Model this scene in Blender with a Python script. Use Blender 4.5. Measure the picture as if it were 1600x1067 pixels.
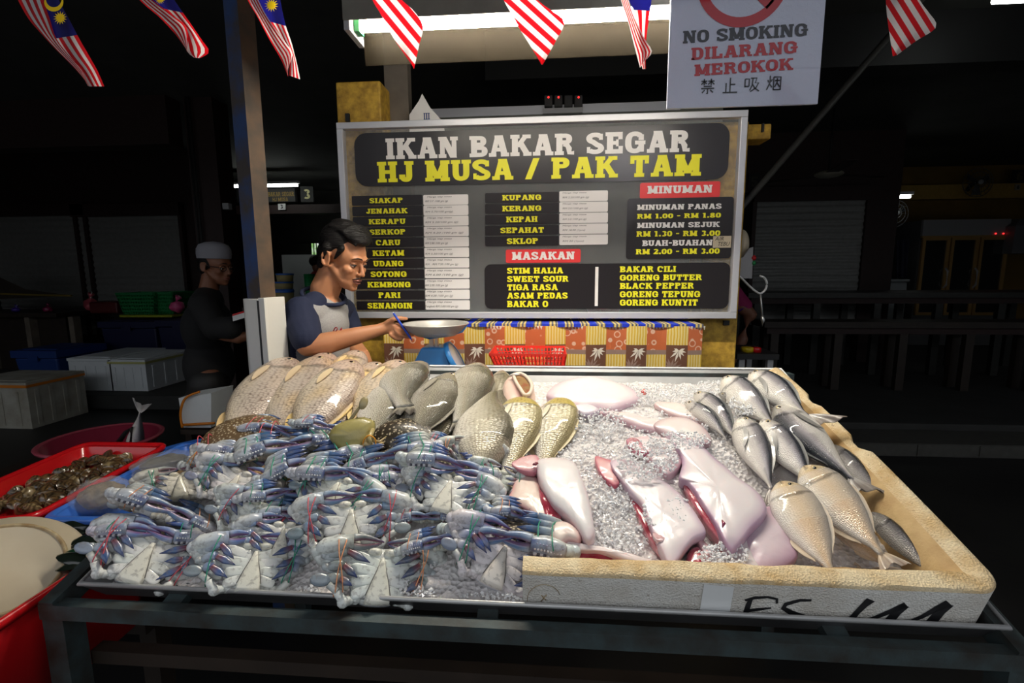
import bpy, bmesh, math, random
import numpy as np
from mathutils import Vector as V, Matrix, Quaternion
from mathutils import noise as mnoise

# ------------------------------------------------------------------ camera, sky, exposure
for o in list(bpy.data.objects):
    bpy.data.objects.remove(o)
scene = bpy.context.scene
C = scene.collection
rnd = random.Random(7)
F, PITCH, YAW, ROLL, CAMH = 757.02, 0.1409, 0.0789, -0.0062, 1.40
def cam_axes():
    cy, sy, cp, sp = math.cos(YAW), math.sin(YAW), math.cos(PITCH), math.sin(PITCH)
    f = V((-sy*cp, cy*cp, -sp)); rt = V((cy, sy, 0)); up = rt.cross(f)
    return rt*math.cos(ROLL)+up*math.sin(ROLL), up*math.cos(ROLL)-rt*math.sin(ROLL), f
CR, CU, CF = cam_axes()
CAM = V((0, 0, CAMH))
cd = bpy.data.cameras.new('camera'); cam = bpy.data.objects.new('camera', cd); C.objects.link(cam)
cd.sensor_fit = 'HORIZONTAL'; cd.sensor_width = 36; cd.lens = F/1600*36; cd.clip_start = 0.02
m = Matrix((CR, CU, -CF)).transposed().to_4x4(); m.translation = CAM; cam.matrix_world = m
scene.camera = cam
w = bpy.data.worlds.new('sky'); scene.world = w; w.use_nodes = True
SKY = 1.0
w.node_tree.nodes['Background'].inputs[0].default_value = (0.90, 0.94, 1.0, 1)
w.node_tree.nodes['Background'].inputs[1].default_value = SKY
scene.view_settings.view_transform = 'Standard'; scene.view_settings.look = 'None'
scene.view_settings.exposure = 0.0; scene.view_settings.gamma = 1.0
scene.view_settings.use_curve_mapping = False
TUBE = 190.0          # brightness of the stall's fluorescent tube

# ------------------------------------------------------------------ placing helpers
def ray(u, v): return (CR*(u-800)/F + CU*(533.5-v)/F + CF)
def P(u, v, y):                       # point of the pixel's sight line on the vertical plane at depth y
    d = ray(u, v); return CAM + d*(y/d.y)
def Z(u, v, z):                       # ... on the level plane at height z
    d = ray(u, v); return CAM + d*((z-CAMH)/d.z)
TY0, TZ0, TY1, TZ1, TXL, TXR = 0.85, 0.768, 1.760, 1.055, -0.969, 0.819
TS = V((0, TY1-TY0, TZ1-TZ0)); TLEN = TS.length; TS.normalize()
TN = V((1, 0, 0)).cross(TS); TO = V((TXL, TY0, TZ0))
def T(u, v, h=0.0):                   # ... on the sloping display, h above the tray rim
    d = ray(u, v); return CAM + d*(((TO+TN*h-CAM).dot(TN))/d.dot(TN))
def ts(p):                            # tray coordinates of a point
    q = p-TO; return q.x, q.dot(TS), q.dot(TN)
def tw(x, s, h): return TO + V((x, 0, 0)) + TS*s + TN*h
def pxm(p): return F/((p-CAM).dot(CF))    # pixels per metre there

def wm(o):
    m = o.matrix_basis.copy()
    while o.parent: o = o.parent; m = o.matrix_basis @ m
    return m

# ------------------------------------------------------------------ mesh collecting
class MB:
    def __init__(s): s.v = []; s.f = []; s.mi = []; s.c = {}; s.uv = {}; s.M = None
    def vert(s, p, c=None, uv=None):
        s.v.append(V(p)); i = len(s.v)-1
        if c is not None: s.c[i] = c
        if uv is not None: s.uv[i] = uv
        return i
    def face(s, idx, m=0): s.f.append(tuple(idx)); s.mi.append(m)
    def poly(s, pts, m=0, c=None): s.face([s.vert(p, c) for p in pts], m)
    def box(s, a, b, m=0, c=None):
        x0, y0, z0 = [min(a[i], b[i]) for i in range(3)]; x1, y1, z1 = [max(a[i], b[i]) for i in range(3)]
        i = [s.vert(p, c) for p in ((x0,y0,z0),(x1,y0,z0),(x1,y1,z0),(x0,y1,z0),(x0,y0,z1),(x1,y0,z1),(x1,y1,z1),(x0,y1,z1))]
        for q in ((0,3,2,1),(4,5,6,7),(0,1,5,4),(1,2,6,5),(2,3,7,6),(3,0,4,7)): s.face([i[k] for k in q], m)
    def hexa(s, p, m=0, c=None):      # 8 corners: 4 bottom, 4 top
        i = [s.vert(q, c) for q in p]
        for q in ((0,3,2,1),(4,5,6,7),(0,1,5,4),(1,2,6,5),(2,3,7,6),(3,0,4,7)): s.face([i[k] for k in q], m)
    def bar(s, a, b, w, h, up=V((0,0,1)), m=0, c=None):
        a, b = V(a), V(b); d = (b-a).normalized(); r = d.cross(up).normalized(); u = r.cross(d)
        o = [r*sx*w/2+u*sz*h/2 for sx, sz in ((-1,-1),(1,-1),(1,1),(-1,1))]
        i = [s.vert(a+k, c) for k in o]+[s.vert(b+k, c) for k in o]
        for q in ((0,3,2,1),(4,5,6,7),(0,1,5,4),(1,2,6,5),(2,3,7,6),(3,0,4,7)): s.face([i[k] for k in q], m)
    def tube(s, pts, rad, col=None, n=8, squash=1.0, up=V((0,0,1)), m=0, cap=True, closed=False, cfn=None):
        pts = [V(p) for p in pts]; k = len(pts)
        rad = rad if hasattr(rad, '__len__') else [rad]*k
        rings = []
        for j in range(k):
            if closed: d = pts[(j+1) % k]-pts[j-1]
            else: d = pts[min(j+1, k-1)]-pts[max(j-1, 0)]
            d = d.normalized() if d.length > 1e-9 else V((1,0,0))
            r = d.cross(up)
            if r.length < 1e-3: r = d.cross(V((0.3,1,0.1)))
            r.normalize(); uu = r.cross(d)
            cc = col[j] if (col is not None and hasattr(col[0], '__len__')) else col
            rings.append([s.vert(pts[j]+r*math.cos(a)*rad[j]+uu*math.sin(a)*rad[j]*squash, cfn(j/(k-1), math.sin(a), cc) if cfn else cc) for a in [2*math.pi*q/n for q in range(n)]])
        for j in range(k if closed else k-1):
            A, B = rings[j], rings[(j+1) % k]
            for q in range(n): s.face((A[q], A[(q+1) % n], B[(q+1) % n], B[q]), m)
        if cap and not closed:
            s.face(rings[0][::-1], m); s.face(rings[-1], m)
    def ell(s, c, r, col=None, nu=12, nv=8, rot=None, m=0, power=1.0):
        c = V(c); rot = rot or Matrix.Identity(3); rows = []
        r = r if hasattr(r, '__len__') else (r, r, r)
        def cf(p): return col(p) if callable(col) else col
        def sg(x): return math.copysign(abs(x)**power, x)
        for j in range(1, nv):
            t = math.pi*j/nv
            row = []
            for i in range(nu):
                a = 2*math.pi*i/nu
                q = V((sg(math.sin(t))*sg(math.cos(a)), sg(math.sin(t))*sg(math.sin(a)), sg(math.cos(t))))
                row.append(s.vert(c+rot@V((q.x*r[0], q.y*r[1], q.z*r[2])), cf(q)))
            rows.append(row)
        t0 = s.vert(c+rot@V((0,0,r[2])), cf(V((0,0,1)))); t1 = s.vert(c+rot@V((0,0,-r[2])), cf(V((0,0,-1))))
        for i in range(nu):
            k = (i+1) % nu
            s.face((t0, rows[0][i], rows[0][k]), m); s.face((rows[-1][i], t1, rows[-1][k]), m)
            for j in range(nv-2): s.face((rows[j][i], rows[j+1][i], rows[j+1][k], rows[j][k]), m)
    def grid(s, fn, nu, nv, m=0, col=None, uv=None, mf=None):
        ids = [[s.vert(fn(i/nu, j/nv), col(i/nu, j/nv) if col else None, uv(i/nu, j/nv) if uv else None) for j in range(nv+1)] for i in range(nu+1)]
        for i in range(nu):
            for j in range(nv):
                s.face((ids[i][j], ids[i+1][j], ids[i+1][j+1], ids[i][j+1]), mf(i, j) if mf else m)
    def lathe(s, prof, c=(0,0,0), n=32, m=0, col=None, sx=1, sy=1, cap=False):
        c = V(c); rows = []
        for r, z in prof: rows.append([s.vert(c+V((r*sx*math.cos(a), r*sy*math.sin(a), z)), col) for a in [2*math.pi*q/n for q in range(n)]])
        for A, B in zip(rows, rows[1:]):
            for q in range(n): s.face((A[q], A[(q+1) % n], B[(q+1) % n], B[q]), m)
        if cap: s.face(rows[0][::-1], m); s.face(rows[-1], m)
    def build(s, name, mats, parent=None, smooth=True, world=False, label=None, auto=None):
        me = bpy.data.meshes.new(name)
        vs = s.v
        if world and parent is not None:
            inv = wm(parent).inverted(); vs = [inv@p for p in s.v]
        me.from_pydata([tuple(p) for p in vs], [], s.f)
        mats = mats if isinstance(mats, (list, tuple)) else [mats]
        for x in mats: me.materials.append(x)
        if len(mats) > 1: me.polygons.foreach_set('material_index', s.mi)
        me.polygons.foreach_set('use_smooth', [bool(smooth)]*len(s.f))
        if s.c:
            at = me.color_attributes.new('Col', 'FLOAT_COLOR', 'POINT')
            arr = np.ones((len(s.v), 4), np.float32); arr[:, :3] = 0.7
            for i, c in s.c.items(): arr[i, :3] = c[:3]
            at.data.foreach_set('color', arr.ravel())
        if s.uv:
            uv = me.uv_layers.new(name='UVMap')
            li = np.empty(len(me.loops), np.int32); me.loops.foreach_get('vertex_index', li)
            ua = np.zeros((len(s.v), 2), np.float32)
            for i, q in s.uv.items(): ua[i] = q
            uv.data.foreach_set('uv', ua[li].ravel())
        me.update()
        o = bpy.data.objects.new(name, me); C.objects.link(o)
        if parent is not None: o.parent = parent
        if label: o['label'] = label
        if auto and smooth:
            bm = bmesh.new(); bm.from_mesh(me)
            for e in bm.edges:
                if len(e.link_faces) == 2 and e.calc_face_angle(0) > auto: e.smooth = False
            bm.to_mesh(me); bm.free()
        return o

def tag(o, label=None, cat=None, group=None, kind=None):
    if label: o['label'] = label
    if cat: o['category'] = cat
    if group: o['group'] = group
    if kind: o['kind'] = kind
    return o
def thing(name, label, cat, loc=(0,0,0), group=None, rot=None):
    o = bpy.data.objects.new(name, None); C.objects.link(o); o.empty_display_size = 0.05
    o.location = loc
    if rot is not None:
        o.rotation_mode = 'QUATERNION'; o.rotation_quaternion = rot.to_quaternion() if isinstance(rot, Matrix) else rot
    return tag(o, label, cat, group)
def struct(o): o['kind'] = 'structure'; return o
def copy_tree(o, parent=None):
    c = o.copy(); C.objects.link(c); c.parent = parent
    for ch in list(o.children): copy_tree(ch, c)
    return c
def bevel(o, wd, seg=2):
    b = o.modifiers.new('bevel', 'BEVEL'); b.width = wd; b.segments = seg; b.limit_method = 'ANGLE'; return o
def spline(pts, n=6, closed=False):
    pts = [V(p) for p in pts]; k = len(pts); out = []
    for i in range(k if closed else k-1):
        if closed: a, b, c, d = pts[i-1], pts[i], pts[(i+1) % k], pts[(i+2) % k]
        else: a, b, c, d = pts[max(i-1,0)], pts[i], pts[i+1], pts[min(i+2,k-1)]
        for j in range(n):
            t = j/n
            out.append(0.5*((2*b)+(c-a)*t+(2*a-5*b+4*c-d)*t*t+(3*b-a-3*c+d)*t**3))
    if not closed: out.append(pts[-1])
    return out

# ------------------------------------------------------------------ materials
def srgb(r, g, b):
    return tuple((x/255/12.92 if x/255 <= 0.04045 else ((x/255+0.055)/1.055)**2.4) for x in (r, g, b))
class NT:
    def __init__(s, name):
        s.m = bpy.data.materials.new(name); s.m.use_nodes = True; s.t = s.m.node_tree
        s.b = s.t.nodes['Principled BSDF']; s.out = s.t.nodes['Material Output']
    def n(s, typ, **k):
        x = s.t.nodes.new('ShaderNode'+typ)
        for a, b in k.items():
            if a.startswith('i_'):
                key = a[2:]; key = int(key) if key.isdigit() else key.replace('_', ' ')
                if hasattr(b, 'node'): s.t.links.new(b, x.inputs[key])
                else: x.inputs[key].default_value = b
            else: setattr(x, a, b)
        return x
    def l(s, a, b): s.t.links.new(a, b)
    def set(s, **k):
        for a, b in k.items():
            key = a.replace('_', ' ')
            if hasattr(b, 'node'): s.l(b, s.b.inputs[key])
            else:
                if key in ('Base Color', 'Emission Color', 'Subsurface Radius') and len(b) == 3 and key != 'Subsurface Radius': b = (*b, 1)
                s.b.inputs[key].default_value = b
    def ramp(s, fac, stops):
        r = s.n('ValToRGB'); e = r.color_ramp.elements
        while len(e) < len(stops): e.new(0.5)
        for x, (p, c) in zip(e, stops): x.position = p; x.color = (*c, 1) if len(c) == 3 else c
        s.l(fac, r.inputs[0]); return r.outputs[0]
    def mix(s, fac, a, b, mode='MIX'):
        x = s.n('MixRGB', blend_type=mode)
        for i, q in enumerate((fac, a, b)):
            if hasattr(q, 'node'): s.l(q, x.inputs[i])
            else: x.inputs[i].default_value = q if i == 0 else ((*q, 1) if len(q) == 3 else q)
        return x.outputs[0]
    def noise(s, scale, detail=3, co=None, rough=0.55):
        x = s.n('TexNoise'); x.inputs['Scale'].default_value = scale; x.inputs['Detail'].default_value = detail
        x.inputs['Roughness'].default_value = rough
        if co is None: co = s.n('TexCoord').outputs['Object']
        s.l(co, x.inputs['Vector']); return x.outputs['Fac']
    def bump(s, h, strength=0.3, dist=0.01):
        x = s.n('Bump'); x.inputs['Strength'].default_value = strength; x.inputs['Distance'].default_value = dist
        s.l(h, x.inputs['Height']); s.l(x.outputs[0], s.b.inputs['Normal'])
def mat(name, col, rough=0.5, metal=0.0, var=0.0, vs=20.0, bump=0.0, bs=60.0, coat=0.0, spec=0.5, col2=None, trans=0.0, alpha=1.0, sss=0.0, emit=None, es=0.0):
    q = NT(name); q.set(Base_Color=col, Roughness=rough, Metallic=metal, Coat_Weight=coat, Specular_IOR_Level=spec, Transmission_Weight=trans, Alpha=alpha)
    if sss: q.set(Subsurface_Weight=sss); q.b.inputs['Subsurface Radius'].default_value = (0.01,0.006,0.005); q.b.inputs['Subsurface Scale'].default_value = 0.6
    if var or col2:
        c2 = col2 if col2 else tuple(x*(1-var) for x in col)
        f = q.ramp(q.noise(vs, 5), [(0.35, (0,0,0)), (0.7, (1,1,1))])
        q.set(Base_Color=q.mix(f, col, c2))
    if bump: q.bump(q.noise(bs, 4), bump, 0.01)
    if emit: q.set(Emission_Color=emit, Emission_Strength=es)
    return q.m
M = {}
M['steel'] = mat('tray_steel', (0.60,0.60,0.60), 0.38, 0.45, var=0.2, vs=9, bump=0.03, bs=8)
M['tray_front'] = mat('tray_steel_dull', (0.30,0.30,0.31), 0.42, 0.85, var=0.5, vs=7)
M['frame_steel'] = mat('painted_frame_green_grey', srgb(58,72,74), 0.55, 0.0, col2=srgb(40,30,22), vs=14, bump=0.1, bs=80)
M['alu'] = mat('aluminium', srgb(205,205,210), 0.35, 0.35)
M['black_vinyl'] = mat('black_vinyl', srgb(34,30,32), 0.33)
M['white_vinyl'] = mat('white_vinyl', srgb(240,236,232), 0.45)
M['yellow_vinyl'] = mat('yellow_vinyl', srgb(243,236,40), 0.45)
M['red_vinyl'] = mat('red_vinyl', srgb(226,58,58), 0.4)
M['ink'] = mat('marker_ink', (0.012,0.012,0.014), 0.5)
M['faint_ink'] = mat('faint_ink', srgb(105,100,98), 0.6)
M['yellow_wall'] = mat('yellow_paint', srgb(214,170,62), 0.6, col2=srgb(150,112,36), vs=30, bump=0.15, bs=120)
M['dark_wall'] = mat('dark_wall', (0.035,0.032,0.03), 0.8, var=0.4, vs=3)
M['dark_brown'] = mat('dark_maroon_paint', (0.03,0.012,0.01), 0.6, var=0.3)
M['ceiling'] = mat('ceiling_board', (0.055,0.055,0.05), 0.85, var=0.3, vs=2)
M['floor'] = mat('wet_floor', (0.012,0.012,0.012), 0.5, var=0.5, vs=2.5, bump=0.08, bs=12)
M['ground'] = mat('outside_ground', (0.42,0.42,0.40), 0.9, var=0.2, vs=1)
M['kerb'] = mat('kerb_concrete', (0.035,0.035,0.033), 0.8, var=0.3, vs=5)
M['wood_dark'] = mat('dark_wood', (0.028,0.018,0.012), 0.55, var=0.4, vs=9)
M['wood_grey'] = mat('weathered_wood', srgb(120,110,98), 0.75, var=0.35, vs=8)
M['shutter'] = mat('shutter_metal', (0.26,0.26,0.25), 0.5, 0.2, var=0.15)
M['black'] = mat('matt_black', (0.012,0.012,0.012), 0.6)
M['white_plastic'] = mat('white_plastic', (0.75,0.75,0.74), 0.4)
M['grey_plastic'] = mat('grey_plastic', (0.35,0.35,0.36), 0.45)
M['red_plastic'] = mat('red_plastic', (0.56,0.008,0.012), 0.22, coat=0.3)
M['blue_plastic'] = mat('blue_plastic', (0.045,0.17,0.62), 0.32)
M['maroon_plastic'] = mat('maroon_plastic', (0.20,0.018,0.04), 0.3)
M['navy_plastic'] = mat('navy_plastic', (0.014,0.045,0.20), 0.42)
M['darknavy'] = mat('dark_navy_plastic', (0.006,0.008,0.045), 0.45)
M['green_plastic'] = mat('green_plastic', (0.01,0.20,0.055), 0.35)
M['lime_plastic'] = mat('lime_plastic', (0.32,0.36,0.02), 0.4)
M['pink_plastic'] = mat('pink_plastic', (0.75,0.10,0.28), 0.35)
M['cream'] = mat('cream_melamine', srgb(206,194,170), 0.4, col2=srgb(190,174,146), vs=4)
M['cream_stain'] = mat('stained_ring', srgb(150,122,80), 0.6, col2=srgb(205,188,150), vs=40)
M['basket_red'] = mat('red_basket', srgb(232,58,46), 0.35)
M['scale_blue'] = mat('scale_blue', srgb(54,140,214), 0.35)
M['pan_alu'] = mat('pan_aluminium', srgb(200,196,190), 0.38, 0.45, var=0.15, vs=12)
M['clear_dial'] = mat('dial_plate', srgb(196,200,210), 0.2, coat=0.5)
M['hook_metal'] = mat('hook_metal', (0.6,0.6,0.6), 0.3, 0.8)
M['orange_band'] = mat('orange_strap', srgb(205,120,25), 0.5)
M['red_led'] = mat('red_led', (0.8,0.02,0.02), 0.4, emit=(1,0.03,0.03), es=2.0)
# foam
def foam(name, top):
    q = NT(name); co = q.n('TexCoord').outputs['Object']
    v = q.n('TexVoronoi'); v.inputs['Scale'].default_value = 260; q.l(co, v.inputs['Vector'])
    n1 = q.ramp(q.noise(14, 6, co), [(0.38, (0,0,0)), (0.68, (1,1,1))])
    n2 = q.ramp(q.noise(120, 4, co), [(0.30, (1,1,1)), (0.36, (0,0,0))])
    a, b = (srgb(232,214,178), srgb(196,160,104)) if top else (srgb(222,220,214), srgb(206,200,190))
    c = q.mix(n1, a, b); c = q.mix(q.mix(0.5, n2, (0,0,0)), c, srgb(110,84,52))
    q.set(Base_Color=c, Roughness=0.8); q.bump(v.outputs['Distance'], 0.5, 0.006); return q.m
M['foam_top'] = foam('stained_foam', True)
M['foam'] = foam('white_foam', False)
M['foam_in'] = mat('brown_stained_foam', srgb(206,176,126), 0.7, col2=srgb(150,112,62), vs=9, bump=0.15, bs=160)
M['foam_box'] = mat('foam_box_white', (0.72,0.76,0.78), 0.75, var=0.08, vs=9, bump=0.08, bs=200)
M['foam_dirty'] = mat('foam_box_dirty', (0.40,0.39,0.34), 0.8, col2=(0.26,0.24,0.19), vs=6)
M['tape'] = mat('pale_tape', srgb(246,248,248), 0.25)
# crab shell, fish skin and flesh all read their own pigment from the colour attribute
def pig(name, rough=0.3, coat=0.4, speck=0.0, spk=200, speckc=(0.02,0.02,0.05), bump=0.1, bs=250, sss=0.0, spec=0.5, metal=0.0):
    q = NT(name); a = q.n('Attribute', attribute_name='Col').outputs['Color']
    co = q.n('TexCoord').outputs['Object']
    c = a
    if speck:
        f = q.ramp(q.noise(spk, 3, co), [(0.52, (0,0,0)), (0.62, (speck,)*3)])
        c = q.mix(f, a, speckc)
    q.set(Base_Color=c, Roughness=rough, Coat_Weight=coat, Coat_Roughness=0.08, Specular_IOR_Level=spec, Metallic=metal)
    if sss: q.set(Subsurface_Weight=sss); q.b.inputs['Subsurface Radius'].default_value = (0.012,0.006,0.005); q.b.inputs['Subsurface Scale'].default_value = 0.5
    if bump: q.bump(q.noise(bs, 3, co), bump, 0.003)
    return q.m
M['crab'] = pig('crab_shell', 0.28, 0.5, 0.45, 90, (0.20,0.18,0.17))
M['mudcrab'] = pig('mud_crab_shell', 0.35, 0.4, 0.3, 90, (0.30,0.26,0.08))
M['flesh'] = pig('ray_skin', 0.30, 0.3, 0.0, bump=0.25, bs=45, sss=0.15)
M['meat'] = pig('cut_meat', 0.2, 0.7, 0.5, 60, (0.28,0.01,0.02), bump=0.4, bs=70)
def spots(name, base, spot, scale):
    q = NT(name); co = q.n('TexCoord').outputs['Object']; v = q.n('TexVoronoi'); v.inputs['Scale'].default_value = scale; q.l(co, v.inputs['Vector'])
    f = q.ramp(v.outputs['Distance'], [(0.22, (1,1,1)), (0.42, (0,0,0))])
    q.set(Base_Color=q.mix(f, base, spot), Roughness=0.35, Coat_Weight=0.4); q.bump(q.noise(220, 3, co), 0.3, 0.003); return q.m
M['carapace'] = spots('speckled_carapace', (0.035,0.026,0.016), (0.55,0.47,0.34), 120)
M['carapace_brown'] = spots('brown_carapace', (0.16,0.10,0.05), (0.62,0.52,0.36), 130)
def fishmat(name, scale, dark, strength, rough=0.28, metal=0.25, rnds=0.3):
    q = NT(name); a = q.n('Attribute', attribute_name='Col').outputs['Color']
    uv = q.n('TexCoord').outputs['UV']; mp = q.n('Mapping'); mp.inputs['Scale'].default_value = (scale, scale*0.8, 1); q.l(uv, mp.inputs['Vector'])
    v = q.n('TexVoronoi', voronoi_dimensions='2D'); v.inputs['Scale'].default_value = 1; v.inputs['Randomness'].default_value = rnds; q.l(mp.outputs[0], v.inputs['Vector'])
    f = q.ramp(v.outputs['Distance'], [(0.30, (0,0,0)), (0.62, (strength,)*3)])
    n = q.ramp(q.noise(25, 4), [(0.35, (0.25,)*3), (0.65, (1,1,1))])
    f2 = q.mix(1.0, f, n, 'MULTIPLY')
    c = q.mix(f2, a, q.mix(1.0, a, dark, 'MULTIPLY'))
    q.set(Base_Color=c, Roughness=rough, Metallic=metal, Coat_Weight=0.5, Coat_Roughness=0.06)
    q.bump(v.outputs['Distance'], 0.55, 0.0025); return q.m
M['snapper'] = fishmat('snapper_skin', 150, (0.30,0.24,0.22), 0.85, 0.3, 0.05, 0.55)
M['grunter'] = fishmat('grunter_skin', 170, (0.34,0.28,0.20), 0.7, 0.28, 0.1, 0.5)
M['bass'] = fishmat('seabass_skin', 300, (0.40,0.39,0.35), 0.8, 0.22, 0.05, 0.6)
M['mack'] = fishmat('scad_skin', 420, (0.6,0.58,0.6), 0.5, 0.22, 0.15, 0.7)
M['trev'] = fishmat('trevally_skin', 380, (0.7,0.62,0.55), 0.25, 0.2, 0.05, 0.6)
M['fin'] = pig('fish_fin', 0.35, 0.3, bump=0.0)
M['eye_w'] = mat('fish_eye_ring', srgb(200,180,140), 0.15, coat=0.8)
M['eye_b'] = mat('pupil', (0.01,0.01,0.012), 0.08, coat=1.0)
# ice
q = NT('crushed_ice'); co = q.n('TexCoord').outputs['Object']
v = q.n('TexVoronoi'); v.inputs['Scale'].default_value = 95; q.l(co, v.inputs['Vector'])
q.set(Base_Color=q.mix(q.ramp(q.noise(22, 5, co), [(0.3, (0,0,0)), (0.7, (1,1,1))]), (0.80,0.75,0.74), (0.92,0.89,0.88)), Roughness=0.22, Coat_Weight=0.5, Transmission_Weight=0.08, IOR=1.31)
q.bump(v.outputs['Distance'], 0.9, 0.008); M['ice'] = q.m
q = NT('ice_chip'); q.set(Base_Color=(0.95,0.95,0.96), Roughness=0.12, Transmission_Weight=0.05, IOR=1.31, Coat_Weight=0.5); M['chip'] = q.m
q = NT('clear_bag'); q.set(Base_Color=(0.9,0.9,0.9), Roughness=0.12, Transmission_Weight=0.0, Alpha=0.19, Coat_Weight=1.0); q.bump(q.noise(30, 3), 0.6, 0.01); M['bag'] = q.m
q = NT('sign_glass'); q.set(Base_Color=(0.93,0.95,0.94), Roughness=0.03, Transmission_Weight=0.0, Alpha=0.08, Specular_IOR_Level=0.6); M['glass'] = q.m
q = NT('dirty_acrylic'); q.set(Base_Color=q.mix(q.noise(9, 4), (0.004,0.003,0.0016), (0.008,0.006,0.0035)), Roughness=0.6, Alpha=0.6, Specular_IOR_Level=0.03); M['acrylic'] = q.m
q = NT('lit_tube'); q.set(Base_Color=(1,1,1), Emission_Color=(1.0,0.93,0.80), Emission_Strength=TUBE); M['tube'] = q.m
q = NT('lit_tube_far'); q.set(Base_Color=(1,1,1), Emission_Color=(0.95,1.0,0.95), Emission_Strength=9.0); M['tube_far'] = q.m
def cloth(name, col, tr=0.45):
    q = NT(name); q.set(Base_Color=col, Roughness=0.7)
    t = q.n('BsdfTranslucent'); t.inputs[0].default_value = (*col, 1); mx = q.n('MixShader'); mx.inputs[0].default_value = tr
    q.l(q.b.outputs[0], mx.inputs[1]); q.l(t.outputs[0], mx.inputs[2]); q.l(mx.outputs[0], q.out.inputs[0]); return q.m
M['f_red'] = cloth('flag_red', srgb(206,16,28)); M['f_white'] = cloth('flag_white', srgb(225,220,220)); M['f_blue'] = cloth('flag_blue', srgb(22,22,110)); q = NT('flag_stripes'); uvx = q.n('SeparateXYZ'); q.l(q.n('TexCoord').outputs['UV'], uvx.inputs[0]); fr_ = q.n('Math', operation='FRACT'); q.l(uvx.outputs[0], fr_.inputs[0]); gt = q.n('Math', operation='GREATER_THAN'); q.l(fr_.outputs[0], gt.inputs[0]); gt.inputs[1].default_value = .5
cs_ = q.mix(gt.outputs[0], srgb(206,16,28), srgb(225,220,220)); q.set(Base_Color=cs_, Roughness=.7); tl_ = q.n('BsdfTranslucent'); q.l(cs_, tl_.inputs[0]); mx_ = q.n('MixShader'); mx_.inputs[0].default_value = .45; q.l(q.b.outputs[0], mx_.inputs[1]); q.l(tl_.outputs[0], mx_.inputs[2]); q.l(mx_.outputs[0], q.out.inputs[0]); M['f_stripes'] = q.m
M['f_yellow'] = cloth('flag_yellow', srgb(235,200,20))
# ------------------------------------------------------------------ the hall
CEIL, BACK, XL, XR = 3.2, 10.6, -8.5, 9.0
mb = MB(); mb.box((XL-0.2, -0.8, -0.1), (XR+0.2, BACK+0.2, 0)); struct(mb.build('floor', M['floor'], smooth=False))
mb = MB(); mb.box((-30, -9, -0.16), (30, -0.8, -0.06)); g = mb.build('pavement', M['ground'], smooth=False); struct(g)
mb = MB(); mb.box((-30, -9.3, 0), (30, -9, 3.9)); struct(mb.build('wall_sky_block', mat('sky_block_grey', (0.10,0.10,0.10), 0.9, var=0.3), smooth=False))  # unseen wall added behind the camera to block low sky light from the hall
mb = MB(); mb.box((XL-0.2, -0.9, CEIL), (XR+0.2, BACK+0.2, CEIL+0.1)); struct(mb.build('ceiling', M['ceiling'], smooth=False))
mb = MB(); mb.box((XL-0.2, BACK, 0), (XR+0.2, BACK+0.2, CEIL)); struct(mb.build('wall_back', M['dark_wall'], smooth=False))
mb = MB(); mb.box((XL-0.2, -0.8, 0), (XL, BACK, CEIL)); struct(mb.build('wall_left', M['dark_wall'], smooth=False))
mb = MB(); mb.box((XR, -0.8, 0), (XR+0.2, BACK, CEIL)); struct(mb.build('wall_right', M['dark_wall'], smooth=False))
# roof beams over the aisles
a, b = P(-200, 242, 5.0), P(277, 237, 5.0)
mb = MB(); mb.box((XL, 4.9, a.z), (b.x, 5.1, CEIL)); struct(mb.build('trim_1', M['dark_brown'], smooth=False))
mb = MB(); mb.box((-0.5, 3.9, 2.85), (XR, 4.1, CEIL)); struct(mb.build('trim_2', M['black'], smooth=False))
# raised kerbs at the back of the aisles
a, b = Z(-300, 640, 0.16), Z(305, 634, 0.16)
mb = MB(); mb.box((XL, 4.62, 0), (-1.9, BACK, 0.15)); struct(bevel(mb.build('trim_3', M['kerb'], smooth=False), 0.01))
mb = MB(); mb.box((1.25, 4.1, 0), (XR, BACK, 0.15)); struct(bevel(mb.build('trim_4', M['kerb'], smooth=False), 0.01))

def shutter(name, x0, x1, z0, z1, y, pitch=0.085):
    mb = MB(); n = int((z1-z0)/pitch)
    def fn(u, v):
        k = v*n*4; ph = k/4*2*math.pi
        return V((x0+(x1-x0)*u, y-0.018*(0.5+0.5*math.cos(ph)), z0+(z1-z0)*v))
    mb.grid(fn, 1, n*4)
    o = mb.build(name, M['shutter']); struct(o)
    f = MB(); f.box((x0-0.05, y-0.05, z0-0.0), (x0, y+0.02, z1)); f.box((x1, y-0.05, z0), (x1+0.05, y+0.02, z1)); f.box((x0-0.05, y-0.08, z1), (x1+0.05, y+0.02, z1+0.18))
    f.build('shutter_frame', M['dark_brown'], o, smooth=False); return o
ys = 6.9
for nm, u0, u1, v0, v1 in (('door_1', -160, 133, 337, 482), ('door_2', 141, 281, 337, 482), ('door_3', 1172, 1352, 313, 462)):
    a, b = P(u0, v1, ys), P(u1, v0, ys); shutter(nm, a.x, b.x, a.z-0.4, b.z, ys)
# walls round the shutters
a = P(281, 337, ys+0.08); z1 = P(200, 335, ys).z
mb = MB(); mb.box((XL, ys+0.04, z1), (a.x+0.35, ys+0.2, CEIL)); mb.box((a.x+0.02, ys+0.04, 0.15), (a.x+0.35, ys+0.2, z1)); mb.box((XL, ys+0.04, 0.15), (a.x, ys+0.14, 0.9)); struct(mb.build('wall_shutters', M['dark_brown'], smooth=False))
a, b = P(1166, 313, ys+.05), P(1362, 300, ys+.05)
mb = MB(); mb.box((a.x-0.4, ys+0.04, b.z+0.02), (b.x+0.35, ys+0.2, CEIL)); mb.box((b.x, ys+0.04, 0.15), (b.x+0.35, ys+0.2, b.z+0.02)); struct(mb.build('wall_stalls', M['dark_brown'], smooth=False))
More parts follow.
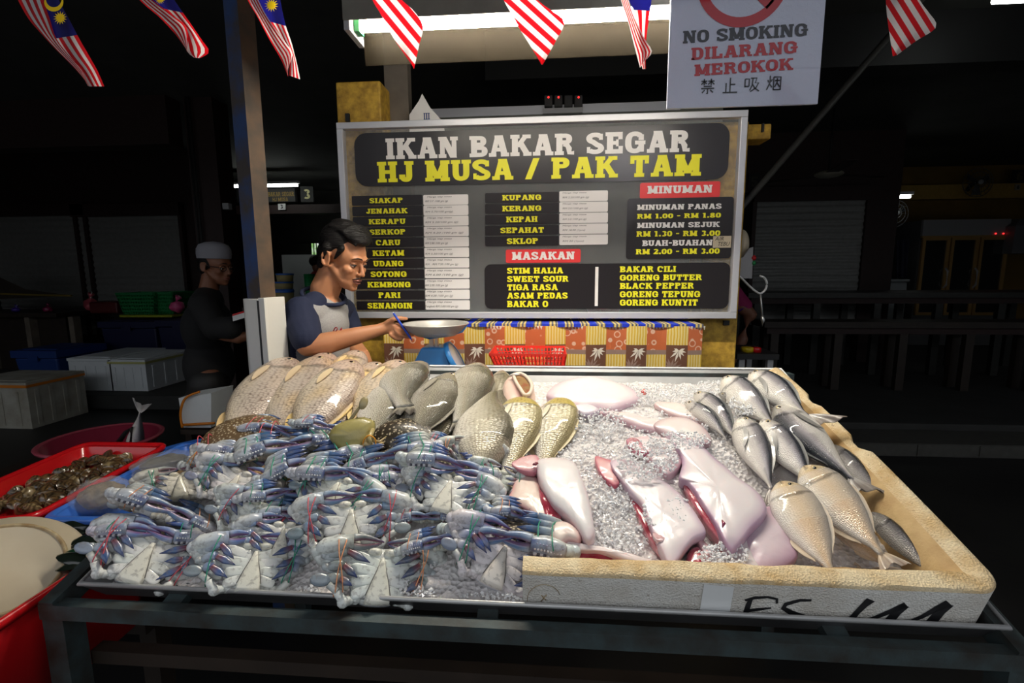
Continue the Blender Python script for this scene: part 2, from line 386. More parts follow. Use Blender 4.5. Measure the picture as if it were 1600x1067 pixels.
# ochre wall and beam behind the fridge
a, b = P(1400, 285, 9.4), P(1660, 330, 9.4)
mb = MB(); mb.box((a.x-0.2, 9.4, 0.15), (XR, 9.5, CEIL)); struct(mb.build('wall_fridge', mat('ochre_wall', (0.20,0.115,0.02), 0.7, var=0.3, vs=2), smooth=False))
a, b = P(1405, 312, 9.2), P(1650, 285, 9.2)
mb = MB(); mb.box((a.x, 9.2, a.z), (b.x, 9.38, b.z)); struct(mb.build('trim_5', mat('ochre_beam', (0.45,0.28,0.06), 0.6, var=0.2), smooth=False))

# ------------------------------------------------------------------ slab lettering, drawn stroke by stroke
PX, PY = 0.145, 0.105        # half pen: stems are heavier than bars
def arc(cx, cy, rx, ry, a0, a1, n=14, e=2.6):
    o = []
    for i in range(n+1):
        t = math.radians(a0+(a1-a0)*i/n); c, s = math.cos(t), math.sin(t)
        o.append((cx+rx*math.copysign(abs(c)**(2/e), c), cy+ry*math.copysign(abs(s)**(2/e), s)))
    return o
def rib(pts, px, py):
    out = []; k = len(pts)
    for i, p in enumerate(pts):
        a, b = pts[max(i-1, 0)], pts[min(i+1, k-1)]
        dx, dy = b[0]-a[0], b[1]-a[1]; L = math.hypot(dx, dy) or 1
        nx, ny = -dy/L*px, dx/L*py
        out.append(((p[0]+nx, p[1]+ny), (p[0]-nx, p[1]-ny)))
    return [[out[i][0], out[i][1], out[i+1][1], out[i+1][0]] for i in range(k-1)]
def glyph(ch, pen=1.0):
    """polygons of a letter in a box one unit high, and its width"""
    px, py = PX*pen, PY*pen; sw = 2*px; sh = 2*py*0.85; sf = 0.075
    R = lambda x0, y0, x1, y1: [(x0, y0), (x1, y0), (x1, y1), (x0, y1)]
    stem = lambda x, y0=0, y1=1: [R(x, y0, x+sw, y1)]
    def ser(x, top=None, w=sw):
        o = []
        if top in (None, 1): o.append(R(x-sf, 1-sh, x+w+sf, 1))
        if top in (None, 0): o.append(R(x-sf, 0, x+w+sf, sh))
        return o
    def diag(x0, y0, x1, y1, w): return [[(x0-w/2, y0), (x0+w/2, y0), (x1+w/2, y1), (x1-w/2, y1)]]
    x = sf
    if ch == 'I': return stem(x)+ser(x), sw+2*sf
    if ch == 'L': return stem(x)+ser(x)+[R(x, 0, 0.78, 2*py), R(0.78-sw*0.8, 0, 0.78, 0.38)], 0.80
    if ch == 'E' or ch == 'F':
        g = stem(x)+ser(x)+[R(x, 1-2*py, 0.80, 1), R(0.80-sw*0.7, 0.66, 0.80, 1), R(x, 0.5-py*0.8, 0.58, 0.5+py*0.8), R(0.50, 0.34, 0.62, 0.66)]
        if ch == 'E': g += [R(x, 0, 0.82, 2*py), R(0.82-sw*0.7, 0, 0.82, 0.35)]
        return g, 0.86
    if ch == 'T': return stem(0.43-px)+ser(0.43-px, 0)+[R(0.02, 1-2*py, 0.84, 1), R(0.02, 0.62, 0.02+sw*0.62, 1), R(0.84-sw*0.62, 0.62, 0.84, 1)], 0.86
    if ch == 'H':
        r = 0.96-sf-sw
        return stem(x)+ser(x)+stem(r)+ser(r)+[R(x, 0.5-py*0.85, r+sw, 0.5+py*0.85)], 0.96
    if ch == 'N':
        r = 0.96-sf-sw*0.8
        return [R(x, 0, x+sw*0.8, 1), R(r, 0, r+sw*0.8, 1), R(x-sf, 0, x+sw*0.8+sf, sh), R(r-sf, 1-sh, r+sw*0.8+sf, 1), R(x-sf, 1-sh, x+sw*0.6, 1)]+diag(x+sw*0.55, 1, r+sw*0.3, 0, sw*1.15), 0.98
    if ch == 'M':
        r = 1.16-sf-sw
        return stem(x)+ser(x)+stem(r)+ser(r)+diag(x+sw*0.45, 1, 0.58, 0.12, sw)+diag(r+sw*0.55, 1, 0.58, 0.12, sw), 1.16
    if ch == 'W':
        return diag(0.16, 1, 0.36, 0, sw)+diag(0.60, 0.95, 0.36, 0, sw*0.8)+diag(0.60, 0.95, 0.84, 0, sw)+diag(1.05, 1, 0.84, 0, sw*0.8)+[R(0, 1-sh, 0.38, 1), R(0.45, 1-sh, 0.75, 1), R(0.9, 1-sh, 1.2, 1)], 1.2
    if ch == 'A':
        return diag(0.20, 0, 0.46, 1, sw*0.85)+diag(0.80, 0, 0.54, 1, sw*1.1)+[R(0.26, 0.24, 0.74, 0.24+1.7*py), R(0.02, 0, 0.38, sh), R(0.60, 0, 1.0, sh), R(0.30, 1-sh, 0.66, 1)], 1.0
    if ch == 'K':
        return stem(x)+ser(x)+diag(x+sw*0.9, 0.42, 0.78, 1, sw*0.95)+diag(0.48, 0.62, 0.86, 0, sw*1.1)+[R(0.58, 1-sh, 0.98, 1), R(0.62, 0, 1.02, sh)], 1.0
    if ch == 'Y':
        return stem(0.46-px, 0, 0.5)+ser(0.46-px, 0)+diag(0.46, 0.36, 0.18, 1, sw)+diag(0.46, 0.36, 0.76, 1, sw*0.9)+[R(0, 1-sh, 0.38, 1), R(0.56, 1-sh, 0.94, 1)], 0.94
    if ch == 'O' or ch == '0':
        wd = 0.88 if ch == 'O' else 0.78
        return rib(arc(wd/2, 0.5, wd/2-px, 0.5-py, 0, 360, 32), px, py), wd
    if ch == 'C' or ch == 'G':
        g = rib(arc(0.45, 0.5, 0.45-px, 0.5-py, 42, 318 if ch == 'C' else 330, 24), px, py)+[R(0.62, 0.60, 0.86, 0.86)]
        if ch == 'G': g += [R(0.62, 0.06, 0.62+sw*0.9, 0.46), R(0.46, 0.40, 0.94, 0.40+sh)]
        return g, 0.94 if ch == 'G' else 0.90
    if ch == 'U':
        r = 0.94-sf-sw
        path = [(x+px, 1), (x+px, 0.5)]+arc(0.47, 0.42, 0.47-x-px, 0.42-py, 180, 360, 16)+[(r+px, 0.5), (r+px, 1)]
        return rib(path, px, py)+ser(x, 1)+ser(r, 1), 0.94
    if ch == 'J':
        r = 0.72-sf-sw
        return rib([(r+px, 1), (r+px, 0.5)]+arc(0.34, 0.34, r+px-0.34, 0.34-py, 0, -150, 14), px, py)+ser(r, 1)+[R(0.02, 0.14, 0.02+sw, 0.36)], 0.72
    if ch == 'D':
        path = [(x+px, 1-py), (0.45, 1-py)]+arc(0.42, 0.5, 0.44-px, 0.5-py, 90, -90, 18)+[(x+px, py)]
        return stem(x)+rib(path, px, py)+[R(0, 1-sh, 0.3, 1), R(0, 0, 0.3, sh)], 0.88
    if ch in 'BPR':
        top = [(x+px, 1-py), (0.5, 1-py)]+arc(0.48, 0.74, 0.34-px, 0.26-py, 90, -90, 12)+[(x+px, 0.48+py)]
        g = stem(x)+rib(top, px, py*0.95)+[R(0, 1-sh, 0.3, 1), R(0, 0, x+sw+(0.07 if ch != 'B' else 0), sh)]
        if ch == 'B': g += rib([(x+px, 0.54-py), (0.5, 0.54-py)]+arc(0.50, 0.27, 0.38-px, 0.27-py, 90, -90, 12)+[(x+px, py)], px, py*0.95)
        if ch == 'R': g += rib([(0.42, 0.50), (0.60, 0.44), (0.68, 0.30), (0.70, py*0.9), (0.92, py*0.9)], px*0.95, py*0.85)
        return g, 0.86 if ch != 'R' else 0.94
    if ch == 'S':
        path = arc(0.42, 0.73, 0.42-px, 0.27-py, 28, 250, 14, 2.2)+arc(0.42, 0.27, 0.42-px*0.95, 0.27-py, 70, -152, 14, 2.2)
        return rib(path, px, py)+[R(0.60, 0.66, 0.78, 0.94), R(0.04, 0.06, 0.20, 0.34)], 0.84
    if ch == '1': return stem(0.18)+ser(0.18, 0)+[R(0.03, 1-sh*1.1, 0.3, 1-sh*0.1)], 0.62
    if ch == '2': return rib(arc(0.38, 0.72, 0.38-px, 0.28-py, 160, -30, 14, 2.2)+[(0.40, 0.36), (0.14, py)], px, py)+[R(0.02, 0, 0.76, 2*py), R(0.6, 0, 0.76, 0.32)], 0.78
    if ch == '3': return rib(arc(0.38, 0.75, 0.36-px, 0.25-py, 150, -80, 12, 2.2), px, py)+rib(arc(0.38, 0.27, 0.38-px, 0.27-py, 85, -150, 14, 2.2), px, py), 0.78
    if ch == '5': return rib(arc(0.38, 0.32, 0.38-px, 0.32-py, 120, -150, 16, 2.2), px, py)+[R(0.1, 0.46, 0.1+sw*0.8, 1), R(0.1, 1-2*py, 0.72, 1)], 0.78
    if ch == '6': return rib(arc(0.40, 0.32, 0.38-px, 0.32-py, 0, 360, 22, 2.2), px, py)+rib([(0.66, 0.88), (0.45, 0.88), (0.22, 0.72), (0.02+px, 0.34)], px, py), 0.80
    if ch == '8': return rib(arc(0.40, 0.75, 0.35-px, 0.25-py, 0, 360, 20, 2.2), px, py)+rib(arc(0.40, 0.27, 0.40-px, 0.27-py, 0, 360, 20, 2.2), px, py), 0.80
    if ch == '.': return [R(0.04, 0, 0.04+sw, sw)], 0.36
    if ch == '-': return [R(0.04, 0.40, 0.50, 0.40+2*py)], 0.54
    if ch == '/': return diag(0.14, 0, 0.52, 1, sw), 0.66
    if ch == '&': return rib(arc(0.38, 0.75, 0.26-px*.6, 0.25-py, 0, 360, 16, 2), px*.8, py)+rib(arc(0.36, 0.27, 0.36-px, 0.27-py, 20, 330, 16, 2), px, py), 0.8
    return [], 0.42
def letters(txt, gap=0.06, pen=1.0):
    polys, x = [], 0
    for ch in txt:
        g, wd = glyph(ch, pen)
        polys += [[(a+x, b) for a, b in q] for q in g]; x += wd+gap
    return polys, x-gap
def put_text(mb, txt, o, ex, ey, wd, ht, m=0, pen=1.0, cols=None):
    """text in the box with corner o, unit directions ex, ey, size wd x ht"""
    polys, tot = letters(txt, pen=pen)
    nn = ex.cross(ey).normalized()
    for k, q in enumerate(polys):
        mb.poly([o+ex*(a/tot*wd)+ey*(b*ht)+nn*(2e-5*(k % 23)) for a, b in q], m)
def hand_text(mb, txt, o, ex, ey, wd, ht, m=0):
    cu = bpy.data.curves.new('t', 'FONT'); cu.body = txt; cu.shear = 0.25; cu.resolution_u = 2
    ob = bpy.data.objects.new('t', cu); me = ob.to_mesh()
    xs = [p.co.x for p in me.vertices]; ysv = [p.co.y for p in me.vertices]
    if xs:
        x0, x1, y0, y1 = min(xs), max(xs), min(ysv), max(ysv)
        base = len(mb.v)
        for p in me.vertices: mb.vert(o+ex*((p.co.x-x0)/(x1-x0)*wd)+ey*((p.co.y-y0)/(y1-y0)*ht))
        for f in me.polygons: mb.face([base+i for i in f.vertices], m)
    ob.to_mesh_clear(); bpy.data.objects.remove(ob); bpy.data.curves.remove(cu)
EX, EZ = V((1,0,0)), V((0,0,1))
def rrect(x0, z0, x1, z1, r, n=6):
    o = []
    for cx, cz, a0 in ((x1-r, z0+r, -90), (x1-r, z1-r, 0), (x0+r, z1-r, 90), (x0+r, z0+r, 180)):
        for i in range(n+1):
            t = math.radians(a0+90*i/n); o.append((cx+r*math.cos(t), cz+r*math.sin(t)))
    return o
def plate(mb, pts, y0, y1, m=0, mback=None):
    """extrude an x-z outline (counter-clockwise seen from -y) between depths y0 (front) and y1"""
    a = [mb.vert((x, y0, z)) for x, z in pts]; b = [mb.vert((x, y1, z)) for x, z in pts]
    mb.face(a, m); mb.face(b[::-1], m); k = len(pts)
    for i in range(k): mb.face((a[i], b[i], b[(i+1) % k], a[(i+1) % k]), m)

# ------------------------------------------------------------------ the menu board
SY = 2.25
sgn = lambda u, v: (lambda p: (p.x, p.z))(P(u, v, SY))
bl, tr = sgn(543, 496.5), sgn(1165.5, 170.5); tl = sgn(528.5, 196)
bx0, bz0, bx1, bz1 = (tl[0]+bl[0])/2, bl[1], sgn(1167, 172)[0]*0.5+sgn(1148.5, 498)[0]*0.5, tr[1]*0.5+tl[1]*0.5
board = thing('menu_board', 'large framed glass menu board with black stickers and yellow lettering', 'sign', ((bx0+bx1)/2, SY, bz0))
mb = MB(); fw = 0.028; d = 0.018
for a, b in (((bx0,bz0),(bx1,bz0+fw)),((bx0,bz1-fw),(bx1,bz1)),((bx0,bz0+fw),(bx0+fw,bz1-fw)),((bx1-fw,bz0+fw),(bx1,bz1-fw))):
    mb.box((a[0], SY-d, a[1]), (b[0], SY+d, b[1]))
bevel(mb.build('frame', M['alu'], board, False, True), 0.002)
mb = MB(); mb.box((bx0+fw*0.8, SY-0.003, bz0+fw*0.8), (bx1-fw*0.8, SY+0.003, bz1-fw*0.8)); mb.build('glass_pane', M['glass'], board, False, True)
yst = SY-0.0045
def sticker(name, u0, v0, u1, v1, r, material, label=None, parent=None, dy=0):
    """u0,v0 = top left, u1,v1 = bottom right in photograph pixels"""
    x0, z1 = sgn(u0, v0); x1, z0 = sgn(u1, v1)
    mb = MB(); plate(mb, rrect(x0, z0, x1, z1, r), yst-dy, SY-0.003)
    return mb.build(name, material, parent or board, False, True, label=label)
def line_words(parent, txt, u0, v0, u1, v1, material):
    x0, z0 = sgn(u0, v1); x1, z1 = sgn(u1, v0); polys, tot = letters(txt); x = 0; k = (x1-x0)/tot; ks = z1-z0; mb = MB(); i = 0
    for ch in txt+' ':
        if ch == ' ':
            if mb.v: mb.build('lettering', material, parent, False, True); mb = MB()
            x += .42+.06; continue
        g, wd = glyph(ch)
        for q in g: i += 1; mb.poly([V((x0+(a+x)*k, yst-.0012-2e-5*(i % 23), z0+b*ks)) for a, b in q])
        x += wd+.06
def line(parent, txt, u0, v0, u1, v1, material, dy=0.0012, name='lettering', pen=1.0):
    """v0 = cap line, v1 = base line"""
    x0, z0 = sgn(u0, v1); x1, z1 = sgn(u1, v0)
    mb = MB(); put_text(mb, txt, V((x0, yst-dy, z0)), EX, EZ, x1-x0, z1-z0, pen=pen)
    return mb.build(name, material, parent, False, True)
hd = sticker('header_sticker', 553, 209, 1136, 280, 0.055, M['black_vinyl'])
line_words(hd, 'IKAN BAKAR SEGAR', 604, 203.5, 1079, 249.5, M['white_vinyl'])
line_words(hd, 'HJ MUSA / PAK TAM', 591, 241, 1096, 285.5, M['yellow_vinyl'])
fish_names = ['SIAKAP','JENAHAK','KERAPU','SERKOP','CARU','KETAM','UDANG','SOTONG','KEMBONG','PARI','SENANGIN']
spans = [(578,630),(573,637),(577,634),(578,634),(588,626),(583,632),(584,631),(580,636),(575,642),(592,626),(575,645)]
for i, (nme, sp) in enumerate(zip(fish_names, spans)):
    v0 = 306.5+16.4*i; ul = 550+0.75*i
    st = sticker('name_sticker', ul, v0, 660.5+0.4*i, v0+13.5, 0.006, M['black_vinyl'])
    line(st, nme, sp[0], v0+2.4, sp[1], v0+11.4, M['yellow_vinyl'])
    ps = sticker('price_sticker', 661.5+0.35*i, v0-1.5, 732+0.25*i, v0+13.2, 0.006, M['white_vinyl'])
    ik = M['ink'] if i == 0 else M['faint_ink']; hm = MB()
    def hl(t, ua, va, ub, vb):
        x0, z0 = sgn(ua, vb); x1, z1 = sgn(ub, va); hand_text(hm, t, V((x0, yst-0.0012, z0)), EX, EZ, x1-x0, z1-z0)
    hl('Harga tiap masa', 668, v0-0.5, 706, v0+3.2)
    hl(['RM 3.7  /100 gm (g)','RM 5.70/100 gm(g)','RM 5.20/100 gm (g)','RM 4.20 /100 gm (g)','RM 2.80 /100 gm (g)','RM 5.50/100 gm (g)','RM   /RM 7.50 /100 gm (g)','RM 6.00 /100 gm (g)','RM 2.00 /100 gm (g)','RM 4.20 /100 gm (g)','Tengkok RM 5.00/100 gm (g)'][i], 665, v0+6.2, 700+(i % 4)*8, v0+10.5)
    hm.build('handwriting', ik, ps, False, True)
right = ['KUPANG','KERANG','KEPAH','SEPAHAT','SKLOP']; rsp = [(785,846),(785,846),(791,840),(782,850),(792,841)]
for i, (nme, sp) in enumerate(zip(right, rsp)):
    v0 = 302+17*i
    st = sticker('name_sticker', 758, v0, 873, v0+13.5, 0.006, M['black_vinyl'])
    line(st, nme, sp[0], v0+2, sp[1], v0+11.5, M['yellow_vinyl'])
    ps = sticker('price_sticker', 874, v0-3, 949.5, v0+12, 0.006, M['white_vinyl']); hm = MB()
    hl2 = lambda t, ua, va, ub, vb: hand_text(hm, t, V((sgn(ua, vb)[0], yst-0.0012, sgn(ua, vb)[1])), EX, EZ, sgn(ub, vb)[0]-sgn(ua, vb)[0], sgn(ua, va)[1]-sgn(ua, vb)[1])
    hl2('Harga tiap masa', 879, v0-1.5, 916, v0+1.5); hl2(['RM 2.20/100 gm (g)','RM 2.0 /100 gm (g)','RM 2.0 /100 gm (g)','RM 18.00 (1pcs)','RM 20 (1pcs)'][i], 879, v0+5.5, 912+(4-i)*2, v0+9)
    hm.build('handwriting', M['faint_ink'], ps, False, True)
st = sticker('heading_sticker', 790.5, 390, 907, 410, 0.008, M['red_vinyl'], 'red heading sticker'); line(st, 'MASAKAN', 800, 393, 898, 406, M['white_vinyl'])
st = sticker('heading_sticker', 1000, 286, 1124, 308, 0.008, M['red_vinyl'], 'red heading sticker'); line(st, 'MINUMAN', 1011, 289, 1113, 303, M['white_vinyl'])
st = sticker('drinks_sticker', 980, 310.5, 1141, 403.5, 0.014, M['black_vinyl'])
for t, u0, v0, u1, v1, mt in (('MINUMAN PANAS',995,318,1127,328.5,'white_vinyl'),('RM 1.00 - RM 1.80',995,332.5,1126,342,'yellow_vinyl'),('MINUMAN SEJUK',995,346.5,1124,356.5,'white_vinyl'),
        ('RM 1.30 - RM 3.00',994,360,1125,370,'yellow_vinyl'),('BUAH-BUAHAN',1003,374.5,1113,384.5,'white_vinyl'),('RM 2.00 - RM 3.00',993,388,1124,397.5,'yellow_vinyl')):
    line(st, t, u0, v0, u1, v1, M[mt])
nt = sticker('paper_note', 1114, 369, 1141, 387, 0.001, M['cream'], 'small white paper note', dy=0.0015)
hm = MB(); hand_text(hm, 'AIR', V((*[sgn(1116, 376)[0], yst-0.003], sgn(1116, 376)[1])), EX, EZ, 0.038, 0.016)
hand_text(hm, 'TEBU', V((sgn(1121, 384.5)[0], yst-0.003, sgn(1121, 384.5)[1])), EX, EZ, 0.05, 0.018); hm.build('handwriting', M['ink'], nt, False, True)
st = sticker('dishes_sticker', 757, 413, 1137, 482, 0.03, M['black_vinyl'])
mb = MB(); x0, z0 = sgn(929, 478); x1, z1 = sgn(935, 417); mb.box((x0, yst-0.0012, z0), (x1, yst, z1)); mb.build('divider', M['white_vinyl'], st, False, True)
for i, (a, ua, b, ub) in enumerate((('STIM HALIA',880,'BAKAR CILI',1056),('SWEET SOUR',888.5,'GORENG BUTTER',1096.5),('TIGA RASA',871.5,'BLACK PEPPER',1084),('ASAM PEDAS',887,'GORENG TEPUNG',1094),('BAKAR O',856.5,'GORENG KUNYIT',1090))):
    v0 = 417.8+13*i
    line(st, a, 792.5, v0, ua, v0+9.8, M['yellow_vinyl']); line(st, b, 968, v0-2.3, ub, v0+7.6, M['yellow_vinyl'])
# ------------------------------------------------------------------ pillars the board hangs on, partition behind
def pillar(name, label, u0, u1, y, depth, z0, z1, material, cat='pillar'):
    a, b = P(u0, 450, y), P(u1, 450, y)
    t = thing(name, label, cat, ((a.x+b.x)/2, y+depth/2, z0))
    mb = MB(); mb.box((a.x, y, z0), (b.x, y+depth, z1)); bevel(mb.build('shaft', material, t, False, True), 0.008)
    return t
zt = P(560, 128, 2.32).z
t = pillar('yellow_pillar', 'yellow concrete pillar behind the left end of the menu board', 541, 607, 2.31, 0.22, 0, zt, M['yellow_wall'])
mb = MB(); a = P(543, 190, 2.30); mb.box((a.x-0.008, 2.295, a.z), (a.x+0.010, 2.31, a.z+0.035)); mb.build('bracket', M['black'], t, False, True)
t = pillar('yellow_pillar', 'yellow concrete pillar behind the right end of the menu board', 1096, 1156, 2.31, 0.22, 0, P(1130, 190, 2.31).z, M['yellow_wall'])
mb = MB(); a = P(1134, 504, 2.305); mb.box((a.x-0.012, 2.296, a.z-0.012), (a.x+0.014, 2.31, a.z+0.01)); mb.build('bracket', M['black'], t, False, True)
a, b = P(605, 500, 2.46), P(640, 200, 2.46); 
tag(mb := thing('wooden_post', 'weathered wooden post rising beside the left yellow pillar', 'post', ((a.x+b.x)/2, 2.48, 0)))
o = MB(); o.box((P(604,160,2.46).x, 2.44, 0), (P(640,160,2.46).x, 2.50, P(620,150,2.46).z+0.3)); o.build('shaft', M['wood_grey'], mb, False, True)
# white printed cloth hung behind the top of the board
t = thing('white_cloth', 'white cloth hung up behind the top left of the menu board', 'cloth', tuple(P(665, 250, 2.42)))
pts = [P(u, v, 2.42) for u, v in ((641,260),(640,180),(655,158),(660,147),(672,168),(692,190),(705,260))]
mb = MB(); plate(mb, [(p.x, p.z) for p in pts][::-1], 2.415, 2.425); mb.build('sheet', M['white_vinyl'], t, False, True)
mb = MB(); put_text(mb, 'III', P(662, 187, 2.414), EX, EZ, 0.03, 0.03, pen=0.7); mb.build('print', M['navy_plastic'], t, False, True)
# grey partition
a, b = P(640, 300, 3.1), P(1130, 168, 3.1)
mb = MB(); mb.box((a.x, 3.1, 0), (b.x, 3.14, P(900, 172, 3.1).z)); struct(mb.build('wall_partition', mat('partition_board', srgb(112,114,104), 0.6, col2=srgb(76,80,78), vs=2.5), smooth=False))
mb = MB(); mb.box((a.x, 3.085, P(900,178,3.1).z), (b.x-0.25, 3.1, P(900, 164, 3.1).z)); struct(mb.build('trim_6', M['alu'], smooth=False))
# extension socket on the partition
p = P(880, 162, 3.07); t = thing('socket_strip', 'black multi-way socket strip with red lamps above the menu board', 'socket', tuple(p))
for i in range(4):
    q = P(857+15.5*i, 161, 3.07); mb = MB(); mb.box((q.x-0.024, 3.04, q.z-0.03), (q.x+0.024, 3.085, q.z+0.035)); s_ = bevel(mb.build('plug', M['black'], t, False, True), 0.004)
    if i != 2: mb = MB(); mb.ell((q.x, 3.038, q.z+0.022), 0.006, nu=8, nv=6); mb.build('lamp', M['red_led'], s_, True, True)
mb = MB(); q0, q1 = P(848, 171, 3.07), P(910, 171, 3.07); mb.box((q0.x, 3.05, q0.z-0.03), (q1.x, 3.085, q0.z)); mb.build('base', M['grey_plastic'], t, False, True)
p0, p1 = P(851, 172, 2.91), P(851, 190, 2.91)
# ------------------------------------------------------------------ stall lamp
LY = 1.60
a, b = P(556, 40, LY), P(1215, 10, LY); zl = P(760, 33, LY).z
lamp = thing('fluorescent_lamp', 'lit fluorescent batten lamp hanging above the fish display', 'lamp', ((a.x+b.x)/2, LY, zl+0.1))
mb = MB(); mb.tube([(a.x+0.02, LY, zl), (b.x-0.02, LY, zl)], 0.016, n=12); mb.build('tube', M['tube'], lamp, True, True)
mb = MB(); mb.box((a.x-0.02, LY-0.05, zl+0.028), (b.x+0.02, LY+0.06, zl+0.085)); mb.box((a.x-0.02, LY-0.054, zl-0.004), (b.x+0.02, LY-0.05, zl+0.085)); bevel(mb.build('housing', mat('lamp_housing', srgb(120,118,108), 0.5, var=0.35, vs=8), lamp, False, True), 0.004)
mb = MB(); mb.hexa([(a.x, LY+0.07, zl-0.085), (b.x, LY+0.07, zl-0.085), (b.x, LY+0.074, zl-0.085), (a.x, LY+0.074, zl-0.085), (a.x, LY+0.056, zl+0.03), (b.x, LY+0.056, zl+0.03), (b.x, LY+0.06, zl+0.03), (a.x, LY+0.06, zl+0.03)])
mb.build('side_panel', M['acrylic'], lamp, False, True)
for x in (a.x, b.x):
    mb = MB(); mb.box((x-0.02, LY-0.05, zl-0.03), (x+0.0, LY+0.075, zl+0.09)); e = bevel(mb.build('end_cap', M['grey_plastic'], lamp, False, True), 0.003)
mb = MB(); mb.box((a.x+0.001, LY-0.02, zl-0.02), (a.x+0.018, LY+0.02, zl+0.02)); mb.build('tube_holder', M['green_plastic'], lamp, False, True)
mb = MB()
for x in (a.x+0.2, b.x-0.2): mb.tube([(x, LY, zl+0.085), (x, LY, CEIL)], 0.004, n=6)
mb.build('hanger', M['black'], lamp, True, True)
# ------------------------------------------------------------------ no smoking plate
NY = 1.38
p = P(1163, 168, NY); plate_t = thing('no_smoking_sign', 'white no smoking sign wrapped in clear film, hanging top right of the board', 'sign', tuple(p))
x0, x1 = (P(1044, 60, NY).x+P(1043, 172, NY).x)/2, P(1282, 90, NY).x; z0, z1 = P(1160, 166.5, NY).z, P(1160, 166.5, NY).z+0.62
mb = MB(); mb.box((x0, NY-0.004, z0), (x1, NY+0.004, z1)); q = NT('filmed_white_board')
q.set(Base_Color=srgb(205,210,232), Roughness=0.35, Coat_Weight=0.6, Coat_Roughness=0.05)
nn = q.noise(16, 6, None, 0.7); q.bump(nn, 0.35, 0.01); mb.build('board', q.m, plate_t, False, True)
yn = NY-0.0052
def nline(txt, u0, v0a, u1, v1a, material, pen=1.0):
    # baseline runs from (u0, v0a) to (u1, v1a); cap height given by the last number of v tuples
    a_, b_ = P(u0, v0a[0], yn), P(u1, v1a[0], yn); h_ = (P(u0, v0a[1], yn)-a_).length
    ex = (b_-a_); L = ex.length; ex.normalize(); ez = EX.cross(EZ)*0+V((-ex.z, 0, ex.x))
    mb = MB(); put_text(mb, txt, a_, ex, ez, L, h_, pen=pen); return mb.build('lettering', material, plate_t, False, True)
NK = mat('navy_black_print', srgb(20,22,38), 0.4, coat=0.4); NR = mat('red_print', srgb(196,16,40), 0.4, coat=0.4)
nline('NO SMOKING', 1067, (68, 48.5), 1262, (56, 0), NK, 0.92)
nline('DILARANG', 1080, (94, 75), 1246, (83, 0), NR, 0.92)
nline('MEROKOK', 1085, (119, 101), 1239, (109, 0), NR, 0.92)
def hanzi(strokes, u, v, s):
    o_ = P(u, v, yn); k = s/pxm(o_); mb = MB()
    for st_ in strokes:
        for qd in rib(st_, 0.045, 0.045): mb.poly([o_+EX*(x*k)+EZ*(y*k) for x, y in qd])
    mb.build('lettering', NK, plate_t, False, True)
hz = [
 [[(.05,.84),(.45,.84)],[(.25,1),(.25,.58)],[(.25,.82),(.05,.62)],[(.25,.82),(.43,.66)],[(.52,.84),(.95,.84)],[(.73,1),(.73,.58)],[(.73,.82),(.52,.62)],[(.73,.82),(.95,.62)],[(.22,.50),(.78,.50)],[(.05,.36),(.95,.36)],[(.5,.36),(.5,0),(.4,.04)],[(.3,.26),(.12,.06)],[(.68,.26),(.88,.08)]],
 [[(.5,1),(.5,.02)],[(.5,.55),(.85,.55)],[(.22,.66),(.22,.02)],[(0,.02),(1,.02)]],
 [[(.02,.85),(.02,.30)],[(.02,.85),(.30,.85),(.30,.36)],[(.02,.36),(.30,.36)],[(.40,.90),(.82,.90),(.72,.58),(.95,.58),(.78,.25),(.40,0)],[(.55,.90),(.52,.45),(.36,.08)],[(.52,.50),(.72,.22),(1,.02)]],
 [[(.08,.72),(.14,.55)],[(.38,.76),(.30,.60)],[(.24,1),(.24,.55),(.02,.05)],[(.24,.42),(.38,.22)],[(.48,.90),(.48,.02)],[(.48,.90),(.96,.90),(.96,.02)],[(.48,.06),(.96,.06)],[(.56,.66),(.90,.66)],[(.72,.82),(.72,.56),(.56,.22)],[(.72,.50),(.90,.24)]]]
for st_, u in zip(hz, (1094, 1129, 1163, 1197)): hanzi(st_, u, 147-(u-1094)*0.05, 22)
c = P(1161, -34, yn); k = 1/pxm(c); mb = MB()
for i in range(48):
    t0, t1 = 2*math.pi*i/48, 2*math.pi*(i+1)/48
    mb.poly([c+V((r*k*math.cos(t), 0, r*k*math.sin(t))) for r, t in ((56,t0),(71,t0),(71,t1),(56,t1))])
for qd in rib([(-0.68,0.62),(0.68,-0.62)], 0.12, 0.12): mb.poly([c+V((x*65*k, 0, y*65*k)) for x, y in qd])
mb.build('prohibition_ring', NR, plate_t, False, True)
mb = MB()
for x in (x0+0.05, x1-0.05): mb.tube([(x, NY, z1-0.02), (x, NY, CEIL)], 0.002, n=6)
mb.build('hanging_wire', M['black'], plate_t, True, True)
# ------------------------------------------------------------------ table frame, tray, foam box
TH = 0.055
def wt(x, s, h): return tw(x, s, h)
W = TXR-TXL
tray = thing('display_tray', 'wide shallow stainless steel tray tilted towards the viewer, holding ice and seafood', 'tray', tuple(tw(W/2, TLEN/2, -TH)))
mb = MB(); t = 0.0025; e = 0.02
def slabq(a, b, c, d, off):  # a thin sheet between four corners, thickened along off
    mb.hexa([a, b, c, d, a+off, b+off, c+off, d+off])
slabq(wt(e,e,-TH), wt(W-e,e,-TH), wt(W-e,TLEN-e,-TH), wt(e,TLEN-e,-TH), -TN*t)
mb.build('tray_bottom', M['steel'], tray, False, True)
mb = MB(); slabq(wt(0,0,0), wt(W,0,0), wt(W-e,e,-TH), wt(e,e,-TH), -TS*t); mb.build('front_wall', M['tray_front'], tray, False, True)
mb = MB(); slabq(wt(0,TLEN,0.0), wt(W,TLEN,0.0), wt(W-e,TLEN-.075,-TH), wt(e,TLEN-.075,-TH), TS*t); mb.build('back_wall', M['steel'], tray, False, True)
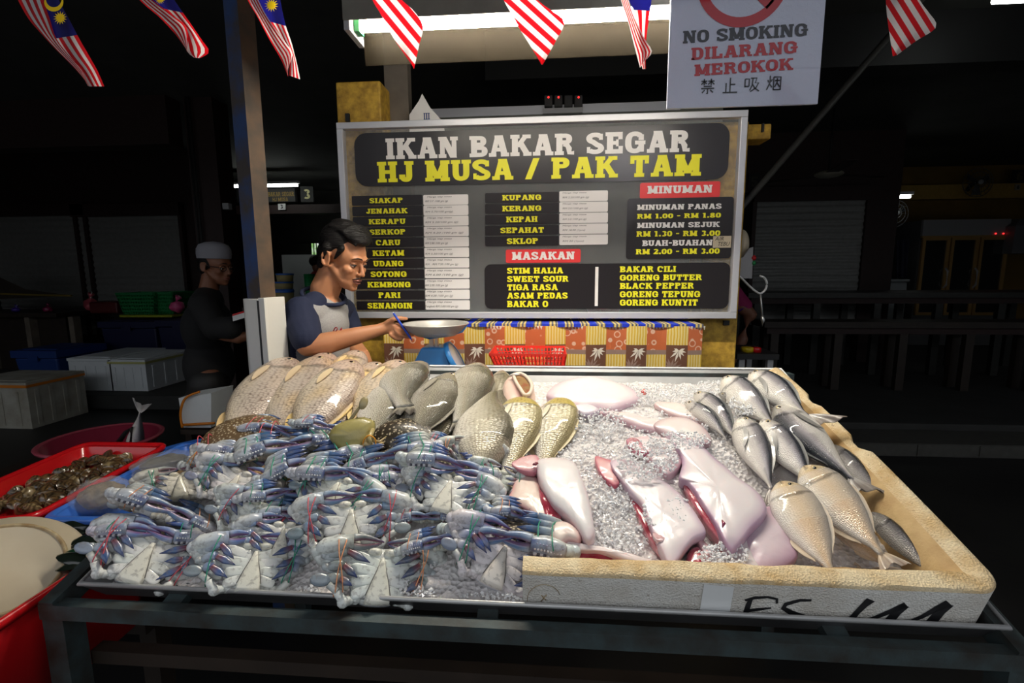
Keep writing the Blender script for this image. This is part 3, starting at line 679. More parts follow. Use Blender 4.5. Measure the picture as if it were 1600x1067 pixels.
mb = MB(); slabq(wt(0,0,0), wt(0,TLEN,0), wt(e,TLEN-e,-TH), wt(e,e,-TH), V((-t,0,0))); slabq(wt(W,0,0), wt(W,TLEN,0), wt(W-e,TLEN-e,-TH), wt(W-e,e,-TH), V((t,0,0)))
mb.build('side_wall', M['steel'], tray, False, True)
mb = MB(); mb.tube([wt(0,0,0), wt(W,0,0), wt(W,TLEN,0), wt(0,TLEN,0)], 0.005, n=8, closed=True); mb.build('rolled_rim', M['steel'], tray, True, True)
# table frame under it
tb = thing('display_table', 'dark green-grey welded steel table frame under the seafood tray', 'table', (-0.05, 1.3, 0))
FY = 0.815; zr = P(800, 1003, FY).z; zl_ = P(200, 958, FY).z
x0, x1 = P(78, 958, FY).x, P(1640, 1030, FY).x; zt = (P(300, 967, FY).z+P(1300, 1016, FY).z)/2
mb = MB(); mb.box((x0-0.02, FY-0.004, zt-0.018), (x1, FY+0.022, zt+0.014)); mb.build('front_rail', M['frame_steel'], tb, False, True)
bk = V((0, TY1-FY, TZ1-TZ0))
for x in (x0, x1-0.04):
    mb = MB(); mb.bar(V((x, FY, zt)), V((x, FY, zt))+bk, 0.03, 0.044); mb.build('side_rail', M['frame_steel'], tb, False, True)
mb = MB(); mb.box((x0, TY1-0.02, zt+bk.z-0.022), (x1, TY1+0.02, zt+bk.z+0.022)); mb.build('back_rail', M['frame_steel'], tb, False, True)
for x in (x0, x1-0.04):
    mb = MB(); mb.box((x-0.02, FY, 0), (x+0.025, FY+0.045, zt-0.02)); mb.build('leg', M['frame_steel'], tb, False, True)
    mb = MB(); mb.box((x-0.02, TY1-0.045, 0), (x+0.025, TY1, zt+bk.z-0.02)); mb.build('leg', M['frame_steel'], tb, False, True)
mb = MB(); z2 = P(800, 1056, FY+0.06).z; mb.box((x0+0.02, FY+0.05, z2-0.02), (x1-0.06, FY+0.08, z2+0.010)); mb.build('lower_rail', M['wood_dark'], tb, False, True)
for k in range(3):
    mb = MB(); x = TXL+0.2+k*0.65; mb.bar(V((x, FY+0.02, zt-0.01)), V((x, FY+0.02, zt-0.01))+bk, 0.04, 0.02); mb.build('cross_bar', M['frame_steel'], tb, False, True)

# ---- foam box: front wall and right wall of an old polystyrene box
fx0 = ts(T(816, 930, 0.03))[0]
fb = thing('foam_box', 'stained white polystyrene box wall with black marker strokes along the tray front', 'foam box', tuple(wt(W*0.7, 0.05, 0)))
FH = 0.074
prof = [(0.0,-0.024),(0.0,FH-0.006),(0.004,FH-0.001),(0.012,FH),(0.030,FH+0.001),(0.040,FH-0.002),(0.046,FH-0.010),(0.050,FH-0.03),(0.055,-0.03),(0.056,-0.046)]
prof2 = [(0.0,-0.024),(0.0,FH-0.006),(0.006,FH),(0.02,FH),(0.028,FH-0.006),(0.040,FH-0.014),(0.050,FH-0.024),(0.060,FH-0.038),(0.068,FH-0.055),(0.072,-0.046)]
xr_ = W-0.012; s0 = 0.012; rc = 0.05
path = [(fx0+0.012, s0+0.0, 0)]
path = []
for k in range(25): path.append((fx0+(xr_-rc-fx0)*k/24, s0, 0.0))
for k in range(1, 9):
    a = math.pi/2*k/8; path.append((xr_-rc+rc*math.sin(a), s0+rc-rc*math.cos(a), k/8))
sE = TLEN-0.025
for k in range(1, 31): path.append((xr_+0.0*k, s0+rc+(sE-s0-rc)*k/30, 1.0))
mb = MB(); rows = []
for i, (x, s, kk) in enumerate(path):
    a = path[max(i-1,0)]; b = path[min(i+1,len(path)-1)]
    dx, ds = b[0]-a[0], b[1]-a[1]; L = math.hypot(dx, ds); nx, ns = -ds/L, dx/L
    row = []
    for j, (p1, p2) in enumerate(zip(prof, prof2)):
        o = p1[0]*(1-kk)+p2[0]*kk; h = p1[1]*(1-kk)+p2[1]*kk
        nz = 0.0035*mnoise.noise(V((x*14, s*14, j*0.7)))*(1 if 1 < j else 0.3)
        if h > -0.04: h -= 0.062*(max(0, s-0.06)/TLEN)**2
        if kk == 1.0 and j in (1, 2, 3, 4): # broken outer edge of the right wall
            brk = 0.016 if 0.42 < s < 0.47 or 0.66 < s < 0.71 else (0.006 if s > 0.47 else 0.0)
            o += brk*(1 if j < 3 else 0.3); h -= brk*0.5
        row.append(mb.vert(wt(x+nx*(o+nz), s+ns*(o+nz), h+nz)))
    rows.append(row)
n = len(prof)
for A, B in zip(rows, rows[1:]):
    for j in range(n-1): mb.face((A[j], A[j+1], B[j+1], B[j]), 1 if (j == 0) else (2 if j >= 5 else 0))
    mb.face((A[n-1], A[0], B[0], B[n-1]), 0)
mb.face(rows[0][::-1], 1); mb.face(rows[-1], 0)
body = mb.build('box_wall', [M['foam_top'], M['foam'], M['foam_in']], fb, True, True, auto=0.9)
def ff(u, v):   # a point on the front face of the foam
    d = ray(u, v); nrm = TS; o = wt(0, s0-0.0008, 0); return CAM+d*((o-CAM).dot(nrm)/d.dot(nrm))
def stroke(mb, pts, wds):
    q = [ff(u, v) for u, v in pts]; px = 1/pxm(q[0]); out = []
    for i, p in enumerate(q):
        a, b = q[max(i-1,0)], q[min(i+1,len(q)-1)]; d = (b-a).normalized(); s = d.cross(TS).normalized()*wds[i]*px*.85
        out.append((p+s, p-s))
    for i in range(len(q)-1): mb.poly([out[i][0], out[i][1], out[i+1][1], out[i+1][0]])
mb = MB()
stroke(mb, [(1173,936),(1169,946),(1163,964)], (4,5,5)); stroke(mb, [(1164,938),(1180,934),(1200,933),(1214,936),(1214,943)], (3,4,3,3,2)); stroke(mb, [(1164,955),(1185,952),(1205,950)], (4,4,2))
stroke(mb, [(1268,938),(1250,938),(1228,944),(1224,950),(1236,957),(1252,963),(1254,968)], (3,4,5,5,6,7,8))
mb.build('marker_stroke', M['ink'], fb, False, True, label='black hand-drawn letters'); mb = MB()
stroke(mb, [(1361,937),(1350,946),(1338,958),(1327,971)], (9,7,6,7)); stroke(mb, [(1347,972),(1370,964),(1392,955),(1416,945)], (4,5,6,8)); stroke(mb, [(1415,946),(1400,958),(1386,974)], (8,9,10))
stroke(mb, [(1411,975),(1440,964),(1462,952),(1483,942)], (4,5,7,10)); stroke(mb, [(1481,944),(1468,957),(1451,977)], (12,10,11))
mb.build('marker_stroke', M['ink'], fb, False, True, label='black slanting marker strokes')
mb = MB()
o_ = TS*-0.0006; mb.poly([ff(1100,912)+o_, ff(1147,917)+o_, ff(1139,962)+o_, ff(1092,960)+o_][::-1]); mb.build('tape_strip', M['tape'], fb, False, True, label='pale strip of tape')
mb = MB(); cc = [ff(850+26*math.cos(a), 935+22*math.sin(a)) for a in [0.3*k for k in range(-11, 0)]]
mb.tube([p-TS*0.0005 for p in cc], 0.0006, n=4); mb.tube([ff(846,930), ff(853,938)], 0.0008, n=4); mb.tube([ff(854,929), ff(845,940)], 0.0008, n=4)
mb.build('moulded_ring', M['cream_stain'], fb, True, True)

# ------------------------------------------------------------------ crushed ice
ctl = []
for u, v, h in ((200,900,-.045),(330,905,-.036),(470,925,-.034),(640,925,-.028),(760,935,-.026),(775,915,-.022),(560,860,-.012),(680,875,-.008),(350,850,-.01),(230,840,-.02),
    (400,790,.012),(600,770,.022),(740,760,.012),(800,830,-.005),(330,720,.0),(480,690,.012),(640,700,.02),(730,740,.02),(800,750,.02),(300,660,-.03),
    (420,620,.0),(520,610,.01),(620,600,.0),(700,590,-.02),(760,640,.0),(820,600,-.02),(850,740,.02),(900,690,.030),(960,730,.04),(960,820,.04),(1050,740,.03),(1000,610,-.018),(1100,590,-.022),
    (1100,640,.02),(1150,620,.0),(1000,660,.025),(1100,700,.03),(1200,640,-.005),(1240,700,-.01),(1180,760,.0),(1300,760,-.03),(1220,800,-.02),(1320,880,-.028),(1250,890,-.02),(1430,890,-.035),(1120,880,.012),(950,880,.005),(1000,870,.01)):
    if 640 < v < 850 and u < 800: h -= .034
    x, s, _ = ts(T(u, v, h)); ctl.append((x, s, h))
CT = np.array(ctl)
def ice_h(x, s):
    w_ = np.exp(-((CT[:,0]-x)**2+(CT[:,1]-s)**2)/(2*0.075**2))+1e-9
    h = float((w_*CT[:,2]).sum()/w_.sum())
    ed = min(x-0.012, W-0.012-x, TLEN-0.05-s); h = max(h, -.036) if s < .04 else h
    return max(min(h, h-(0.03-ed)*0.5 if ed < 0.03 else h), -TH+0.004)
mb = MB()
NX, NS = 200, 110
def icep(a, b):
    x, s = 0.018+(W-0.036)*a, 0.0185+(TLEN-0.055)*b
    p = V((x*26, s*26, 0)); n_ = mnoise.fractal(p, 1.0, 2.0, 4)*0.0055+mnoise.noise(p*4)*0.003+mnoise.noise(p*9)*0.0018
    return wt(x, s, max(ice_h(x, s)+n_, -TH+0.002))
mb.grid(icep, NX, NS)
ice = mb.build('crushed_ice', [M['ice'], M['chip']], None, True)
tag(ice, 'crushed ice bed spread through the steel display tray', 'ice', kind='stuff')
def add_chips(name, label, spots_, seed):
    r = random.Random(seed); mb = MB()
    for (u, v, ru, rv, n_, hh) in spots_:
        for _ in range(n_):
            a = r.random()*6.283; q = math.sqrt(r.random())
            uu, vv = u+ru*q*math.cos(a), v+rv*q*math.sin(a)
            x, s, _h = ts(T(uu, vv, hh if hh is not None else 0.02))
            if not (0.02 < x < W-0.02 and 0.02 < s < TLEN-0.02): continue
            h = (ice_h(x, s)+0.004 if hh is None else hh)+r.random()*0.008
            c = wt(x, s, h); sz = r.uniform(0.0022, 0.0062)
            M3 = Matrix.Rotation(r.random()*6.28, 3, 'X') @ Matrix.Rotation(r.random()*6.28, 3, 'Z')
            ps = [c+M3@(V(k)*sz*r.uniform(0.6, 1.1)) for k in ((1,0,0),(-.6,.9,0),(-.6,-.8,.2),(0.1,0.1,1),(.1,0,-.8))]
            i = [mb.vert(p) for p in ps]
            for f in ((0,1,3),(1,2,3),(2,0,3),(1,0,4),(2,1,4),(0,2,4)): mb.face([i[k] for k in f])
    o = mb.build(name, M['chip'], None, False); tag(o, label, 'ice', kind='stuff'); return o
add_chips('ice_chips', 'loose glassy ice chips scattered over the rays and among the fish', [(960,730,90,70,900,None),(1000,650,120,50,800,None),(1010,605,130,18,700,None),(1110,680,70,60,500,None),
    (960,830,60,45,700,None),(700,588,90,14,350,None),(620,915,60,25,350,None),(470,915,30,20,200,None),(760,925,60,18,250,None),(620,865,60,18,250,None),(1130,595,40,18,260,None),(1180,660,50,40,300,None),
    (1240,700,60,60,300,None),(1300,880,60,20,150,None),(820,740,30,30,200,None),(1010,720,50,30,500,.075),(1040,800,40,30,200,.055),(930,660,50,20,300,.05),(1100,640,30,30,250,.045),(1165,632,26,18,350,.04),(985,620,60,16,300,.03),(1130,870,40,20,250,.05),(1060,690,50,14,300,.07)], 3)

# ------------------------------------------------------------------ fish
def lerp(a, b, t): return tuple(a[i]+(b[i]-a[i])*t for i in range(3))
PROF = {
 'snapper': dict(t=[0,.02,.06,.13,.22,.34,.46,.6,.74,.86,1], up=[.12,.30,.52,.78,.95,1,.96,.78,.50,.30,.26], dn=[.12,.28,.42,.60,.80,.95,1,.84,.52,.28,.24], deep=.185, thk=.52),
 'bass':    dict(t=[0,.02,.07,.15,.25,.36,.5,.64,.78,.88,1], up=[.04,.16,.34,.60,.86,1,.98,.80,.52,.38,.36], dn=[.04,.14,.32,.60,.86,1,.98,.82,.50,.36,.34], deep=.155, thk=.62),
 'mack':    dict(t=[0,.02,.06,.13,.22,.34,.48,.64,.8,.92,1], up=[.03,.22,.45,.72,.92,1,.96,.74,.40,.14,.12], dn=[.03,.20,.42,.70,.92,1,.94,.70,.36,.13,.11], deep=.165, thk=.62),
 'trev':    dict(t=[0,.02,.06,.13,.22,.34,.48,.64,.8,.92,1], up=[.05,.28,.52,.78,.96,1,.93,.72,.40,.16,.12], dn=[.05,.24,.46,.72,.92,1,.96,.78,.44,.16,.12], deep=.20, thk=.45),
}
def interp(xs, ys, t): return float(np.interp(t, xs, ys))
def fish(name, label, group, kind, hd, tl, material, colf, dors='R', roll=0.0, bend=0.0, deep=1.0, thk=1.0, tail=1.0, tailcol=(.35,.33,.3), fincol=(.75,.65,.5), pect=1, eye=True, dorsal=True, gill=True, sick=False, cam_mix=0.45, anal=True, pend=0.24):
    H, Tt = (hd if isinstance(hd, V) else T(*hd)), (tl if isinstance(tl, V) else T(*tl)); ax = Tt-H; L = ax.length; ax.normalize()
    N0 = (TN*(1-cam_mix)+(CAM-(H+Tt)/2).normalized()*cam_mix); n_ = (N0-ax*N0.dot(ax)).normalized()
    d = n_.cross(ax).normalized()
    if (d.dot(CR) > 0) != (dors == 'R'): d = -d
    if roll:
        c, s = math.cos(math.radians(roll)), math.sin(math.radians(roll)); d, n_ = d*c+n_*s, n_*c-d*s
    pr = PROF[kind]; D = pr['deep']*L*deep
    t_ = thing(name, label, 'fish', tuple((H+Tt)/2), group)
    nl, na = 44, 22; mb = MB(); rows = []
    def spine(t): return H+ax*(L*t)+d*(bend*L*(4*(t-0.5)**2-1))
    ph = rnd.random()*50
    for i in range(nl+1):
        t = (i/nl)**1.25 if i < nl*0.25 else None
        t = (i/nl); t = t*t*(1.6-0.6*t) if False else t
        u_, dn = interp(pr['t'], pr['up'], t)*D, interp(pr['t'], pr['dn'], t)*D
        th = D*pr['thk']*thk*interp([0,.03,.1,.25,.4,.6,.8,1],[.08,.30,.62,.92,1,.85,.5,.16], t)
        row = []
        for j in range(na):
            a = 2*math.pi*j/na; ca, sa = math.cos(a), math.sin(a)
            zz = (u_ if ca > 0 else dn)*ca; yy = th*math.copysign(abs(sa)**0.85, sa)
            cc = colf(t, ca)
            nz = 1+0.10*mnoise.noise(V((t*6+ph, ca*1.5, sa)))
            if gill and abs(t-(pend+0.035*(1-ca*ca)-0.03)) < 0.013 and abs(ca) < 0.85: cc = tuple(x*0.45 for x in cc)
            if gill and t < pend+0.035*(1-ca*ca)-0.03 and abs(ca) < .9: yy *= 1.07
            if t < .075 and abs(ca+.22-t) < .16: cc = tuple(x*0.35 for x in cc)
            row.append(mb.vert(spine(t)+d*zz+n_*yy, tuple(x*nz for x in cc), (t*L, (a if a < math.pi else 2*math.pi-a)/math.pi*D*1.7)))
        rows.append(row)
    for A, B in zip(rows, rows[1:]):
        for j in range(na): mb.face((A[j], A[(j+1) % na], B[(j+1) % na], B[j]))
    mb.face(rows[0][::-1]); mb.face(rows[-1])
    mb.build('body', material, t_, True, True)
    def fin(nm, fn, nu, nv, cf, th=0.0012):
        mb = MB(); mb.grid(lambda a, b: fn(a, b)+n_*th, nu, nv, col=cf); mb.grid(lambda a, b: fn(a, b)-n_*th, nu, nv, col=cf); return mb.build(nm, M['fin'], t_, True, True)
    zat = lambda t, s: (interp(pr['t'], pr['up'], t) if s > 0 else -interp(pr['t'], pr['dn'], t))*D
    if tail:
        e_ = spine(1.0); tp = interp(pr['t'], pr['up'], 1.0)*D; fl = 0.2*L*tail; fh = 0.16*L*tail
        def tf(a, b):
            s = b*2-1; return e_-ax*0.01*L+ax*(fl*a*(0.62+0.38*abs(s)))+d*(s*(tp*0.9+(fh-tp)*a**0.8))+n_*(0.006*math.sin(9*s)*a)
        fin('tail_fin', tf, 5, 12, lambda a, b: lerp(colf(0.95, 0), tailcol, min(1, a*1.6)))
    if dorsal:
        def df(a, b):
            t = 0.30+0.5*a; return spine(t)+d*(zat(t, 1)*0.96+0.028*L*b*math.sin(math.pi*min(1, a*1.05+0.06))**0.6)+ax*(0.03*L*b)
        fin('dorsal_fin', df, 16, 2, lambda a, b: lerp(colf(0.5, 0.9), fincol, b))
    if anal:
        def af(a, b):
            t = 0.62+0.22*a; return spine(t)+d*(zat(t, -1)*0.96-0.035*L*b*math.sin(math.pi*min(1, a+0.1))**0.6)+ax*(0.03*L*b)
        fin('anal_fin', af, 8, 2, lambda a, b: fincol)
    if pect:
        for side in ((1,) if pect == 1 else (1, -1)):
            base = spine(pend+0.02)+d*(-0.18*D if not sick else -0.05*D)+n_*side*(D*pr['thk']*thk*1.0+.004*L)
            ln = (0.17 if not sick else 0.27)*L
            def pf(a, b, base=base, side=side):
                s = b*2-1; wv = (math.sin(math.pi*min(1, 0.12+a*0.88))**0.7)*(0.024*L if not sick else 0.024*L)
                return base+ax*(ln*a)+d*(s*wv-(0.09*L*a*a if sick else 0.03*L*a))+n_*side*(0.010*L*math.sin(a*2.6)-0.01*L*a)
            fin('pectoral_fin', pf, 10, 4, lambda a, b: lerp(colf(0.3, -0.2), fincol if not sick else (.10,.10,.10), 0.45 if not sick else 0.8))
    if eye:
        te = 0.105; r = 0.026*L*(1.15 if kind in ('mack','trev') else 0.9)
        for side in (1, -1):
            th = D*pr['thk']*thk*interp([0,.03,.1,.25,.4],[.08,.30,.62,.92,1], te)
            c = spine(te)+d*(0.22*D)+n_*side*(th*0.90); rot = Matrix((ax, d, n_*side)).transposed()
            mb = MB(); mb.ell(c, (r, r, r*0.45), nu=14, nv=8, rot=rot); ey = mb.build('eye', M['eye_w'], t_, True, True)
            mb = MB(); mb.ell(c+n_*side*r*0.22, (r*0.62, r*0.62, r*0.3), nu=12, nv=6, rot=rot); mb.build('pupil', M['eye_b'], ey, True, True)
    return t_
def snap_col(yel=0.0, pink=0.0):
    back, mid, belly = (.42,.33,.27), (.62,.53,.45), (.82,.72,.58)
    def f(t, ca):
        c = lerp(mid, back, max(0, ca)) if ca > 0 else lerp(mid, belly, min(1, -ca*1.3))
        if t < 0.24: c = lerp(c, (.72,.52,.42), 0.45+pink)
        if t < 0.05: c = lerp(c, (.60,.28,.24), 0.5)
        y = max(0, mnoise.noise(V((t*5, ca*2, yel*9)))*1.2)+0.25*max(0, -ca)
        return lerp(c, (.84,.58,.22), min(0.75, y*yel))
    return f
G1 = 'pale red snappers with their heads along the back left of the tray'
FN = (.82,.58,.28)
fish('red_snapper', 'large scaly brownish-pink snapper, outermost at the left end of the snapper row', G1, 'snapper', (452,560,.06), (336,712,.03), M['snapper'], snap_col(.35,.05), 'R', 10, deep=1.02, bend=-.02, fincol=FN, tailcol=(.70,.42,.20))
fish('red_snapper', 'pale silvery-pink snapper, second from the left end of the row', G1, 'snapper', (500,558,.055), (412,720,.02), M['snapper'], snap_col(.5,.1), 'R', 12, deep=.98, fincol=FN, tailcol=(.8,.5,.25))
fish('red_snapper', 'dotted yellowish-pink snapper lying in front, head turned up beside the man\'s elbow', G1, 'snapper', (550,563,.085), (448,716,.04), M['snapper'], snap_col(.75,.1), 'R', 8, deep=1.0, fincol=(.86,.62,.25), tailcol=(.8,.5,.25))
fish('red_snapper', 'yellow-shouldered snapper lowest in the second layer, tail hidden behind the crabs', G1, 'snapper', (590,566,.05), (505,690,.02), M['snapper'], snap_col(1.0,.05), 'R', 8, deep=.9, fincol=(.86,.62,.25))
fish('red_snapper', 'pale yellow snapper with a pink mouth, rightmost of the snapper row', G1, 'snapper', (626,563,.07), (545,682,.03), M['snapper'], snap_col(.95,.1), 'R', 8, deep=1.05, fincol=(.86,.66,.30))
fish('red_snapper', 'snapper showing only its yellow head between two others below the man\'s forearm', G1, 'snapper', (560,548,.03), (500,640,.0), M['snapper'], snap_col(1.0,.05), 'R', 5, fincol=(.86,.62,.25))
fish('red_snapper', 'rosy snapper lying at the very back under the elbow of the man', G1, 'snapper', (512,552,.02), (455,650,.0), M['snapper'], snap_col(.2,.3), 'R', 5, fincol=FN)
def bass_col(dk=0.0, warm=0.0):
    back, mid, belly = (.085,.080,.062), (.41,.375,.29), (.84,.79,.70)
    def f(t, ca):
        c = lerp(mid, back, min(1, max(0, ca)*1.3)) if ca > 0 else lerp(mid, belly, min(1, -ca*1.5))
        if t < 0.25: c = lerp(c, (.55,.48,.36), 0.5)
        c = lerp(c, (.50,.42,.26), warm*0.5); return tuple(x*(1-dk) for x in c)
    return f
G2 = 'grey sea bass piled in the middle of the back row'
bf = dict(fincol=(.30,.27,.22), tailcol=(.09,.08,.07))
fish('sea_bass', 'fat smooth grey sea bass, lower left of the bass pile against the crabs', G2, 'bass', (640,588,.05), (560,712,.03), M['bass'], bass_col(-.15), 'R', 12, deep=1.5, thk=.9, pect=0, **bf)
fish('sea_bass', 'curled grey sea bass with a dark folded tail turned to the left', G2, 'bass', (668,570,.06), (634,636,.09), M['bass'], bass_col(-.1), 'R', 15, deep=1.6, bend=.18, tail=.9, pect=0, eye=False, **bf)
fish('sea_bass', 'long dark shiny sea bass lying over the middle of the bass pile', G2, 'bass', (708,584,.075), (628,700,.06), M['bass'], bass_col(.25, .3), 'R', 15, deep=1.25, thk=.9, **bf)
fish('sea_bass', 'sea bass with its rounded head at the tray wall and tail pointing down', G2, 'bass', (752,572,.05), (722,660,.06), M['bass'], bass_col(.0,.2), 'R', 12, deep=1.5, bend=.05, eye=False, pect=0, tail=.6, **bf)
fish('sea_bass', 'rough-scaled bass half sunk in ice under the tray\'s back rim, behind the pink fish mouth', G2, 'bass', (785,580,.01), (770,650,.0), M['grunter'], bass_col(.1,.5), 'R', 20, deep=1.2, eye=False, pect=0, tail=0, **bf)
fish('sea_bass', 'glistening scaled bass low in the ice between the dark bass and the crabs', G2, 'bass', (722,632,.015), (668,700,.02), M['grunter'], bass_col(-.05,.6), 'R', 30, deep=1.4, eye=False, pect=0, tail=0, **bf)
fish('sea_bass', 'silvery bass with big scales, its narrow end pointing up and belly over the blue claws', G2, 'bass', (752,738,.05), (762,614,.05), M['grunter'], bass_col(-.35,.1), 'R', 10, deep=1.55, eye=False, pect=0, tail=.35, gill=False, **bf)
fish('sea_bass', 'sea bass lying under the silvery big-scaled bass, only its flank showing', G2, 'bass', (783,718,.02), (780,612,.03), M['grunter'], bass_col(.1,.2), 'R', 20, deep=1.1, eye=False, pect=0, tail=0, gill=False, **bf)
def gold_col(t, ca):
    c = lerp((.66,.60,.46), (.38,.32,.16), max(0, ca)) if ca > 0 else lerp((.66,.60,.46), (.88,.85,.78), min(1, -ca*1.5))
    return lerp(c, (.62,.47,.06), 0.75) if t < .22 else c
G3 = 'golden-headed fish at the middle of the tray'
fish('golden_grunter', 'golden-headed scaly fish lying belly to the left, left of the pair', G3, 'snapper', (812,622,.06), (794,742,.03), M['grunter'], gold_col, 'R', 10, deep=1.35, fincol=(.78,.66,.42), tailcol=(.5,.45,.3), eye=False)
fish('golden_grunter', 'golden-headed scaly fish half covered by ice, right of the pair', G3, 'snapper', (876,622,.05), (845,738,.02), M['grunter'], gold_col, 'R', 16, deep=1.2, fincol=(.78,.66,.42), tailcol=(.5,.45,.3), eye=False)
# open pink mouth of a gutted fish
def pinkc(t, ca): return lerp((.80,.48,.42), (.85,.66,.56), abs(ca))
o = fish('gutted_fish', 'pink skinned fish with a gaping mouth above the golden-headed fish', None, 'bass', (806,584,.03), (818,668,.02), M['flesh'], pinkc, 'L', 10, deep=1.15, eye=False, pect=0, tail=0, dorsal=False, anal=False, gill=False)
mb = MB(); ring = [T(u, v, .07) for u, v in ((803,586),(814,584),(824,590),(831,602),(828,614),(820,617),(812,606),(806,596))]
mb.tube(spline(ring, 4, True), 0.006, (.82,.66,.55), n=8, closed=True); mb.build('jaw', M['flesh'], o, True, True)
mb = MB(); i0 = [mb.vert(p-TN*0.004, (.30,.18,.08)) for p in spline(ring, 4, True)]; mb.face(i0); mb.build('gullet', M['meat'], o, True, True)
mb = MB(); mb.tube([T(796,587,.07), T(803,585,.075), T(812,585,.08)], [.003,.006,.001], (.88,.80,.72), n=6); mb.build('tooth_ridge', M['flesh'], o, True, True)

def mack_col(dk=0.0):
    def f(t, ca):
        if ca > 0.78: c = (.04,.045,.06)
        elif ca > 0.40: c = lerp((.46,.43,.46), (.04,.045,.06), (ca-.40)/.38)
        else: c = lerp((.58,.54,.54), (.90,.86,.79), min(1, (0.40-ca)*1.2))
        if abs(ca-.40+.35*max(0,t-.3)) < .09: c = tuple(x*.72 for x in c)
        if t < .2: c = lerp(c, (.86,.80,.68), .35)
        return tuple(x*(1-dk) for x in c)
    return f
G4 = 'silver scads lined up along the right side of the tray'
mf = dict(fincol=(.16,.16,.15), tailcol=(.22,.19,.17), sick=True, anal=False)
fish('silver_scad', 'silver scad nearest the back right corner, its forked tail lying over the foam wall', G4, 'mack', (1172,583,.07), (1262,650,.075), M['mack'], mack_col(), 'R', 18, deep=1.12, **{**mf, 'tail': 1.5})
fish('silver_scad', 'silver scad partly buried in ice, second down from the back corner', G4, 'mack', (1130,590,.045), (1212,668,.03), M['mack'], mack_col(), 'R', 22, deep=1.15, **{**mf, 'tail': 0, 'pect': 0})
fish('silver_scad', 'small dark scad head poking out of the ice left of the buried scad', G4, 'mack', (1122,615,.03), (1185,640,.01), M['mack'], mack_col(.55), 'R', 30, deep=.9, **{**mf, 'tail': 0, 'pect': 0})
fish('silver_scad', 'thin scad bent in an arc on the ice, upper of the two beside the rays', G4, 'mack', (1085,614,.05), (1152,690,.04), M['mack'], mack_col(.1), 'R', 30, deep=.85, bend=-.05, **{**mf, 'tail': 0, 'pect': 0})
fish('silver_scad', 'thin scad bent in an arc on the ice, lower of the two beside the rays', G4, 'mack', (1070,628,.055), (1136,688,.045), M['mack'], mack_col(.1), 'R', 30, deep=.75, bend=-.06, **{**mf, 'tail': 0, 'pect': 0})
fish('silver_scad', 'upright silver scad with a curved grey fin, left one of the front pair', G4, 'mack', (1157,652,.065), (1206,765,.03), M['mack'], mack_col(), 'R', 14, deep=1.05, **mf)
fish('silver_scad', 'broad bright scad with a long thin fin, right one of the front pair', G4, 'mack', (1190,656,.075), (1272,762,.04), M['mack'], mack_col(-.05), 'R', 16, deep=1.05, **mf)
fish('silver_scad', 'dark-bellied scad turned over with its pale side towards the foam wall', G4, 'mack', (1212,634,.06), (1330,748,.05), M['mack'], lambda t, ca: mack_col(.05)(t, ca*0.9+.1), 'L', 12, deep=1.05, **{**mf, 'pect': 1})
fish('silver_scad', 'scad lying underneath the front pair, its scaly flank showing in the gap', G4, 'mack', (1198,716,.0), (1290,800,-.01), M['mack'], mack_col(.15), 'R', 25, deep=1.1, **{**mf, 'pect': 0, 'eye': False})
fish('silver_scad', 'dark scad squeezed against the inside of the foam wall behind the tan fish', G4, 'mack', (1292,694,.03), (1395,800,.025), M['mack'], mack_col(.5), 'R', 25, deep=.8, **{**mf, 'pect': 0, 'eye': False})
fish('silver_scad', 'long blue-black scad along the foot of the foam wall in the front right corner', G4, 'mack', (1362,800,.022), (1462,903,.012), M['mack'], mack_col(.6), 'R', 20, deep=.85, **{**mf, 'pect': 0, 'eye': False})
def trev_col(t, ca):
    c = lerp((.72,.56,.38), (.40,.38,.36), max(0, ca)**1.2) if ca > 0 else lerp((.72,.56,.38), (.82,.78,.72), min(1, -ca*1.4))
    if .5 < t < .95: c = lerp(c, (.74,.44,.22), .35*(1-abs(ca)))
    return lerp(c, (.60,.42,.16), .5) if t < .12 else c
G5 = 'tan trevallies at the front right of the tray'
tf_ = dict(fincol=(.62,.50,.36), tailcol=(.55,.46,.38), sick=True)
fish('tan_trevally', 'tan trevally with a round open eye, left one of the front pair', G5, 'trev', (1220,752,.07), (1302,898,.05), M['trev'], trev_col, 'R', 8, deep=1.08, **{**tf_, 'pect': 0, 'tail': .3})
fish('tan_trevally', 'tan trevally with a ragged tail, right one of the front pair', G5, 'trev', (1256,728,.075), (1378,866,.05), M['trev'], trev_col, 'R', 8, deep=1.08, **{**tf_, 'pect': 0, 'tail': .8})
fish('tan_trevally', 'orange-tinted trevally lying underneath the pair, only its lower flank showing', G5, 'trev', (1290,800,.018), (1385,886,.012), M['trev'], lambda t, ca: lerp(trev_col(t, ca), (.55,.30,.08), .4), 'R', 10, deep=.85, **{**tf_, 'pect': 0, 'eye': False, 'tail': 0})
fish('tan_trevally', 'dull brown trevally flat at the bottom of the front right corner', G5, 'trev', (1450,912,-.004), (1345,888,-.004), M['trev'], lambda t, ca: lerp(trev_col(t, ca), (.26,.20,.16), .6), 'R', 10, deep=.7, **{**tf_, 'pect': 0, 'eye': False, 'tail': .6})

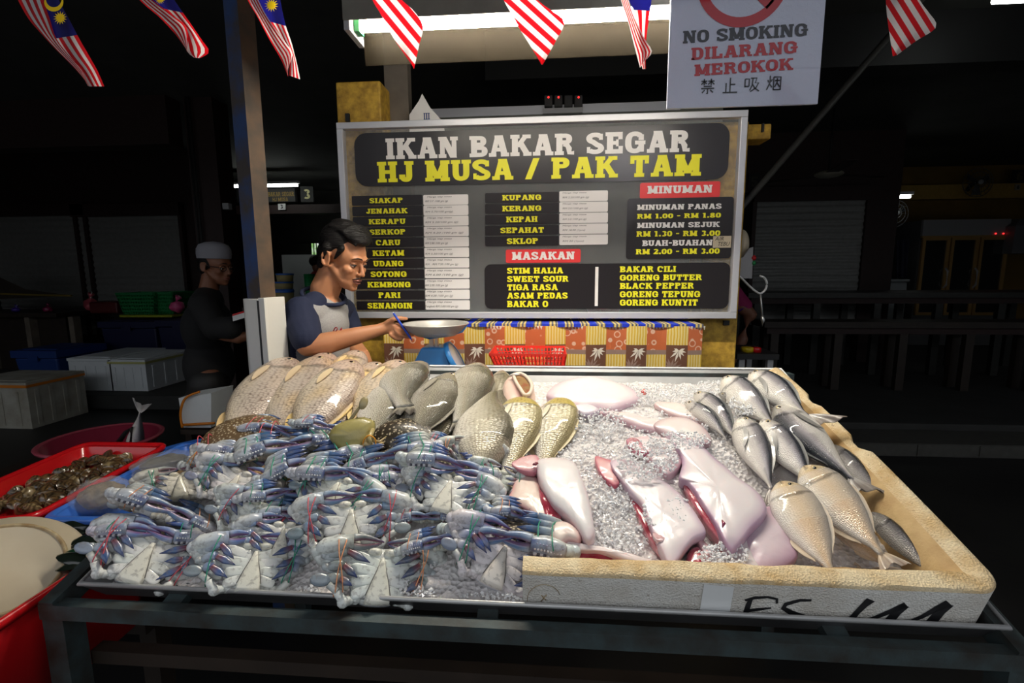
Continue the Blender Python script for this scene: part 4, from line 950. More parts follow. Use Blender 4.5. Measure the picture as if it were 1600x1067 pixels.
# ------------------------------------------------------------------ ray wings and cuts
def slab(px, h, thk, dome, cmid, cedge, ctr=None, power=4.5, hs=None, ew=0.42, redarc=None, ns=4, wob=0.0035):
    """fleshy sheet with a rounded rim from a smooth closed outline"""
    pts = [T(u, v, (hs[i] if hs else h)) for i, (u, v) in enumerate(px)]
    out = spline(pts, ns, True); k = len(out)
    c = T(*ctr, h) if ctr else sum(out, V((0,0,0)))/k
    nrm = (TN*0.75+(CAM-c).normalized()*0.25).normalized(); mb = MB(); ringsi = []
    R_ = [(0.99, -thk), (1.0, -thk*0.55), (0.992, -thk*0.15), (0.97, 0), (0.92, 0), (0.84, 0), (0.7, 0), (0.52, 0), (0.32, 0), (0.14, 0)]
    for r, dz in R_:
        row = []
        for i, p in enumerate(out):
            q = c+(p-c)*r
            hh = dz+dome*(1-r**power)
            hh += wob*mnoise.noise(q*22)+0.0012*mnoise.noise(q*60)
            f = max(0, (r-(1-ew))/ew)**1.4 if ew > 0 else 0
            cc = lerp(cmid, cedge, min(1, f+0.25*mnoise.noise(q*18)*(0.4+f)) if f+0.25*mnoise.noise(q*18)*(0.4+f) > 0 else 0)
            if redarc and redarc[0] <= i/k <= redarc[1] and r > 0.96: cc = (.50,.05,.09)
            row.append(mb.vert(q+nrm*hh, cc))
        ringsi.append(row)
    for A, B in zip(ringsi, ringsi[1:]):
        for i in range(k): mb.face((A[i], A[(i+1) % k], B[(i+1) % k], B[i]))
    t0 = mb.vert(c+nrm*dome, cmid)
    for i in range(k): mb.face((ringsi[-1][i], ringsi[-1][(i+1) % k], t0))
    mb.face(ringsi[0][::-1]); return mb
WH, PK, PU = (.80,.73,.74), (.72,.48,.54), (.48,.30,.44)
def rayw(label, px, h, thk, dome, cm=WH, ce=PK, cat='stingray', name='stingray_wing', mk='flesh', **k):
    t = thing(name, label, cat, tuple(T(*px[0], h)), k.pop('group', 'stingray wings on the ice'))
    slab(px, h, thk, dome, cm, ce, **k).build('wing', M[mk], t, True, True); return t
def addmeat(t, nm, px, h, thk, dome, cm=(.40,.035,.07), ce=(.62,.22,.26), mk='meat', **k): slab(px, h, thk, dome, cm, ce, wob=.009 if mk == 'meat' else .004, **k).build(nm, M[mk], t, True, True)
z5 = lambda L_: [(760+a/5, 700+b/5) for a, b in L_]
t = rayw('white folded ray lobe at the front left of the rays, beside the crabs', z5([(390,100),(480,76),(600,74),(690,110),(745,220),(790,350),(822,480),(842,600),(850,680),(800,735),(730,660),(680,590),(600,500),(500,415),(430,290),(395,195)]), .055, .035, .015, (.82,.78,.78), (.72,.58,.62), ctr=(886,768), ew=.2)
addmeat(t, 'snout', z5([(195,125),(230,90),(300,62),(400,62),(412,150),(365,190),(260,172)]), .055, .02, .004, (.76,.50,.50), (.55,.20,.26), 'flesh')
mb = MB(); p = [T(760+a/5, 700+b/5, .068) for a, b in ((362,130),(385,122),(405,118))]; mb.tube(p, [.002,.005,.002], (.25,.04,.07), n=8); mb.build('nostril', M['meat'], t, True, True)
addmeat(t, 'cut_flesh', z5([(415,320),(490,420),(580,495),(575,560),(500,620),(465,640),(455,520),(420,420)]), .036, .03, .006)
rayw('pinkish ray wing folded under the white lobe, its tip towards the crabs', z5([(235,180),(360,190),(410,260),(430,340),(470,450),(490,560),(465,630),(380,540),(290,475),(180,432),(160,395),(195,330)]), .03, .03, .010, (.76,.62,.54), (.62,.24,.28), ew=.35)
rayw('short beige fin stump below the white lobe', z5([(520,590),(600,572),(680,612),(742,680),(728,732),(640,722),(560,770),(490,720),(470,655)]), .045, .03, .014, (.80,.68,.62), (.66,.36,.36), name='stingray_piece')
t = rayw('long flat ray strip with a dark red cut side, lying along the foam wall', z5([(560,720),(700,742),(850,765),(1000,795),(1160,845),(1310,900),(1460,945),(1560,972),(1300,975),(1180,925),(1000,850),(880,815),(740,800),(640,775)]), .036, .03, .008, (.80,.70,.70), (.74,.56,.56), ctr=(980,868), ew=.25, name='stingray_piece')
addmeat(t, 'cut_flesh', z5([(500,720),(600,760),(740,802),(880,820),(1000,855),(1180,930),(1240,960),(1050,965),(900,950),(760,900),(640,830),(540,790)]), .022, .04, .010)
t = rayw('white ray wing in the middle of the rays, left edge cut red', [(952,722),(975,716),(1002,728),(1040,752),(1072,780),(1094,812),(1104,832),(1086,842),(1070,860),(1056,881),(1046,884),(1036,866),(1022,836),(1012,812),(1003,788),(980,762)], .058, .03, .007, WH, (.62,.46,.56), ctr=(1035,800), ew=.3)
addmeat(t, 'cut_flesh', [(978,757),(992,764),(1004,782),(1012,806),(1020,832),(1030,852),(1038,872),(1022,852),(1006,826),(992,796)], .038, .03, .006)
addmeat(t, 'gill_slit', [(1022,826),(1032,826),(1040,836),(1036,848),(1026,846),(1020,836)], .060, .012, .002, (.70,.44,.46), (.78,.60,.62))
rayw('thin red and pink cartilage stick poking out of the ice', [(930,712),(946,716),(957,722),(957,736),(964,746),(968,754),(960,758),(948,750),(938,738),(932,726)], .052, .02, .003, (.74,.44,.44), (.56,.10,.16), name='stingray_piece')
t = rayw('biggest white ray wing with a violet outer edge, right of the middle', [(1040,672),(1062,678),(1088,690),(1112,710),(1150,742),(1182,766),(1198,788),(1196,806),(1176,826),(1152,856),(1142,860),(1130,842),(1118,818),(1108,802),(1096,784),(1086,768),(1074,752),(1061,744),(1066,716),(1050,692)], .066, .035, .008, WH, PU, ctr=(1122,766), ew=.28)
addmeat(t, 'cut_flesh', [(1062,742),(1075,752),(1088,768),(1098,785),(1096,800),(1108,814),(1122,832),(1134,852),(1118,838),(1102,818),(1086,794),(1072,768)], .044, .034, .006)
mb = MB(); mb.tube([T(1128,812,.092), T(1131,818,.091), T(1129,824,.09)], [.001,.004,.001], (.22,.03,.08), n=8); mb.build('gill_slit', M['meat'], t, True, True)
rayw('violet-pink rounded ray wing beside the tan trevally', [(1166,808),(1184,796),(1202,790),(1226,793),(1246,806),(1242,824),(1243,842),(1248,866),(1232,884),(1208,896),(1182,897),(1164,876),(1154,852)], .035, .03, .011, (.70,.58,.62), (.50,.30,.42), ctr=(1200,848), ew=.75)
rayw('narrow white ray flap between the violet wing and the foam wall', [(1164,832),(1174,850),(1182,872),(1192,897),(1168,900),(1146,897),(1140,872),(1150,848)], .034, .02, .010, (.80,.72,.72), (.70,.54,.58), name='stingray_piece')
rayw('raw red ray gut lump sticking up at the foam wall', [(1076,862),(1090,855),(1102,868),(1106,884),(1104,900),(1082,900),(1070,884)], .03, .03, .012, (.46,.05,.09), (.70,.34,.38), mk='meat', name='stingray_piece')
rayw('pink rolled ray offcut right of the raw red lump', [(1088,842),(1100,846),(1112,862),(1116,880),(1122,898),(1104,898),(1098,872)], .032, .02, .010, (.76,.52,.54), (.66,.32,.36), name='stingray_piece')
rayw('smooth white ray belly with a purple tip at the back of the ice', [(853,616),(868,600),(897,591),(925,588),(952,594),(986,606),(1000,624),(966,640),(938,640),(912,640),(884,632),(864,626)], .03, .03, .020, (.83,.76,.76), (.66,.48,.56), ctr=(925,616), ew=.35)
rayw('narrow white ray fin curled in front of the smooth white belly', [(895,636),(908,632),(928,634),(938,642),(928,648),(910,648)], .05, .012, .010, (.80,.72,.76), (.52,.40,.52), name='stingray_piece')
rayw('long white ray strip mostly under ice below the smooth white belly', [(936,644),(962,643),(990,648),(1014,654),(1040,660),(1064,672),(1030,674),(1000,668),(966,656)], .04, .02, .012, (.80,.70,.68), PK, name='stingray_piece')
rayw('white ray slice with a brownish-violet raised edge near the bent scads', [(1020,664),(1034,655),(1060,651),(1084,657),(1103,669),(1112,690),(1092,694),(1062,686),(1036,676)], .05, .02, .010, (.80,.72,.70), (.50,.32,.36), name='stingray_piece')
rayw('small white ray slice directly left of the bent scads', [(1022,630),(1048,628),(1080,636),(1100,648),(1106,662),(1078,656),(1046,646)], .038, .02, .008, (.82,.74,.70), (.70,.50,.50), name='stingray_piece')
t = rayw('ice-covered white ray wing with a red stalk end in the centre of the heap', [(980,690),(996,682),(1030,682),(1058,686),(1070,704),(1062,730),(1044,742),(1022,726),(1004,706)], .05, .03, .010, (.80,.72,.73), PK)
addmeat(t, 'stalk', [(978,688),(990,683),(1000,688),(1008,698),(1014,708),(1000,706),(986,700)], .058, .02, .003, (.70,.44,.48), (.52,.16,.24))
rayw('tiny bright red scrap lying on the ice at the back', [(1001,612),(1006,608),(1011,611),(1009,614),(1004,614)], .004, .008, .004, (.80,.07,.06), (.75,.08,.06), mk='meat', name='meat_scrap', cat='scrap', group=None)
# ------------------------------------------------------------------ crabs
CW, CB, CD, CP, CG = (.80,.80,.77), (.10,.20,.42), (.018,.035,.15), (.07,.015,.09), (.40,.43,.42)
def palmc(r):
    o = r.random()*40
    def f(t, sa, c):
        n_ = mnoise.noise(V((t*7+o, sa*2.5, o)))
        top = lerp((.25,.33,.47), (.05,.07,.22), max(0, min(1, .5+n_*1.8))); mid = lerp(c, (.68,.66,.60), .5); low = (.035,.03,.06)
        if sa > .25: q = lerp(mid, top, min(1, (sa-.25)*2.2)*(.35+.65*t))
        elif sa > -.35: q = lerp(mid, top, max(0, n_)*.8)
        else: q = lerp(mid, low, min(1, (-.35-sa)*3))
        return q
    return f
def crab_base(name, label, u, v, h, wpx, rot, elev, group, yaw=0):
    c = T(u, v, h); toc = (CAM-c).normalized(); hz = V((toc.x, toc.y, 0)).normalized()
    # outward direction between level and straight up; elev in degrees
    q_ = random.Random(hash((round(u), round(v), wpx)) % 9999); rot += q_.uniform(-9, 9); yaw += q_.uniform(-14, 14); elev += q_.uniform(-8, 8)
    e = math.radians(elev); n_ = hz*math.cos(e)+EZ*math.sin(e)
    r = CR-n_*CR.dot(n_); r.normalize(); up = n_.cross(r)
    m3 = Matrix((r, up, n_)).transposed() @ Matrix.Rotation(math.radians(rot), 3, 'Z') @ Matrix.Rotation(math.radians(yaw), 3, 'Y')
    t = thing(name, label, 'crab', tuple(c), group, m3)
    s = wpx/pxm(c)/0.25
    return t, s
def twine(t, s, pts, col, r=.0011):
    mb = MB(); mb.tube([V(p)*s for p in spline(pts, 5, True)], r*max(s, .8), n=5, closed=True); mb.build('twine', M[col], t, True)
for nm, c in (('tw_green', (.02,.30,.18)), ('tw_red', (.62,.09,.12)), ('tw_orange', (.80,.34,.16)), ('tw_bright', (.90,.36,.02))): M[nm] = mat(nm, c, 0.45)
def cj(r, c, a=.10): return tuple(max(0, x*(1+r.uniform(-a, a))) for x in c)
def claw_fingers(mb, base, tip, r, wid, cb, ct, s, up):
    """two toothed fingers from the palm end to the tip"""
    b, t = V(base), V(tip); d = (t-b).normalized(); L = (t-b).length; up = (V(up)-d*V(up).dot(d)).normalized()
    for sg_, k in ((1, 1.0), (-1, .93)):
        p = [b+up*sg_*wid*.75, b+d*L*.3+up*sg_*wid*.95, b+d*L*.7+up*sg_*wid*.55, b+d*L*k+up*sg_*wid*(.06 if sg_ > 0 else .12)]
        cs = [lerp(CW, cb, .6), cb, lerp(cb, ct, .5), ct]
        pp = spline(p, 3); n = len(pp); ci = [lerp(cs[min(3, int(i/(n-1)*3))], cs[min(3, int(i/(n-1)*3)+1)], (i/(n-1)*3) % 1) for i in range(n)]
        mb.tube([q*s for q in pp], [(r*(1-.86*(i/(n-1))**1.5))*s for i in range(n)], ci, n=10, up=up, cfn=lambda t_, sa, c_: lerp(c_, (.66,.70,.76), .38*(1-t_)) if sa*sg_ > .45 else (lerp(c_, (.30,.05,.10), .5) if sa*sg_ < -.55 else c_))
        for i in range(3, n-3, 2): mb.ell((pp[i]-up*sg_*r*.55)*s, r*.26*s, (.8,.8,.8), nu=5, nv=4)
def crab_belly(label, u, v, h, wpx, rot=0, elev=48, tw='tw_green', seed=0, blue=None, group='belly-up blue swimmer crabs', dirty=0.0, yaw=0, sides=(1,1), name='blue_crab', clawup=0.0, paddle=True):
    r = random.Random(seed+11); t, s = crab_base(name, label, u, v, h, wpx, rot, elev, group, yaw)
    wh = lerp(cj(r, CW, .04), (.52,.46,.34), dirty); lw = lerp(wh, (.40,.45,.48), .25+.6*r.random()); bl = cj(r, blue or CB); bd = cj(r, CD)
    mb = MB()
    # carapace seen from below with its pointed sides
    outl = [(-.074,.016),(-.056,.030),(-.040,.043),(-.018,.048),(.018,.048),(.040,.043),(.056,.030),(.074,.016),(.052,-.014),(.036,-.038),(.018,-.047),(-.018,-.047),(-.036,-.038),(-.052,-.014)]
    out = spline([(a, b, 0) for a, b in outl], 3, True); k = len(out); rr = []
    for q, z, c in ((.80,-.020,(.16,.20,.26)),(.97,-.008,(.28,.32,.40)),(1.0,-.001,(.5,.54,.6)),(.95,.006,wh),(.80,.0125,wh),(.5,.0160,wh),(.2,.018,wh)):
        rr.append([mb.vert(V((p.x*q*s, p.y*q*s, z*s)), c) for p in out])
    for A, B in zip(rr, rr[1:]):
        for i in range(k): mb.face((A[i], A[(i+1) % k], B[(i+1) % k], B[i]))
    mb.face(rr[0][::-1]); mb.face(rr[-1])
    for sd in (-1, 1):   # breastplate segments
        for i in range(4):
            y = .026-.0170*i; x = .028-.0015*i
            mb.ell(V((sd*x, y, .0140))*s, (V((.0300-.002*i, .0094, .0036))*s)[:], cj(r, wh, .02), nu=16, nv=7, rot=Matrix.Rotation(sd*(.30-.22*i), 3, 'Z'), power=.55)
        mb.ell(V((sd*.015, .040, .012))*s, (V((.014,.008,.010))*s)[:], lerp(wh, (.78,.70,.48), .35), nu=10, nv=6)
    mb.build('body', M['crab'], t, True)
    mb = MB(); ab = [(-.0025,.027),(.0025,.027),(.0075,.008),(.0135,-.010),(.0195,-.032),(.0205,-.044),(-.0205,-.044),(-.0195,-.032),(-.0135,-.010),(-.0075,.008)]
    rr = []
    for q, z in ((1.08,.015),(1.0,.0258),(.86,.0275),(.4,.028)):
        rr.append([mb.vert(V((a*q, (b+.015)*q-.015, z))*s, lerp(wh, (.80,.74,.56), .45)) for a, b in ab])
    for A, B in zip(rr, rr[1:]):
        for i in range(len(ab)): mb.face((A[i], A[(i+1) % len(ab)], B[(i+1) % len(ab)], B[i]))
    mb.face(rr[-1]); mb.build('abdomen', M['crab'], t, True)
    mb = MB()   # dark seam either side of the tail flap
    for sd in (-1, 1): mb.tube([V((sd*a*1.10, b, z))*s for a, b, z in ((.0025,.027,.0225),(.0075,.008,.0245),(.0135,-.010,.0235),(.0195,-.032,.020))], .0008*s, (.16,.15,.14), n=5)
    mb.build('seam', M['crab'], t, True)
    for sd, on in ((-1, sides[0]), (1, sides[1])):
        if not on: continue
        for i in range(3):
            y0 = .024-.019*i; j = lambda a=.004: r.uniform(-a, a)
            kn = V((sd*(.100-.005*i+j()), y0+.008+j(), .008+.003*i)); tip1 = V((sd*(.064+.004*i+j(.006)), y0+.012+j(.006), .022+.002*i)); tip = V((sd*(.028+.008*i+j(.008)), y0-.004-.016*r.random(), .030+.002*i))
            mb = MB(); a = V((sd*.052, y0-.002, .002)); bl_ = lerp(bl, CG, r.random()*.45)
            mb.tube([p*s for p in (a, a.lerp(kn, .5), kn)], [.0090*s, .0098*s, .0072*s], [wh, lw, lw], n=8)
            mb.ell(kn*s, .0078*s, lw, nu=8, nv=6)
            mid = kn.lerp(tip1, .55)
            mb.tube([p*s for p in (kn, mid, tip1)], [.0066*s, .0094*s, .0078*s], [lw, lerp(lw, bl_, .45), lerp(lw, bl_, .85)], n=8, squash=.6)
            mb.tube([p*s for p in (tip1, tip1.lerp(tip, .12), tip1.lerp(tip, .5), tip)], [.0072*s, .0050*s, .0072*s, .0005*s], [bl_, (.20,.05,.06), lerp(bl_, bd, .5), bd], n=8, squash=.45)
            mb.build('walking_leg', M['crab'], t, True)
        # swimming leg
        mb = MB(); b0 = V((sd*.036, -.036, .004)); b1 = V((sd*.056, -.043, .012)); b2 = V((sd*.070, -.028, .022))
        mb.ell(b0*s, .0105*s, wh, nu=10, nv=7); mb.ell(b1*s, .0105*s, wh, nu=10, nv=7)
        mb.tube([p*s for p in (b0, b1, b2)], [.009*s, .009*s, .007*s], [wh, wh, wh], n=8)
        if paddle and r.random() < .55:
            b3 = V((sd*.086, -.018, .022)); mb.tube([b2*s, b3*s], [.006*s, .006*s], [wh, CG], n=8)
            mb.ell((b3+V((sd*.014, .006, 0)))*s, (V((.017,.011,.0035))*s)[:], cj(r, (.24,.28,.34)), nu=12, nv=6)
        mb.build('swimming_leg', M['crab'], t, True)
        # claw
        mb = MB(); y = .040+clawup; w0 = V((sd*.044, .028, .002)); w1 = V((sd*.098, .018, .0)); w2 = V((sd*.114, .036, .004)); p1 = V((sd*.102, y+.004, .010)); p2 = V((sd*.056, y+.014, .014)); tp = V((sd*r.uniform(-.004,.008), y+.016+r.uniform(-.004,.004), .018))
        mb.tube([p*s for p in (w0, w0.lerp(w1, .5), w1)], [.010*s, .012*s, .010*s], [wh, wh, lerp(wh, bl, .2)], n=9)
        mb.ell(w2*s, .0125*s, lerp(wh, bl, .15), nu=10, nv=8); mb.tube([w1*s, w2*s], [.010*s, .011*s], [wh, wh], n=8)
        mb.tube([p*s for p in (w2, p1, p1.lerp(p2, .5), p2)], [.011*s, .0150*s, .0165*s, .0135*s], [wh, wh, lerp(wh, bl, .3), lerp(wh, bl, .6)], n=12, squash=1.1)
        claw_fingers(mb, p2, tp, .0072, .0090, bl, CP if r.random() < .5 else bd, s, (0, 1, .2))
        mb.build('claw', M['crab'], t, True)
        if tw:
            x = sd*(.072+r.uniform(-.004,.004))
            twine(t, s, [(x,-.030,.026),(x+.002*sd,.0,.034),(x,.03,.036),(x-.004*sd,.058,.024),(x,.060,-.006),(x,.02,-.018),(x,-.030,-.004)], tw)
            if r.random() < .6: twine(t, s, [(x-.012*sd,-.026,.024),(x-.004*sd,.0,.035),(x+.006*sd,.03,.037),(x+.010*sd,.060,.022),(x+.006*sd,.062,-.006),(x,.02,-.019),(x-.01*sd,-.028,-.004)], tw)
    return t
def crab_front(label, u, v, h, wpx, rot=0, elev=22, tw='tw_green', seed=0, group='blue swimmer crabs seen from the front with folded claws', back='carapace', yaw=0, sides=(1,1), backsize=1.0, mottle=(.20,.20,.45), legs=True, name='blue_crab', fingers='cross', pale=0.0):
    r = random.Random(seed+101); lw = lerp(CW, (.46,.48,.45), .4+.6*r.random()); t, s = crab_base(name, label, u, v, h, wpx, rot, elev, group, yaw)
    wh = cj(r, CW, .05); bl = lerp(cj(r, CB), CW, pale); bd = cj(r, CD)
    mb = MB(); mb.ell(V((0,-.008,-.030))*s, (V((.074,.020,.048))*s)[:], lambda p: wh if p.y < .3 else (.3,.28,.25), nu=20, nv=12)
    for i in range(5): mb.ell(V((-.020+.010*i, -.006-.004*abs(i-2), .014))*s, (V((.0075,.011,.008))*s)[:], lerp(wh, (.62,.54,.36), r.random()*.6), nu=8, nv=6)
    mb.build('body', M['crab'], t, True)
    mb = MB()   # domed upper shell with a spiny rim
    def cp(a, b):
        th = 2*math.pi*a; q = b; rx, rz = .080*backsize, .054*backsize
        x = q*rx*math.cos(th); z = q*rz*math.sin(th)*1.0
        return V((x, .002+.020*backsize*(1-q**2.2), -.030+z))*s
    mb.grid(cp, 28, 7)
    for i in range(15):
        a = math.pi*(i/14); p = V((.080*backsize*math.cos(a), .001, -.030+.054*backsize*math.sin(a)))*s; d = V((math.cos(a), 0, math.sin(a)))
        mb.tube([p-d*.004*s, p+d*(.006 if i not in (0, 14) else .016)*s], [.0032*s, .0004*s], None, n=6)
    mb.build('carapace', M[back], t, True)
    mb = MB()
    for sd in (-1, 1):
        mb.tube([V((sd*.014,.008,.022))*s, V((sd*.018,.014,.030))*s], [.0026*s, .0026*s], (.5,.5,.5), n=6); mb.ell(V((sd*.019,.015,.032))*s, .0036*s, (.01,.01,.01), nu=8, nv=6)
    mb.build('eye_stalk', M['crab'], t, True)
    for sd, on in ((-1, sides[0]), (1, sides[1])):
        if not on: continue
        ja = r.uniform(-.006,.006)
        mb = MB(); w0 = V((sd*.05,-.006,-.005)); w1 = V((sd*.110,-.012,.006)); w2 = V((sd*.121,-.004,.020)); p1 = V((sd*.104,-.002+ja,.032)); p2 = V((sd*.050, .002-ja,.042)); tp = V((sd*(-.020 if fingers == 'cross' else .0)+r.uniform(-.004,.004), .006+ja*1.5, .044))
        mb.tube([p*s for p in (w0, w1, w2)], [.009*s, .011*s, .011*s], [wh, wh, lerp(wh, bl, .3)], n=9)
        mb.ell(w2*s, .0125*s, lerp(wh, bl, .3), nu=10, nv=8)
        n = 14; cs = [lerp(wh, bl, .1+.4*i/n) for i in range(n+1)]
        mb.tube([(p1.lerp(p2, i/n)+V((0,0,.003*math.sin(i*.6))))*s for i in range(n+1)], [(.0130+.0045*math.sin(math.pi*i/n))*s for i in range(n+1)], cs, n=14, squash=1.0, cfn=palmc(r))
        mb.tube([w2*s, p1*s], [.011*s, .0115*s], [lerp(wh, bl, .3), cs[0]], n=9)
        for i in range(9):   # rows of pale knobs and a dark lower edge
            q = p1.lerp(p2, .04+.1*i)
            mb.ell((q+V((0,-.0135,.009)))*s, (V((.0045,.0040,.004))*s)[:], (.05,.05,.08) if i % 2 else (.60,.60,.64), nu=6, nv=5)
            mb.ell((q+V((0,-.0045,.0158)))*s, .0022*s, (.84,.84,.88), nu=6, nv=4); mb.ell((q+V((.003,.004,.0158)))*s, .0018*s, lerp(mottle, CW, .3), nu=6, nv=4)
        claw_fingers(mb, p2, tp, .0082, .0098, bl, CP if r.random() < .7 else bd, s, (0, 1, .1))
        mb.build('claw', M['crab'], t, True)
        j = lambda a=.004: r.uniform(-a, a)
        for i in range(3 if legs else 0):
            y = .016+.0075*i; z = .012-.014*i; j = lambda a=.004: r.uniform(-a, a)
            a, b, c, d = V((sd*.100, y-.008, z-.008)), V((sd*(.088+j()), y+.003, z)), V((sd*(.050+j()), y+.009+j(), z+.006)), V((sd*(.012+j(.008)), y+.008+j(), z+.010))
            mb = MB(); mb.tube([p*s for p in (a, b, b.lerp(c, .5), c)], [.006*s, .0070*s, .0082*s, .0066*s], [lw, lw, lerp(lw, bl, .45), lerp(bl, CG, .3)], n=8, squash=.75)
            mb.tube([p*s for p in (c, c.lerp(d, .5), d)], [.0062*s, .0056*s, .0006*s], [bl, lerp(bl, bd, .6), bd], n=8, squash=.6)
            mb.build('walking_leg', M['crab'], t, True)
        if r.random() < .6:
            mb = MB(); a = V((sd*.066,-.012,-.05)); b = V((sd*.092,-.016,-.03)); mb.tube([a*s, b*s], [.007*s, .006*s], [wh, CG], n=8); mb.ell((b+V((sd*.012,-.004,.012)))*s, (V((.013,.009,.0035))*s)[:], cj(r, (.24,.28,.34)), nu=12, nv=6); mb.build('swimming_leg', M['crab'], t, True)
        if tw:
            for x in (sd*(.062+j()), sd*(.084+j())):
                twine(t, s, [(x,-.020,.030),(x+.004*sd,-.006,.050),(x,.012,.050),(x-.006*sd,.034,.014),(x,.030,-.030),(x,-.014,-.028)], tw)
    return t
GB = 'belly-up blue swimmer crabs'; GF = 'front-facing blue swimmer crabs'
# front row along the tray rim, left to right
crab_belly('white-bellied crab tied with red twine at the front left corner of the tray', 228, 876, .004, 200, -12, 45, 'tw_red', 1)
crab_belly('bright white crab with deep blue leg tips and green twine, second in the front row', 395, 889, .0, 195, -3, 50, 'tw_green', 2, (.08,.18,.48), yaw=6)
crab_belly('belly-up crab with olive-black leg tips and orange twine, third in the front row', 592, 902, .0, 215, -2, 48, 'tw_orange', 3, (.10,.14,.12))
crab_belly('belly-up crab tilted beside the foam box corner, green twine on its left legs', 778, 878, .006, 205, -16, 46, 'tw_green', 4)
# second row
crab_front('front-facing crab with mottled claws in green twine right above the front left corner crab', 242, 836, .02, 160, -4, 24, 'tw_green', 5, GF)
crab_belly('pale underside crab with grey paddle legs and no twine, below the red-tied crab', 440, 846, .01, 150, 8, 40, None, 6, group=GB, dirty=.15)
crab_belly('small-bellied crab tied in tangled red twine, left of centre above the front row', 396, 812, .035, 150, -14, 38, 'tw_red', 7, group=GB, dirty=.12)
crab_belly('broad white crab with red twine and a plain triangular flap, centre of the lower pile', 550, 822, .035, 195, 1, 44, 'tw_red', 8, group=GB)
crab_front('front-facing crab bound with a thick bundle of orange twine above the olive-legged crab', 690, 846, .02, 140, 6, 24, 'tw_orange', 9, GF, sides=(1,1))
crab_front('long blue-clawed crab with green twine pointing right to the pink ray stump', 795, 838, .022, 215, -14, 24, 'tw_green', 10, GF, pale=0)
# third row
crab_front('crab with crossed claw tips and loose orange twine at the blue tray\'s edge', 260, 802, .035, 165, -8, 24, 'tw_orange', 11, GF)
crab_belly('large white crab with an ivory triangle flap and green twine, right in the pile', 700, 776, .045, 175, -10, 46, 'tw_green', 12, group=GB)
crab_belly('white crab turned sideways with a smooth pale claw and green twine, middle of the pile', 525, 776, .055, 165, -18, 40, 'tw_green', 13, group=GB, yaw=-16)
crab_front('front-facing crab with purple claw tips meeting, left of the sideways white crab', 440, 772, .05, 130, 8, 26, 'tw_green', 14, GF)
crab_belly('crab with a blue pointed leg raised and green twine, left middle of the pile', 365, 762, .045, 150, -14, 36, 'tw_green', 15, group=GB)
crab_belly('beige dull crab with green twine next to the grey plastic bag', 280, 762, .03, 125, 22, 42, 'tw_green', 16, (.30,.28,.28), group=GB, dirty=.55)
crab_belly('pale crab with its legs bunched up in orange twine above the beige crab', 330, 733, .035, 105, -28, 40, 'tw_bright', 17, (.5,.55,.6), group=GB, dirty=.2)
crab_belly('crab mostly hidden behind the large bright white crab, its blue bent legs to the left', 628, 764, .03, 120, -6, 40, 'tw_green', 18, group=GB)
crab_front('crab with a mottled purple claw tucked right below the large bright white crab', 668, 806, .02, 110, -4, 22, 'tw_red', 19, GF, sides=(1,1))
crab_front('crab claw with orange twine lying against the pinkish ray wing', 815, 802, .02, 120, -6, 22, 'tw_orange', 20, GF)
# upper rows
crab_front('crab with one big pale blue claw pointing left in green twine, centre of the pile', 545, 742, .06, 170, -8, 26, 'tw_green', 21, GF, sides=(1,1))
crab_front('dark mottled crab with two claws tip to tip, just below the olive mud crab', 490, 722, .06, 165, 9, 24, 'tw_green', 22, GF)
crab_front('crab with a long smooth blue finger in green twine, right below the mud crab', 610, 714, .065, 160, 8, 24, 'tw_green', 23, GF)
crab_front('crab with an open claw and a long knobbly arm slanting down to the right', 706, 730, .06, 170, -20, 24, 'tw_green', 24, GF)
crab_belly('smooth ivory crab with orange twine and a clear grey paddle at the golden fish', 735, 716, .04, 120, -12, 30, 'tw_orange', 25, (.5,.5,.5), group=GB, dirty=.1)
crab_front('crab with a claw slanting up to the right, left of the mud crab', 445, 700, .055, 165, 14, 26, 'tw_green', 26, GF)
crab_front('brown-backed crab tied in red twine at the upper left edge of the pile', 375, 697, .055, 165, -2, -32, 'tw_red', 27, 'speckle-backed crabs', 'carapace_brown', pale=.6, backsize=1.15, legs=False)
crab_front('crab with a straight blue claw in red twine tucked under the dotted snapper', 440, 674, .05, 130, 2, 24, 'tw_red', 28, GF)
crab_front('blue-fingered crab raising one claw right beside the mud crab\'s shell', 512, 672, .055, 110, -12, 26, 'tw_red', 29, GF)
crab_front('black-backed crab with white speckles right of the mud crab', 628, 690, .06, 130, -6, -40, None, 30, 'speckle-backed crabs', 'carapace', sides=(0,0), backsize=1.1)
crab_front('small crab with a dark spotted arm lying on the ice below the silvery bass', 702, 698, .03, 95, -8, 22, 'tw_red', 31, GF)
crab_belly('pale crab at the right edge of the pile, legs bundled towards the pinkish ray wing', 775, 754, .03, 110, -14, 36, 'tw_green', 32, (.45,.5,.55), group=GB, dirty=.1)
crab_front('crab down in the shadowy gap between the red-tied crabs, left half of the pile', 470, 800, .02, 130, 0, 24, 'tw_green', 33, GF)
crab_belly('crab sunk in the gap at the middle of the pile behind the crossed claws', 590, 790, .02, 120, 10, 40, 'tw_green', 34, group=GB, dirty=.1)
crab_front('crab wedged in the dark gap at the left below the brown-backed crab', 395, 722, .02, 150, -4, 24, None, 35, GF)
